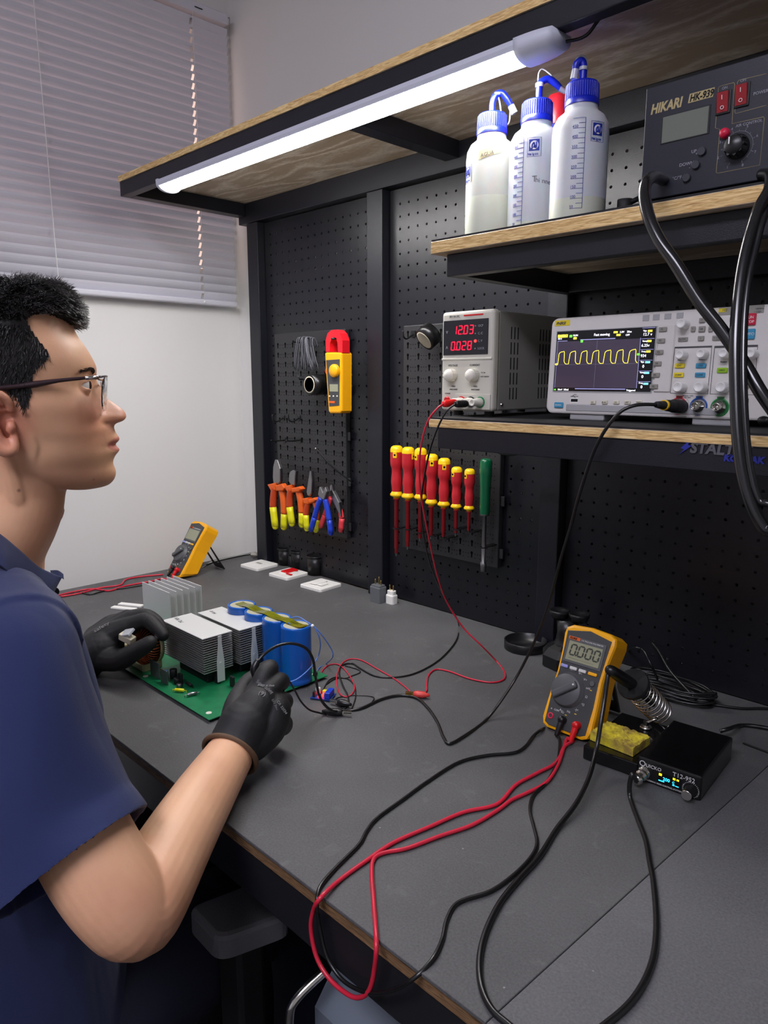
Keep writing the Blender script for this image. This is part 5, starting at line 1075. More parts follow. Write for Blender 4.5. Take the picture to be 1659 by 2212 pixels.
cable('iron_cable', 'long black cable from the soldering iron looping past the bench front to the station', [tw, (1312,1465,.955), (1306,1510,.95), (1298,1560,.94), (1288,1620,.93), (1272,1680,.895), (1245,1735,.85), (1203,1790,.812), (1165,1850), (1120,1900), (1080,1950), (1050,2010), (1036,2070), (1040,2130), (1062,2180), (1100,2215), (1150,2255), (1230,2262), (1305,2215), (1370,2155), (1408,2080), (1418,2000), (1412,1910), (1403,1860), (1395,1815), (1378,1770), (1362,1725), (1360,1695,.875), (1367,1672,.872), conn], .0030)
p1 = MM1 @ Vector((-.0050,-.0086,-.0035)); p2 = MM1 @ Vector((.0180,-.0086,-.0035))
cable('test_lead', 'black test lead curling from the near multimeter over the front edge of the bench', [p1, (1209,1598), (1206,1640), (1196,1665), (1180,1690), (1152,1718), (1145,1750), (1153,1785), (1160,1820), (1148,1850), (1110,1890), (1060,1925), (1005,1943), (980,1958), (964,1990), (955,2030), (932,2075), (888,2118), (835,2143), (785,2142), (738,2115), (706,2065), (690,2000), (685,1950), (692,1915), (725,1875), (775,1825), (792,1795), (815,1767), (870,1727), (925,1687), (990,1647), (1050,1632), (1110,1626), (1135,1612), (1152,1590), (1172,1575), (1195,1566,1.12)], .0021)
cable('test_lead', 'red test lead looping from the near multimeter over the front edge of the bench', [p2, (1225,1595), (1215,1625), (1204,1655), (1180,1690), (1140,1712), (1105,1728), (1075,1750), (1020,1782), (950,1806), (880,1832), (830,1842), (808,1855), (803,1885), (808,1960), (813,2040), (808,2100), (798,2138), (780,2154), (755,2150), (715,2118), (685,2070), (672,2010), (676,1970), (692,1940), (735,1900), (790,1860), (850,1820), (930,1785), (1000,1755), (1060,1742), (1085,1728), (1115,1695), (1160,1670), (1200,1648), (1218,1615), (1235,1603), (1258,1598,1.06)], .0023, 'red')
# supply leads
psb = Vector((-.7285, .838, .4685)); 
b = MB(); pl = Vector((-.720,.8385,.467)); 
def plug(name, label, a, d, r, mt):
    a, d = Vector(a), Vector(d); b = MB(); b.tube([Vector((0,0,0)), (d-a)*.2, (d-a)*.8, d-a], [r*.7, r, r, r*.8], 14, sub=3); o = b.build(name, mt); o.location = a; return tag(o, label, 'plug')
M['redplug'] = mat('bright_red_plug', (236,24,26), .35)
A1, B1 = UD(957,873,1.02), UD(984,869,1.035); plug('banana_plug', 'red banana plug on the front of the power supply', A1, B1, .0052, 'redplug')
A2, B2 = UD(984,873,1.01), UD(1008,872,1.028); plug('banana_plug', 'black banana plug on the front of the power supply', A2, B2, .0052, 'black')
cable('supply_lead', 'thin red lead hanging from the power supply to the alligator clip on the bench', [A1, (945,882,1.015), (925,908,1.02), (912,950,1.03), (906,1000,1.05), (908,1060,1.08), (918,1120,1.11), (930,1180,1.15), (945,1245,1.20), (965,1300,1.25), (1000,1355,1.27), (1040,1395,1.27), (1072,1428), (1090,1452), (1087,1468), (1060,1474), (1015,1466), (970,1450), (942,1446), (926,1458), (922,1478), (922,1490), (915,1500)], .0014, 'red')
cable('supply_lead', 'thin black lead hanging from the power supply and crossing the bench', [A2, (965,888,1.01), (945,925,1.02), (928,975,1.04), (915,1040,1.07), (910,1090,1.10), (914,1150,1.14), (928,1215,1.20), (950,1270,1.27), (978,1318,1.36), (991,1350), (988,1378), (970,1405), (940,1432), (895,1455), (850,1463), (810,1460), (780,1445), (760,1433), (738,1438), (733,1455), (740,1480), (750,1500), (753,1520), (745,1530)], .0014)
# alligator clips
def clip(name, label, u, v, ang, mt, L=.030, h=.006):
    c = U(u, v, 2, 0); t = thing(name, label, 'clip', (c.x, c.y, 0), (0,0,ang))
    b = MB(); b.loft([[(x, w_*math.cos(a), .0062+h_*math.sin(a)) for a in [k*math.tau/12 for k in range(12)]] for x, w_, h_ in ((-L/2,.0018,.002),(-L/2+.004,.0030,.003),(-L/6,.0058,.0052),(L/6,.0062,.0055),(L/3,.0045,.0045),(L/2-.004,.0028,.0032))]); b.build('boot', mt, t)
    b = MB(); b.box(L/2-.006, L/2+.009, -.0022, .0022, .0072, .0086); b.box(L/2-.006, L/2+.009, -.0022, .0022, .0042, .0056); b.cyl((L/2-.004,-.003,.0062),(L/2-.004,.003,.0062),.0018,n=10); b.build('jaws', 'brass' if mt != 'black' else 'chrome', t); return t
M['coral'] = mat('coral_red_boot', (220,70,66), .4)
clip('alligator_clip', 'red alligator clip lying in the middle of the bench', 908, 1508, math.radians(-148), 'coral')
clip('alligator_clip', 'black clip with bright metal end on the probe ground lead', 721, 1546, math.radians(38), 'black', .036)
clip('alligator_clip', 'black alligator clip standing upright-looking behind the other black clip', 742, 1527, math.radians(200), 'black', .028)
cable('module_lead', 'thin red wire from the small module arching to the red alligator clip', [(688,1470), (697,1448), (712,1436), (732,1436), (752,1455), (765,1480), (762,1497), (748,1505), (734,1498), (727,1475), (730,1450), (742,1430), (762,1423), (785,1428), (815,1445), (850,1465), (880,1488), (892,1505)], .0011, 'red')
cable('module_lead', 'thin black wire tangled beside the small module', [(698,1490), (710,1470), (728,1462), (745,1465), (760,1460), (778,1452), (770,1445), (745,1438)], .0009)
cable('module_lead', 'thin black wire looping under the module clip', [(705,1478), (725,1466), (748,1465), (765,1480), (768,1505), (760,1530), (756,1535)], .0010)
cable('module_lead', 'thin black wire stretching right of the black clips', [(740,1530), (726,1520), (728,1508), (760,1502), (795,1503), (808,1508), (800,1520), (785,1530)], .0009)
M['bluew'] = mat('light_blue_wire', (86,128,206), .4)
cable('blue_wire', 'light blue wire from the capacitor top curling over the bench, outer one', [(628,1335,1.20), (645,1333,1.19), (665,1345,1.18), (680,1355,1.18), (700,1378,1.19), (717,1405,1.21), (718,1420,1.22), (705,1433), (690,1442), (682,1455)], .0010, 'bluew')
cable('blue_wire', 'light blue wire from the capacitor top curling over the bench, inner one', [(622,1345,1.19), (635,1352,1.19), (660,1356,1.18), (676,1352,1.18), (688,1372,1.18), (692,1395,1.19), (686,1420,1.21), (668,1445,1.15), (640,1468,1.12), (612,1476,1.12)], .0010, 'bluew')
c = UD(675,1352,1.179); b = MB(); b.sphere((0,0,0), .0028, 10); o = b.build('wire_cap', 'white'); o.location = c; tag(o, 'tiny white cap joining the two blue wires beside the capacitors', 'wire cap')
# oscilloscope probe cable
A = SM @ Vector((LP(1465,877,SM,1,-.012).x, -.001, LP(1466,878,SM,1,-.012).z))
B_ = UD(1418,874,.835)
pc = thing('probe_plug', 'black probe plug on the first oscilloscope socket with a yellow band', 'plug', A)
dv = B_-A; b = MB(); b.tube([dv*0, dv*.35, dv*.40, dv*.62], [.0082,.0082,.0072,.0066], 18, sub=2); b.tube([dv*.62, dv*.66, dv*1.0], [.0056,.0056,.0036], 14, sub=3); b.build('plug_body', 'blackm', pc)
b = MB(); b.cyl(dv*.685, dv*.735, .0062, n=18); b.build('yellow_band', 'dryel', pc)
cable('probe_cable', 'black oscilloscope probe cable sweeping down to the bench and back to the right hand', [B_, (1375,875,.835), (1340,890,.84), (1310,925,.85), (1285,970,.87), (1265,1025,.89), (1248,1080,.91), (1232,1140,.94), (1215,1195,.97), (1200,1250,1.0), (1180,1320,1.04), (1155,1385,1.08), (1120,1455,1.10), (1085,1510,1.09), (1050,1555), (1010,1585), (972,1606), (958,1592), (945,1560), (925,1530), (900,1508), (865,1502), (825,1510), (780,1530), (745,1536), (715,1534,1.075), (692,1508,1.06), (682,1465,1.04), (676,1425,1.02), (660,1400,1.01), (630,1390,1.0), (600,1395,.99), (572,1412,.98), (556,1430,.975)], .0021)
b = MB(); P = [UD(558,1425,.975), UD(549,1445,.972), UD(553,1468,.975), UD(540,1500,1.0)]; o3 = P[0].copy(); b.tube([x-o3 for x in P], [.0036,.0055,.0052,.0030], 12, sub=4); o = b.build('scope_probe', 'black'); o.location = o3; tag(o, 'black oscilloscope probe gripped in the right glove', 'probe')
cable('ground_lead', 'thin black ground lead from the probe to the metal-ended clip', [(608,1462,1.0), (622,1468,1.01), (636,1490,1.03), (650,1515,1.05), (668,1533,1.07), (690,1540,1.085), (705,1543)], .0014)
# hot air station hoses
M['hose'] = mat('black_hose', (20,20,22), .22, spec=.7)
cable('air_hose', 'thick black hose curving from the hot air station over the oscilloscope', [(1434,389,.79), (1415,382,.765), (1398,392,.745), (1392,420,.735), (1402,470,.725), (1425,520,.715), (1460,570,.705), (1510,650,.695), (1560,715,.685), (1610,790,.675), (1645,850,.665), (1700,930,.655), (1740,1010,.65), Vector((-.13,.62,.20)), Vector((-.09,.68,.06)), Vector((-.02,.76,.0075)), Vector((.12,.84,.0075))], .0062, 'hose', n=16, cat='hose')
cable('air_hose', 'thick black hose hanging straight down at the right of the oscilloscope', [(1646,377,.722), (1664,380,.705), (1662,410,.695), (1640,450,.69), (1620,510,.685), (1604,580,.68), (1594,660,.675), (1589,750,.67), (1590,850,.665), (1594,940,.66), (1604,1020,.655), (1622,1085,.65), (1650,1140,.645), (1700,1200,.64), Vector((-.17,.74,.16)), Vector((-.12,.80,.04)), Vector((-.04,.88,.0075)), Vector((.12,.95,.0075))], .0058, 'hose', n=16, cat='hose')
cable('thin_hose_wire', 'thinner glossy cable running along the hanging hose', [(1672,430,.70), (1650,470,.685), (1634,530,.68), (1618,600,.675), (1609,680,.67), (1606,770,.665), (1607,850,.66), (1612,940,.655), (1622,1020,.65), (1640,1080,.645), (1680,1140,.64), Vector((-.185,.72,.20)), Vector((-.14,.775,.06)), Vector((-.06,.85,.006)), Vector((.10,.92,.006))], .0034, 'hose', n=12)
# cables at the back right
bk = lambda u, v: U(u, v, 2, .004)
cable('loose_cable', 'black cable running right along the bench behind the soldering station', [(1352,1410), (1368,1400,1.22), (1390,1405,1.20), (1408,1440,1.18), (1425,1475), (1450,1500), (1490,1513), (1540,1522), (1600,1530), (1640,1530), (1700,1532)], .0021)
cable('power_cable', 'black power cable entering the back of the soldering station', [(1555,1580,1.02), (1575,1574,1.02), (1600,1567), (1640,1570), (1700,1582)], .0030)
cable('loose_cable', 'thin dark cable crossing the bench at the right edge of the frame', [(1605,1605), (1640,1618), (1700,1640)], .0013)
random.seed(21)
ctr = [(1395,1450), (1430,1455), (1470,1475), (1500,1495)]
P = []
for k in range(64):
    f = k/63; a = f*math.tau*9; ww = random.uniform(.9,1.05)
    x = -.450+.075*ww*math.cos(a)*.95; y = 1.098+.030*ww*math.sin(a); P.append(Vector((x, y, .003+.020*f+.003*math.sin(a*1.7))))
b = MB(); o3 = P[0].copy(); b.tube([x-o3 for x in P], .0020, 7, sub=6); o = b.build('coiled_cable', 'rubberb'); o.location = o3; tag(o, 'untidy coil of thin black cable behind the iron holder', 'cable')
cable('loose_cable', 'black cable end standing up from the coil against the pegboard', [Vector((-.40,1.085,.012)), (1450,1452,1.18), (1425,1410,1.22), (1408,1388,1.25)], .0024)
b = MB(); b.tube([(0,0,0),(.004,-.002,.001),(.010,-.005,.001)], [.0045,.005,.003], 10, sub=3); o = b.build('cable_plug', 'black'); o.location = U(1642,918,1,.83)+Vector((0,0,.004)); tag(o, 'small black connector lying on the lower shelf at the right of the oscilloscope', 'connector')
# leads by the far multimeter
q1 = MM2 @ Vector((-.0050,-.0086,-.0035)); q2 = MM2 @ Vector((.0180,-.0086,-.0035))
cable('test_lead', 'red test lead of the far multimeter, running left along the wall', [q2, (372,1253), (350,1250), (325,1256), (290,1262), (262,1268), (235,1276), (200,1272), (160,1278), (110,1290)], .0021, 'red')
cable('test_lead', 'second red lead beside the far multimeter lead, bending towards the wall', [(352,1241), (330,1243), (300,1246), (272,1252), (258,1264), (215,1270), (170,1282), (110,1292)], .0021, 'red')
cable('test_lead', 'black test lead of the far multimeter, running left beside the red leads', [q1, (358,1256), (320,1262), (270,1270), (230,1275), (195,1284), (165,1280), (110,1296)], .0018)
cable('coax_cable', 'black cable along the far left edge of the bench by the corner', [(440,1222), (470,1212), (500,1205), (530,1199), (556,1196)], .0016)
cable('coax_cable', 'pale cable beside the black one behind the far multimeter', [(436,1226), (460,1213), (490,1206), (520,1200), (550,1195)], .0012, 'silb')
# STALTEK lettering under the lower shelf
for s_, sz, mt, u, v in (('STALTEK', .0165, 'letter', 1490, 977), ('KOMZAK', .0095, 'letterblue', 1563, 995)):
    a = U(u, v, 1, .8068); text('sign_lettering', s_, sz, mt, sh_lo, (a.x+.45, a.y-.95, a.z-.445), shear=.12, bold=.0006, ext=.0006)
a = U(1468, 981, 1, .8072)-Vector((-.45, .95, .445)); b = MB(); b.m = Matrix.Translation(a) @ RXM; b.prism([(0,0),(.005,.006),(.001,.007),(.012,.018),(.009,.011),(.013,.010)], 0, .0012); b.build('sign_bolt', 'letterblue', sh_lo)
# ------------------------------------------------------------ chair and grey appliance under the bench
zt = -.17
M['pad'] = mat('armrest_grey', (104,104,108), .55, bump=.4, bscale=500)
ch = thing('office_chair', 'black swivel chair with grey padded armrest pushed under the bench', 'chair', (-.86, .12, ZF)); cT = Matrix.Translation((.86, -.12, -ZF))
A = [U(*p, 2, zt) for p in ((402,1958),(470,2030),(632,1972),(560,1898))]
cA = sum(A, Vector())/4
b = MB(); b.m = cT.copy()
P = []
for i in range(4):
    p0, p1, p2_ = A[i-1], A[i], A[(i+1)%4]
    for k in range(6):
        t_ = k/5; a_ = p1.lerp(p0, .22).lerp(p1, t_); c_ = p1.lerp(p2_, .22*t_); P.append(a_.lerp(c_, t_))
b.prism([(p.x,p.y) for p in P], zt-.032, zt, .007); b.build('armrest_pad', 'pad', ch)
b = MB(); b.m = cT.copy(); b.box(cA.x-.025, cA.x+.025, cA.y-.02, cA.y+.02, -.525, zt-.0325, .006); b.box(cA.x-.12, cA.x+.025, cA.y-.02, cA.y+.02, -.54, -.5105, .006); b.build('armrest_post', 'blackm', ch)
b = MB(); b.m = cT.copy(); b.box(-1.10, -.63, -.10, .38, -.500, -.430, .03, 3); b.build('seat', 'blackm', ch)
b = MB(); b.m = cT.copy(); b.cyl((-.86,.13,-.76),(-.86,.13,-.501),.028,n=20); b.build('gas_column', 'black', ch)
for k in range(5):
    a = k*math.tau/5+.3; b = MB(); b.m = cT.copy(); b.cyl((-.86,.13,-.765),(-.86+.27*math.cos(a),.13+.27*math.sin(a),-.795),.020,.013,n=12); b.sphere((-.86+.27*math.cos(a),.13+.27*math.sin(a),-.8235),.026,10,(1,.8,1)); b.build('leg', 'black', ch)
b = MB(); b.m = cT.copy(); b.box(-1.06,-.66,-.16,-.11,-.30,.15,.025,3); b.box(-.89,-.83,-.14,-.115,-.46,-.28,.01); b.build('backrest', 'blackm', ch)
M['shell'] = mat('grey_blue_shell', (112,120,132), .4)
a0 = U(678,2075,1,.47); xl = a0.x; zt2 = U(700,2042,1,.50).z
ap = thing('test_unit', 'grey-blue cased instrument with a dial on the floor under the bench', 'instrument', (xl+.2, .58, ZF)); aT = Matrix.Translation((-(xl+.2), -.58, -ZF))
b = MB(); b.m = aT @ Matrix.Translation((xl, 0, 0)) @ Matrix(((0,0,1,0),(1,0,0,0),(0,1,0,0),(0,0,0,1)))
b.prism([(.470,ZF+.004),(.80,ZF+.004),(.80,zt2),(.560,zt2),(.520,zt2-.004),(.500,zt2-.020),(.470,zt2-.055)], 0, .46, .006); b.build('shell', 'shell', ap)
fz = zt2-.055; 
b = MB(); b.m = aT @ TR((xl, .4698, 0), RX); b.prism(rrect(.38, .30, .02, 4, .245, fz-.18), 0, .002, .0005); b.build('front_panel', 'black', ap)
b = MB(); b.m = aT @ TR((xl+.085, .4675, fz-.055), RX); b.lathe([(.008,0),(.006,.003),(.0001,.0035)], 16); b.build('screw', 'chrome', ap)
b = MB(); cx_, cz_ = xl+.16, fz-.13
for k in range(22):
    a = math.radians(20+k*6.5); r2 = .072 if k % 5 else .079; p_ = aT @ Vector((0,0,0)); b.tube([aT @ Vector((cx_+.062*math.cos(a),.4672,cz_+.062*math.sin(a))), aT @ Vector((cx_+r2*math.cos(a),.4672,cz_+r2*math.sin(a)))], .0007, 4)
b.build('dial_scale', 'printw', ap)
b = MB(); b.m = aT.copy(); hx, hz = xl+.012, U(640,2160,1,.44).z; b.tube([(xl+.02,.472,hz+.03),(xl+.012,.435,hz+.012),(xl+.010,.425,hz-.01),(xl+.010,.425,hz-.09),(xl+.012,.435,hz-.11),(xl+.02,.472,hz-.12)], .0052, 12, sub=5); b.build('handle', 'chrome', ap)
# ------------------------------------------------------------ the person
H0 = UD(110, 830, .85); vh = (H0-CAM); vh.z = 0; vh.normalize()
HR = -vh; HF = Vector((-HR.y, HR.x, 0)); HF = HF if HF.y > 0 else -HF
def HP(u, v, lat=0.0):
    """(forward, z) of the head's midplane at photo pixel"""
    d = FW + RT*((u-829.5)/FPX) - UPV*((v-1106)/FPX); t = (H0-CAM).dot(HR)/d.dot(HR); p = CAM+d*t-H0
    return p.dot(HF), p.z
def HW(f, l, z): return H0 + HF*f + HR*l + Vector((0,0,z))
def lerp_tab(tab, x):
    for i in range(len(tab)-1):
        if tab[i][0] <= x <= tab[i+1][0]:
            t = (x-tab[i][0])/(tab[i+1][0]-tab[i][0]); return tab[i][1]+(tab[i+1][1]-tab[i][1])*t
    return tab[0][1] if x < tab[0][0] else tab[-1][1]
def smooth_tab(tab, x):
    n = len(tab)
    for i in range(n-1):
        if tab[i][0] <= x <= tab[i+1][0]:
            p0, p1, p2, p3 = tab[max(0,i-1)], tab[i], tab[i+1], tab[min(n-1,i+2)]
            h = p2[0]-p1[0]; t = (x-p1[0])/h
            m1 = (p2[1]-p0[1])/max(1e-6,(p2[0]-p0[0]))*h; m2 = (p3[1]-p1[1])/max(1e-6,(p3[0]-p1[0]))*h
            return (2*t**3-3*t*t+1)*p1[1]+(t**3-2*t*t+t)*m1+(-2*t**3+3*t*t)*p2[1]+(t**3-t*t)*m2
    return tab[0][1] if x < tab[0][0] else tab[-1][1]
# front profile, base profile without nose and lips, back profile, half widths: all against photo row v
PF = [(622,60),(630,100),(645,128),(665,145),(690,155),(715,162),(730,170),(755,188),(779,202),(792,208),(800,209),(812,209),(822,210),(832,216),(846,225),(860,233),(872,249),(884,265),(894,272),(903,272),(910,264),(914,251),(920,246),(931,249),(943,255),(949,255),(956,251.5),(960,248),(965,251.5),(973,255),(982,250),(993,245),(1002,245),(1015,250),(1026,250),(1037,245),(1047,233),(1052,214),(1056,195)]
PB = [(622,60),(630,100),(645,128),(665,145),(690,155),(715,162),(730,170),(755,188),(779,200),(800,202),(830,200),(860,206),(900,219),(930,231),(960,236),(1000,238),(1030,238),(1047,226),(1052,210),(1056,195)]
BK = [(622,20),(630,-30),(645,-70),(665,-100),(690,-125),(730,-145),(780,-152),(830,-148),(870,-135),(910,-110),(935,-70),(955,-25),(975,5),(1000,30),(1020,60),(1040,110),(1050,150),(1056,180)]
WD = [(622,.014),(630,.034),(645,.050),(665,.060),(690,.067),(730,.072),(780,.0745),(830,.0735),(870,.0725),(910,.070),(940,.0665),(970,.062),(1000,.0545),(1020,.047),(1037,.037),(1047,.027),(1052,.017),(1056,.006)]
SG = [(622,.03),(800,.012),(822,.0065),(846,.0085),(872,.0105),(884,.0130),(896,.0170),(906,.0180),(913,.0165),(920,.022),(950,.024),(980,.023),(1000,.024),(1020,.026),(1056,.03)]
def head_point(v, th):
    F, z = HP(smooth_tab(PF, v), v); Fb, _ = HP(smooth_tab(PB, v), v); B, _ = HP(smooth_tab(BK, v), v); W_h = smooth_tab(WD, v)
    bl_ = max(0., min(1., (v-925)/80)); k = .5-.27*(bl_*bl_*(3-2*bl_)); c = B+(Fb-B)*k
    cs, sn = math.cos(th), math.sin(th); n = 2.25-.2*bl_ if cs > 0 else 2.0+.4*bl_
    rr = (abs(cs)**n+abs(sn)**n)**(-1/n)
    f = c+(Fb-c if cs > 0 else c-B)*cs*rr; l = W_h*sn*rr
    if cs > 0:
        sg = lerp_tab(SG, v); pw = 2 if v < 880 or v > 918 else 2.8
        f += (F-Fb)*math.exp(-abs(l/sg)**pw)
        g = lambda l0, v0, sl, sv, a: a*math.exp(-((abs(l)-l0)/sl)**2-((v-v0)/sv)**2)
        f -= g(.030, 832, .015, 20, .0105)      # eye sockets
        f += g(.036, 798, .018, 13, .0022)      # brow ridge
        f += g(.046, 880, .016, 26, .0035)      # cheek bones
        f -= g(.038, 945, .016, 26, .0030)      # hollow cheek
        f += g(.0135, 901, .0050, 9, .0030)     # nostril wings
        f -= g(.019, 912, .004, 9, .0022)
        f -= .0034*math.exp(-((v-959.5)/2.4)**2)*math.exp(-(l/.022)**8)*min(1,abs(l)/.006)
        f += .0020*math.exp(-((v-949)/6)**2)*math.exp(-(l/.020)**4)+.0022*math.exp(-((v-970)/7)**2)*math.exp(-(l/.018)**4)
        l += math.copysign(g(.060, 872, .02, 22, .0022), l)
        l -= math.copysign(g(.058, 945, .022, 30, .0030), l) if abs(l) > .03 else 0
    return f, l, z
b = MB(); OB = Vector((-.90, .22, ZF)); b.m = Matrix.Translation(-OB)
NV, NT = 130, 120
rings = []
for i in range(NV+1):
    v = 622.5+(1055.5-622.5)*(.5-.5*math.cos(math.pi*i/NV))*.35+(1055.5-622.5)*(i/NV)*.65
    rings.append([HW(*head_point(v, 2*math.pi*j/NT)) for j in range(NT)])
b.loft([r for r in rings][::-1])
# eyelids (around eyeballs), nose wings, ears
EYE = HP(168, 832)
for s_ in (1, -1):
    latv = (HR-HF*.25*s_).normalized() if False else HR
    for sg_, an in ((1, 20), (-1, -17)):
        pole = (Vector((0,0,sg_))*math.cos(math.radians(an))-HF*math.sin(math.radians(abs(an)))).normalized()
        ce = HW(EYE[0], s_*.0305, EYE[1]); old = b.m; b.m = old @ Matrix.Translation(ce) @ pole.to_track_quat('Z','Y').to_matrix().to_4x4()
        b.lathe([(.0148*math.cos(e), .0148*math.sin(e)) for e in [math.radians(9*k) for k in range(10)]]+[(.0118*math.cos(e), .0118*math.sin(e)) for e in [math.radians(90-9*k) for k in range(10)]]+[(.0148,0)], 32); b.m = old
    up_l = [(math.radians(-60+12*k)) for k in range(11)]
    E_ = lambda u, v, l: HW(HP(u, v)[0], s_*l, HP(u, v)[1])
    P = [(30,884,.074),(24,862,.079),(6,849,.083),(-16,856,.086),(-29,880,.088),(-27,908,.087),(-14,932,.084),(2,952,.080),(20,963,.077),(33,958,.074),(37,944,.072),(35,930,.071)]
    b.tube([E_(*p) for p in P], [.0042,.0048,.0050,.0050,.0050,.0048,.0046,.0055,.0070,.0068,.0050,.0040], 10, sub=4)
    b.tube([E_(28,905,.071), E_(30,915,.074), E_(27,925,.072)], [.0045,.0055,.0045], 8, sub=3)
    b.tube([E_(12,880,.072), E_(-8,882,.076), E_(-16,900,.077), E_(-8,925,.075), E_(12,940,.073)], [.0035,.0042,.0042,.0042,.004], 8, sub=3)
    c_ = E_(2, 905, .069); 
    b.sphere(c_, .030, 12, (.22,.45,1)) if False else b.tube([E_(-18,870,.074), E_(-12,905,.074), E_(8,945,.073), E_(24,950,.072)], [.006,.008,.008,.007], 8, sub=3, flat=1)
# neck
b.tube([HW(HP(10,935)[0],0,HP(10,935)[1]), HW(HP(40,1000)[0],0,HP(40,1000)[1]), HW(HP(42,1060)[0],0,HP(42,1060)[1]), HW(HP(28,1110)[0],0,HP(28,1110)[1]), HW(HP(-10,1180)[0],0,HP(-10,1180)[1]), HW(HP(-30,1260)[0],0,HP(-30,1260)[1])], [.052,.054,.0500,.0520,.0560,.064], 40, sub=6)
b.tube([HW(HP(100,1075)[0],0,HP(100,1075)[1]), HW(HP(121,1103)[0],0,HP(121,1103)[1]), HW(HP(100,1135)[0],0,HP(100,1135)[1])], [.009,.010,.009], 12, sub=4)
b.tube([HW(HP(10,950)[0],.050,HP(10,950)[1]), HW(HP(40,1060)[0],.040,HP(40,1060)[1]), HW(HP(60,1190)[0],.018,HP(60,1190)[1])], [.012,.014,.012], 12, sub=4)
# torso core, arms
TC = lambda x, y, z: Vector((x, y, z))
SR, SLh = UD(45, 1405, .705), Vector((-1.085, .255, .215))
b.tube([SLh, TC(-.98,.245,.235), TC(-.90,.24,.24), TC(-.80,.235,.235), SR], [.045,.050,.06,.050,.045], 20, sub=4)
b.tube([TC(-.90,.24,.22), TC(-.90,.235,.10), TC(-.895,.235,-.10), TC(-.895,.22,-.30)], [.085,.095,.095,.10], 24, sub=4)
def PT(l): return [UD(*p[:3]) for p in l], [p[3] for p in l]
P, R_ = PT([(45,1405,.705,.048),(80,1570,.690,.046),(140,1735,.672,.0445),(208,1868,.660,.044),(258,1942,.656,.042),(292,1972,.662,.0395),(318,1935,.680,.0400),(350,1875,.712,.0395),(395,1795,.765,.0375),(440,1720,.822,.0350),(478,1660,.872,.0315),(500,1625,.903,.0295),(520,1595,.925,.027)])
b.tube(P, R_, 28, sub=5)
b.sphere(UD(289,1997,.664), .024, 14)
P, R_ = [SLh, Vector((-1.14,.26,.08)), Vector((-1.19,.27,-.02)), Vector((-1.21,.36,.0)), UD(185,1428,1.235)], [.045,.044,.042,.036,.027]
b.tube(P, R_, 20, sub=5)
def skin_material():
    m = mat('skin', (214,158,128), .45, bump=.12, bscale=350, sss=.12); nt = m.node_tree; bs = nt.nodes['Principled BSDF']; L = nt.links.new
    tc = nt.nodes.new('ShaderNodeTexCoord'); cur = None
    n = nt.nodes.new('ShaderNodeTexNoise'); n.inputs['Scale'].default_value = 9; n.inputs['Detail'].default_value = 4; L(tc.outputs['Object'], n.inputs['Vector'])
    r = nt.nodes.new('ShaderNodeValToRGB'); r.color_ramp.elements[0].position = .35; r.color_ramp.elements[1].position = .68; r.color_ramp.elements[0].color = srgb((212,156,122)); r.color_ramp.elements[1].color = srgb((232,182,144)); L(n.outputs[0], r.inputs[0]); cur = r.outputs[0]
    def blob(cur, c, inner, outer, col, k, sq=None):
        mp = nt.nodes.new('ShaderNodeMapping'); mp.vector_type = 'POINT'
        sub = nt.nodes.new('ShaderNodeVectorMath'); sub.operation = 'SUBTRACT'; sub.inputs[1].default_value = c-OB; L(tc.outputs['Object'], sub.inputs[0])
        sc_ = nt.nodes.new('ShaderNodeVectorMath'); sc_.operation = 'MULTIPLY'; sc_.inputs[1].default_value = sq or (1,1,1); L(sub.outputs[0], sc_.inputs[0])
        ln = nt.nodes.new('ShaderNodeVectorMath'); ln.operation = 'LENGTH'; L(sc_.outputs[0], ln.inputs[0])
        mr = nt.nodes.new('ShaderNodeMapRange'); mr.inputs[1].default_value = outer; mr.inputs[2].default_value = inner; mr.inputs[3].default_value = 0; mr.inputs[4].default_value = k; L(ln.outputs['Value'], mr.inputs[0])
        x = nt.nodes.new('ShaderNodeMix'); x.data_type = 'RGBA'; L(mr.outputs[0], x.inputs[0]); L(cur, x.inputs[6]); x.inputs[7].default_value = srgb(col); return x.outputs[2]
    f, z = HP(246, 958); cur = blob(cur, HW(f-.004,0,z), .0200, .0235, (190,104,98), .75, (.85,.85,2.3))
    for sg_ in (1,-1): f, z = HP(250, 909); cur = blob(cur, HW(f-.002,.0085*sg_,z), .0022, .0042, (90,40,34), .9)
    f, z = HP(215, 895); cur = blob(cur, HW(f,.045,z), .01, .05, (212,128,104), .5)
    f, z = HP(262, 895); cur = blob(cur, HW(f,0,z), .004, .022, (214,126,106), .5)
    f, z = HP(5, 910); cur = blob(cur, HW(f,.08,z), .02, .045, (216,132,110), .6)
    for u_, v_, l_ in ((64,892,.074),(105,963,.071),(62,1038,.058),(45,1046,.055),(201,1030,.035)):
        f, z = HP(u_, v_); cur = blob(cur, HW(f,l_,z), .0006, .0045 if u_ == 64 else .003, (110,66,50), .7, (1,.6,1) if False else None)
    L(cur, bs.inputs['Base Color']); return m
M['skin'] = skin_material()
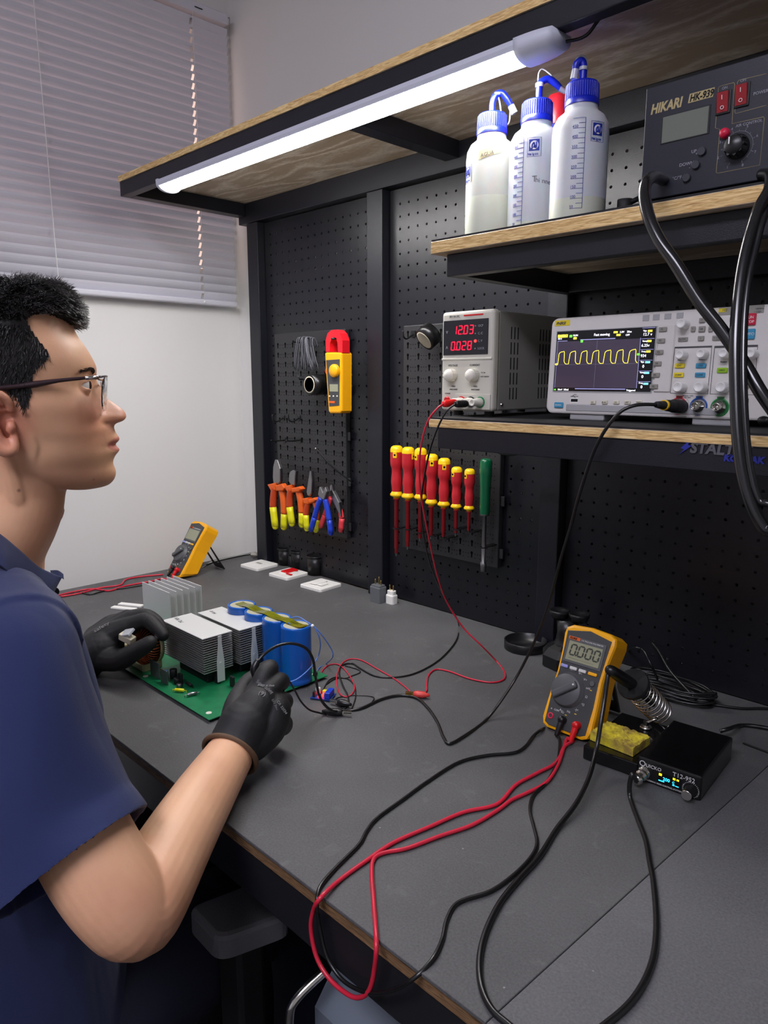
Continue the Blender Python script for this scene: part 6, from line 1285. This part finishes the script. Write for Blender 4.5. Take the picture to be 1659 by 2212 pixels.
def fused(mb, name, mt, parent, voxel, smooth=4, fac=.5, disp=None):
    """one continuous surface out of the overlapping volumes"""
    o = mb.build(name, mt, parent)
    md = o.modifiers.new('r', 'REMESH'); md.mode = 'VOXEL'; md.voxel_size = voxel; md.use_smooth_shade = True
    md = o.modifiers.new('sm', 'SMOOTH'); md.iterations = smooth; md.factor = fac
    if disp:
        tx = bpy.data.textures.new(name, 'CLOUDS'); tx.noise_scale = disp[1]; tx.noise_depth = 2
        md = o.modifiers.new('d', 'DISPLACE'); md.texture = tx; md.strength = disp[0]; md.mid_level = .5; md.texture_coords = 'LOCAL'
    dg = bpy.context.evaluated_depsgraph_get(); me = bpy.data.meshes.new_from_object(o.evaluated_get(dg)); o.modifiers.clear(); o.data = me
    for p in me.polygons: p.use_smooth = True
    return o
pe = thing('person', 'person in a navy polo shirt, glasses and black gloves seated at the bench', 'person', OB)
body = fused(b, 'body', 'skin', pe, .0017, 5)
# eyes
M['eyew'] = mat('eye_white', (226,220,214), .15); M['iris'] = mat('iris_brown', (58,36,26), .1)
for s_ in (1, -1):
    c_ = HW(EYE[0], s_*.0305, EYE[1]); b = MB(); b.m = Matrix.Translation(c_-OB); b.sphere((0,0,0), .0131, 16); e = b.build('eye', 'eyew', pe)
    gz = (HF+HR*.05*s_).normalized(); b = MB(); b.m = Matrix.Translation(c_-OB) @ gz.to_track_quat('Z','Y').to_matrix().to_4x4(); b.lathe([(.0001,.0142),(.0030,.0138),(.0056,.0124),(.0062,.0116)], 20); b.build('iris', 'iris', e)
# hair
M['hair'] = mat('black_hair', (27,24,24), .36, spec=.5, var=.3, vscale=40)
HL = [(172,640),(185,665),(182,684),(163,704),(150,707),(128,697),(100,690),(72,694),(60,704),(68,722),(86,745),(102,764),(107,774),(96,788),(80,800),(73,815),(72,842),(64,866),(58,878),(48,868),(40,852),(30,846),(10,838),(-20,850),(-40,900),(-50,960),(-100,985),(-200,960),(-220,560),(100,560)]
def in_hair(u, v):
    ins = False; n = len(HL)
    for i in range(n):
        (x1,y1),(x2,y2) = HL[i], HL[(i+1)%n]
        if (y1 > v) != (y2 > v) and u < (x2-x1)*(v-y1)/(y2-y1)+x1: ins = not ins
    return ins
f2u = lambda f, z: 829.5+FPX*(H0+HF*f+Vector((0,0,z))-CAM).dot(RT)/(H0+HF*f+Vector((0,0,z))-CAM).dot(FW)
b = MB(); b.m = Matrix.Translation(-OB); NVh, NTh = 200, 240
def scalp(v, th, off):
    f, l, z = head_point(v, th); f2, l2, z2 = head_point(v+2, th); f3, l3, z3 = head_point(v, th+.02)
    n_ = Vector((f3-f, l3-l, z3-z)).cross(Vector((f2-f, l2-l, z2-z))); n_.normalize()
    c = Vector((f, l, z)); 
    if n_.dot(c-Vector((HP(30,800)[0], 0, HP(30,800)[1]))) < 0: n_ = -n_
    return c, n_
for i in range(NVh):
    va_, vb_ = 622.6+i*(985-622.6)/NVh, 622.6+(i+1)*(985-622.6)/NVh
    for j in range(NTh):
        t0, t1 = j*math.tau/NTh, (j+1)*math.tau/NTh
        qs_ = []
        for v, t in ((va_,t0),(va_,t1),(vb_,t1),(vb_,t0)):
            c, n_ = scalp(v, t, 0); qs_.append((c, n_))
        m_ = sum([q_[0] for q_ in qs_], Vector())/4
        u_ = f2u(m_.x, m_.z)
        if in_hair(u_, (va_+vb_)/2):
            thick = .0008+.0040*max(0,min(1,(740-va_)/60))
            vs_ = [HW(*(c+n_*thick)) for c, n_ in qs_]; b.add(vs_, [(0,1,2,3)], True)
c_, n_ = scalp(623.2, .1, 0)
b.add([HW(*(scalp(624, k*math.tau/24, 0)[0]+Vector((0,0,.0035)))) for k in range(24)], [list(range(24))], True)
cap_ = b.build('hair', 'hair', pe)
random.seed(4); b = MB(); b.m = Matrix.Translation(-OB)
cnt = 0
while cnt < 9000:
    v = random.uniform(622.6, 960) if random.random() < .55 else random.uniform(622.6, 720); th = random.uniform(-1.75, 1.75) if random.random() < .8 else random.uniform(0, math.tau)
    c, n_ = scalp(v, th, 0); u_ = f2u(c.x, c.z)
    if not in_hair(u_, v): continue
    if c.y < -.035 and random.random() < .7: continue
    cnt += 1
    top = max(0, min(1, (745-v)/75)); front = max(0, min(1, (u_-20)/110))
    L = .005+.008*top+.006*top*front+random.uniform(0,.005)
    side = Vector((-.25, 0, -.9)) if top < .5 else Vector((0,0,0))
    flow = n_*(.22+.30*top) + Vector((.45*top*front-.45*(1-front)*top, -.25*top, .12*top)) + side*(1-top)
    flow.normalize(); curl = Vector((random.uniform(-.5,.5), random.uniform(-.5,.5), random.uniform(-.35,.35)))
    cu = math.floor(u_/11)+math.floor(v/11)*31+math.floor(c.y*90)*7; rc = random.Random(cu); clump = Vector((rc.uniform(-.6,.6), rc.uniform(-.5,.5), rc.uniform(-.5,.3)))*top
    p = c+n_*.001; P_ = [p]; d_ = flow.copy(); ns = 4
    for k in range(ns):
        d_ = (d_+(curl*.34+clump*.55)+Vector((.10*front*top, 0, -.12*top-.02))*(k)).normalized(); p = p+d_*(L/ns); P_.append(p)
    w_ = random.uniform(.00022,.00040)
    b.tube([HW(*q_) for q_ in P_], [w_*1.3,w_*1.3,w_*1.2,w_,w_*.4], 3, sub=0)
hs = b.build('hair_strands', 'hair', cap_)
# eyebrow
for s_ in (1, -1):
    b = MB(); b.m = Matrix.Translation(-OB)
    for k in range(170):
        f_ = random.random(); l_ = .014+.036*f_; v = 806-9*math.sin(f_*2.4)+random.uniform(-4.5,4.5)*(1-.5*f_)+ (6*f_)
        best = None
        for q_ in range(60):
            th = q_*.03; f, l, z = head_point(v, th)
            if best is None or abs(l-l_) < best[0]: best = (abs(l-l_), f, l, z)
        _, f, l, z = best; b.tube([HW(f+.0002,s_*l,z), HW(f+.0012-.001*f_,s_*(l+.0022),z+.0014), HW(f+.0006-.003*f_,s_*(l+.0055),z+.0016)], [.0003,.0003,.0001], 3)
    b.build('eyebrow', 'hair', pe)
# glasses
M['frame'] = mat('dark_brown_frame', (50,34,38), .3); M['lens'] = mat('clear_lens', (255,255,255), .02, trans=1); M['lens'].node_tree.nodes['Principled BSDF'].inputs['IOR'].default_value = 1.12
fz = lambda u, v: HP(u, v)
gl = None
def G(u, v, l): f, z = fz(u, v); return HW(f, l, z)-OB
b = MB(); b.tube([G(205,815,.0655), G(212,814,.062), G(221,813,.045), G(227,813,.025), G(229,814,.010), G(228,818,0), G(229,814,-.010), G(227,813,-.025), G(221,813,-.045), G(212,814,-.062), G(205,815,-.0655)], .0012, 8, sub=4)
gl = b.build('glasses', 'frame', pe)
for s_ in (1, -1):
    b = MB(); b.tube([G(206,815,.0655*s_), G(200,815,.068*s_), G(175,817,.0715*s_), G(125,822,.0735*s_), G(80,829,.0745*s_), G(40,834,.0765*s_), G(0,838,.080*s_), G(-30,850,.082*s_), G(-48,885,.082*s_)], [.0013,.0016,.0018,.0022,.0036,.0028,.0022,.0022,.0020], 8, sub=4, flat=1); b.build('temple_arm', 'frame', gl)
    b = MB(); b.tube([G(204,815.5,.0665*s_), G(178,817,.0722*s_)], .0024, 8); b.build('hinge', 'chrome', gl)
    b = MB(); k = 20; ringp = []
    for q_ in range(k):
        a = q_*math.tau/k; sc_ = math.copysign(abs(math.cos(a))**.7, math.cos(a)); ss_ = math.copysign(abs(math.sin(a))**.7, math.sin(a)); l = .0350+.0255*sc_; v = 850-36*ss_; u = 229-.0*v-(max(0,(l-.010))/.052)**1.6*17-(v-815)*.02
        ringp.append(G(u, v, l*s_))
    ctr_ = sum(ringp, Vector())/k; b.add(ringp+[p+(HF*.0012) for p in ringp], [list(range(k)), [k+i for i in range(k)][::-1]]+[(i,(i+1)%k,k+(i+1)%k,k+i) for i in range(k)]); b.build('lens', 'lens', gl)
    b = MB(); b.tube([G(222,826,.013*s_), G(221,845,.012*s_)], .0022, 8); b.build('nose_pad', 'clear', gl)
# trousers and shoes
M['trouser'] = mat('dark_navy_trousers', (16,21,40), .8, bump=.3, bscale=400)
b = MB(); b.m = Matrix.Translation(-OB)
b.tube([TC(-.97,.19,-.32), TC(-.90,.185,-.32), TC(-.83,.19,-.32)], [.095,.105,.095], 24, sub=3)
for sx in (-.825, -.975):
    b.tube([TC(sx,.19,-.32), TC(sx,.32,-.295), TC(sx,.48,-.285), TC(sx,.64,-.30)], [.092,.092,.082,.066], 24, sub=4); b.tube([TC(sx,.635,-.30), TC(sx,.65,-.50), TC(sx,.62,-.76)], [.066,.060,.050], 20, sub=4)
fused(b, 'trousers', 'trouser', pe, .006, 3)
for sx in (-.825, -.975):
    b = MB(); b.m = Matrix.Translation(-OB); b.loft([[(sx+w_*math.cos(a), y, ZF+.001+max(0,h_*(1+math.sin(a))/2)) for a in [k*math.tau/16 for k in range(16)]] for y, w_, h_ in ((.56,.028,.07),(.58,.038,.09),(.63,.040,.085),(.70,.046,.06),(.78,.044,.045),(.82,.025,.03))]); b.build('shoe', 'blackm', pe)
# polo shirt
M['navyc'] = mat('navy_fabric', (34,44,84), .82, bump=.35, bscale=900, spec=.25)
M['navyc'].node_tree.nodes['Principled BSDF'].inputs['Sheen Weight'].default_value = .15
b = MB(); b.m = Matrix.Translation(-OB)
def ell(cx, cy, z, a, bb, rot=-.12, n=56, tilt=0, p=2.3):
    out = []
    for k in range(n):
        t = k*math.tau/n; c, s = math.cos(t), math.sin(t); rr = (abs(c)**p+abs(s)**p)**(-1/p); x, y = a*c*rr, bb*s*rr
        out.append(Vector((cx+x*math.cos(rot)-y*math.sin(rot), cy+x*math.sin(rot)+y*math.cos(rot), z+tilt*y)))
    return out
b.loft([ell(-.900,.222,-.345,.175,.150), ell(-.900,.228,-.30,.178,.152), ell(-.897,.224,-.22,.176,.138), ell(-.895,.222,-.12,.172,.124), ell(-.893,.222,-.02,.172,.117), ell(-.890,.222,.06,.175,.114), ell(-.890,.222,.13,.178,.110), ell(-.890,.224,.19,.172,.098), ell(-.893,.226,.232,.135,.080,tilt=-.2), ell(-.893,.232,.262,.085,.068,tilt=-.3), ell(-.893,.236,.280,.068,.062,tilt=-.3)])
b.tube([SLh+Vector((0,0,0)), TC(-.99,.238,.232), TC(-.89,.232,.240), TC(-.79,.228,.238), SR+Vector((0,0,-.004))], [.062,.062,.062,.062,.060], 28, sub=4)
def sleeve(cs, axis_end):
    """hollow sleeve: (centre, radius) stations, then back inside"""
    cs_ = [(Vector(c), r) for c, r in cs]; pts, rs = spline([c for c, r in cs_], [r for c, r in cs_], 6)
    rings = []; up = Vector((0,0,1)); n = 56; fr = []
    for i, (p, r) in enumerate(zip(pts, rs)):
        t = (pts[min(i+1,len(pts)-1)]-pts[max(i-1,0)]).normalized(); sd = t.cross(Vector((.9,.3,.1))).normalized(); u2 = sd.cross(t)
        fr.append((p, r, sd, u2)); 
        wr = lambda a: 1+.035*math.sin(3*a+i*.25)*min(1,i/10)+.02*math.sin(5*a-i*.3)*min(1,i/10)
        rings.append([p+(sd*math.cos(k*math.tau/n)+u2*math.sin(k*math.tau/n))*r*wr(k*math.tau/n) for k in range(n)])
    inner = []
    for (p, r, sd, u2), rg in list(zip(fr, rings))[::-1][:10]: inner.append([p+(q_-p)*((r-.0080)/r) for q_ in rg])
    b.loft(rings+inner)
sleeve([(UD(10,1330,.73), .020), (UD(22,1355,.718), .040), (UD(38,1405,.707), .055), (UD(56,1530,.695), .062), (UD(80,1660,.685), .068), (UD(116,1785,.676), .0735), (UD(163,1866,.668), .0795)], None)
sleeve([(SLh, .058), (SLh.lerp(Vector((-1.19,.27,-.02)),.3), .066), (SLh.lerp(Vector((-1.19,.27,-.02)),.55), .070), (SLh.lerp(Vector((-1.19,.27,-.02)),.85), .074)], None)
# chest swell and soft folds
for pts, r in (([(95,1300,.88),(118,1380,.885),(140,1460,.89),(160,1550,.895),(172,1650,.90)], .030), ([(95,1455,.71),(140,1560,.715),(200,1660,.71),(255,1735,.69)], .012), ([(15,1480,.66),(40,1620,.645),(85,1740,.630),(140,1840,.615)], .008), ([(-30,1480,.66),(-10,1640,.64),(10,1800,.62),(50,1920,.61)], .007)):
    b.tube([UD(*p) for p in pts], [r*.6]+[r]*(len(pts)-2)+[r*.6], 14, sub=5)
sh = fused(b, 'polo_shirt', 'navyc', pe, .0023, 16, .5)
from mathutils import noise as NZ
def crumple(o, amp, fine):
    me = o.data; nn = [v.normal.copy() for v in me.vertices]
    for v, n_ in zip(me.vertices, nn):
        p = v.co; w_ = NZ.noise(p*5)*.5; q_ = Vector((p.x*7+w_, p.y*7, (p.z+p.x*.8)*4+w_*2))
        a = NZ.noise(q_); rd = 1-abs(NZ.noise(Vector((p.x*13+p.z*5, p.y*13, p.z*5+p.x*9))))*2
        v.co = p+n_*(amp*a+fine*max(0, rd-.45))
crumple(sh, .009, .0035)
# collar
def sheet(rows, name, mt, parent, th=.003):
    b = MB(); b.m = Matrix.Translation(-OB); R2 = [spline([UD(*p) for p in r], [0]*len(r), 8)[0] for r in rows]
    cols = list(zip(*R2)); fine = [spline(list(c), [0]*len(c), 5)[0] for c in cols]; nC, nR = len(fine), len(fine[0])
    vs = [fine[i][j] for i in range(nC) for j in range(nR)]; bk = [v+(v-CAM).normalized()*th for v in vs]; N_ = len(vs)
    fs = [(i*nR+j, i*nR+j+1, (i+1)*nR+j+1, (i+1)*nR+j) for i in range(nC-1) for j in range(nR-1)]
    fs2 = [tuple(x+N_ for x in f[::-1]) for f in fs]; ed = []
    bd_ = [i*nR for i in range(nC)]+[(nC-1)*nR+j for j in range(1,nR)]+[i*nR+nR-1 for i in range(nC-2,-1,-1)]+[j for j in range(nR-2,0,-1)]
    for k in range(len(bd_)): a_, c_ = bd_[k], bd_[(k+1)%len(bd_)]; ed.append((a_, c_, c_+N_, a_+N_))
    b.add(vs+bk, fs+fs2+ed, True); return b.build(name, mt, parent)
sheet([[(-110,1105,.80),(-50,1125,.785),(0,1153,.79),(45,1190,.805),(84,1224,.83),(118,1240,.85),(135,1246,.862)],
       [(-110,1150,.775),(-50,1165,.765),(0,1190,.765),(42,1224,.785),(80,1256,.812),(108,1270,.835),(122,1270,.852)],
       [(-110,1195,.76),(-50,1200,.75),(0,1222,.752),(35,1257,.77),(65,1288,.795),(85,1308,.815),(98,1319,.832)]], 'collar', 'navyc', sh)
sheet([[(108,1232,.89),(125,1232,.895),(137,1240,.90)],[(112,1242,.885),(127,1245,.89),(138,1252,.893)]], 'collar', 'navyc', sh)
for u, v, d in ((141,1340,.868),(118,1278,.856)):
    b = MB(); c_ = UD(u, v, d)-OB; b.cyl(c_-HR*.001, c_+HR*.001, .0052, n=16); b.build('button', 'black', sh)
# gloves
M['glove'] = mat('black_glove', (24,24,26), .55, bump=.5, bscale=1300); M['glovem'] = mat('brown_cuff', (96,70,48), .7, bump=.3, bscale=900); M['gprint'] = mat('grey_print', (120,120,122), .6); M['dust'] = mat('dusty_glove', (70,70,72), .6, var=.4, vscale=90, col2=(34,34,36))
def chain(b, l, n=14, sub=4):
    P, R_ = PT(l); b.tube(P, R_, n, sub=sub); b.sphere(P[-1], R_[-1]*.99, 10); b.sphere(P[0], R_[0]*.99, 10)
b = MB(); b.m = Matrix.Translation(-OB)
W0 = (502,1622,.905)
chain(b, [(498,1628,.903,.0325),(512,1600,.915,.0330),(530,1565,.925,.0335)], 24)
for k, (u, v, d) in enumerate(((556,1492,.950),(580,1494,.950),(597,1520,.948),(602,1556,.940))): chain(b, [(512+9*k,1592+3*k,.920,.024),(534+11*k,1545+8*k,.932,.0215),(u,v,d,.0150)])
chain(b, [(560,1488,.950,.0140),(572,1455,.958,.0125),(584,1443,.970,.0118),(572,1446,.988,.0110),(556,1456,.998,.0100)])
chain(b, [(582,1490,.950,.0140),(601,1472,.966,.0122),(608,1474,.985,.0116),(594,1482,1.003,.0110),(576,1492,1.008,.0102)])
chain(b, [(598,1520,.950,.0140),(614,1514,.968,.0120),(613,1520,.990,.0114),(600,1526,1.003,.0108),(584,1534,1.006,.0100)])
chain(b, [(602,1556,.942,.0130),(615,1562,.958,.0110),(613,1572,.980,.0104),(600,1574,.992,.0098),(586,1572,.995,.0090)])
chain(b, [(505,1575,.925,.0200),(508,1532,.945,.0165),(520,1498,.968,.0135),(536,1474,.985,.0120),(549,1462,.994,.0105)])
chain(b, [(540,1600,.925,.028),(575,1570,.938,.027),(590,1535,.945,.024)], 20)
chain(b, [(530,1560,.925,.030),(560,1520,.938,.024),(575,1505,.948,.018)], 20)
g1 = fused(b, 'glove', 'glove', pe, .0016, 9)
g1['label'] = 'black knit glove on the hand nearer the camera'
b = MB(); b.m = Matrix.Translation(-OB); c0, ax_ = UD(497,1630,.902), (UD(530,1565,.925)-UD(478,1660,.872)).normalized()
qm = Matrix.Translation(c0) @ ax_.to_track_quat('Z','Y').to_matrix().to_4x4()
b.m = Matrix.Translation(-OB) @ qm; b.tube([(.0350*math.cos(k*math.tau/40), .0350*math.sin(k*math.tau/40), 0) for k in range(40)], .0034, 10, closed=True); b.build('cuff', 'glovem', g1)
b = MB(); b.m = Matrix.Translation(-OB)
def onto(u, v, obj=g1):
    """nearest glove surface point seen at the pixel"""
    o_ = obj; d = FW + RT*((u-829.5)/FPX) - UPV*((v-1106)/FPX)
    ok, loc, nr, ix = o_.ray_cast(CAM-OB, d.normalized()); return (loc, nr) if ok else (None, None)
bpy.context.view_layer.update()
def print_text(s, u, v, size, ang, name='glove_print', obj=g1, mt='gprint'):
    loc, nr = onto(u, v, obj)
    if loc is None: return
    nr = nr.normalized(); xr = (RT*math.cos(ang)-UPV*math.sin(ang)); xr = (xr-nr*xr.dot(nr)).normalized(); yr = nr.cross(xr)
    text(name, s, size, mt, obj, Matrix.Translation(loc+nr*.0014) @ Matrix((xr, yr, nr)).transposed().to_4x4(), ext=.0002)
print_text('Super Safety', 554, 1474, .0060, .62); print_text('Black & Soft', 556, 1483, .0048, .62); print_text('(9)', 557, 1500, .0085, .5)
for k, s in enumerate(('EN 388', '3131X', 'CA 32034')): print_text(s, 585+6*k, 1512+2*k, .0050, 1.15)
# left glove
b = MB(); b.m = Matrix.Translation(-OB)
chain(b, [(170,1440,1.235,.034),(195,1415,1.235,.035),(225,1395,1.235,.034)], 24)
for k, (u, v, d) in enumerate(((290,1348,1.225),(283,1336,1.250),(274,1334,1.275),(262,1340,1.295))): chain(b, [(212,1392-4*k,1.235+.01*k,.026),(250-2*k,1368-5*k,1.235+.015*k,.0225),(u,v,d,.0145)])
chain(b, [(290,1348,1.225,.0150),(318,1340,1.215,.0130),(340,1358,1.205,.0120),(352,1372,1.20,.0105)])
chain(b, [(283,1338,1.250,.0150),(312,1330,1.245,.0128),(336,1342,1.235,.0118),(350,1362,1.225,.0105)])
chain(b, [(274,1336,1.275,.0145),(302,1330,1.275,.0120),(324,1342,1.265,.0112),(336,1360,1.255,.0100)])
chain(b, [(262,1342,1.295,.0135),(286,1342,1.300,.0112),(304,1352,1.295,.0104),(314,1366,1.285,.0094)])
chain(b, [(225,1420,1.225,.0240),(258,1425,1.205,.0185),(288,1410,1.190,.0150),(312,1396,1.185,.0135),(324,1388,1.185,.0120)])
g2 = fused(b, 'glove', 'glove', pe, .0018, 5)
g2['label'] = 'black coated glove on the far hand'
bpy.context.view_layer.update(); print_text('safety', 205, 1368, .012, -1.0, obj=g2)
# component pinched in the far glove
c = UD(275,1378,1.205); t = thing('cream_component', 'small cream component with clear plastic held in the far glove', 'component', c)
b = MB(); b.m = TR((0,0,0),(.2,.3,.4)); b.box(-.013,.013,-.007,.007,-.006,.006,.0015); b.build('component_body', 'core', t)
b = MB(); b.m = TR((.002,0,.009),(.5,-.3,.2)); b.box(-.012,.012,-.008,.008,-.002,.003,.001); b.build('plastic_wrap', 'clear', t)
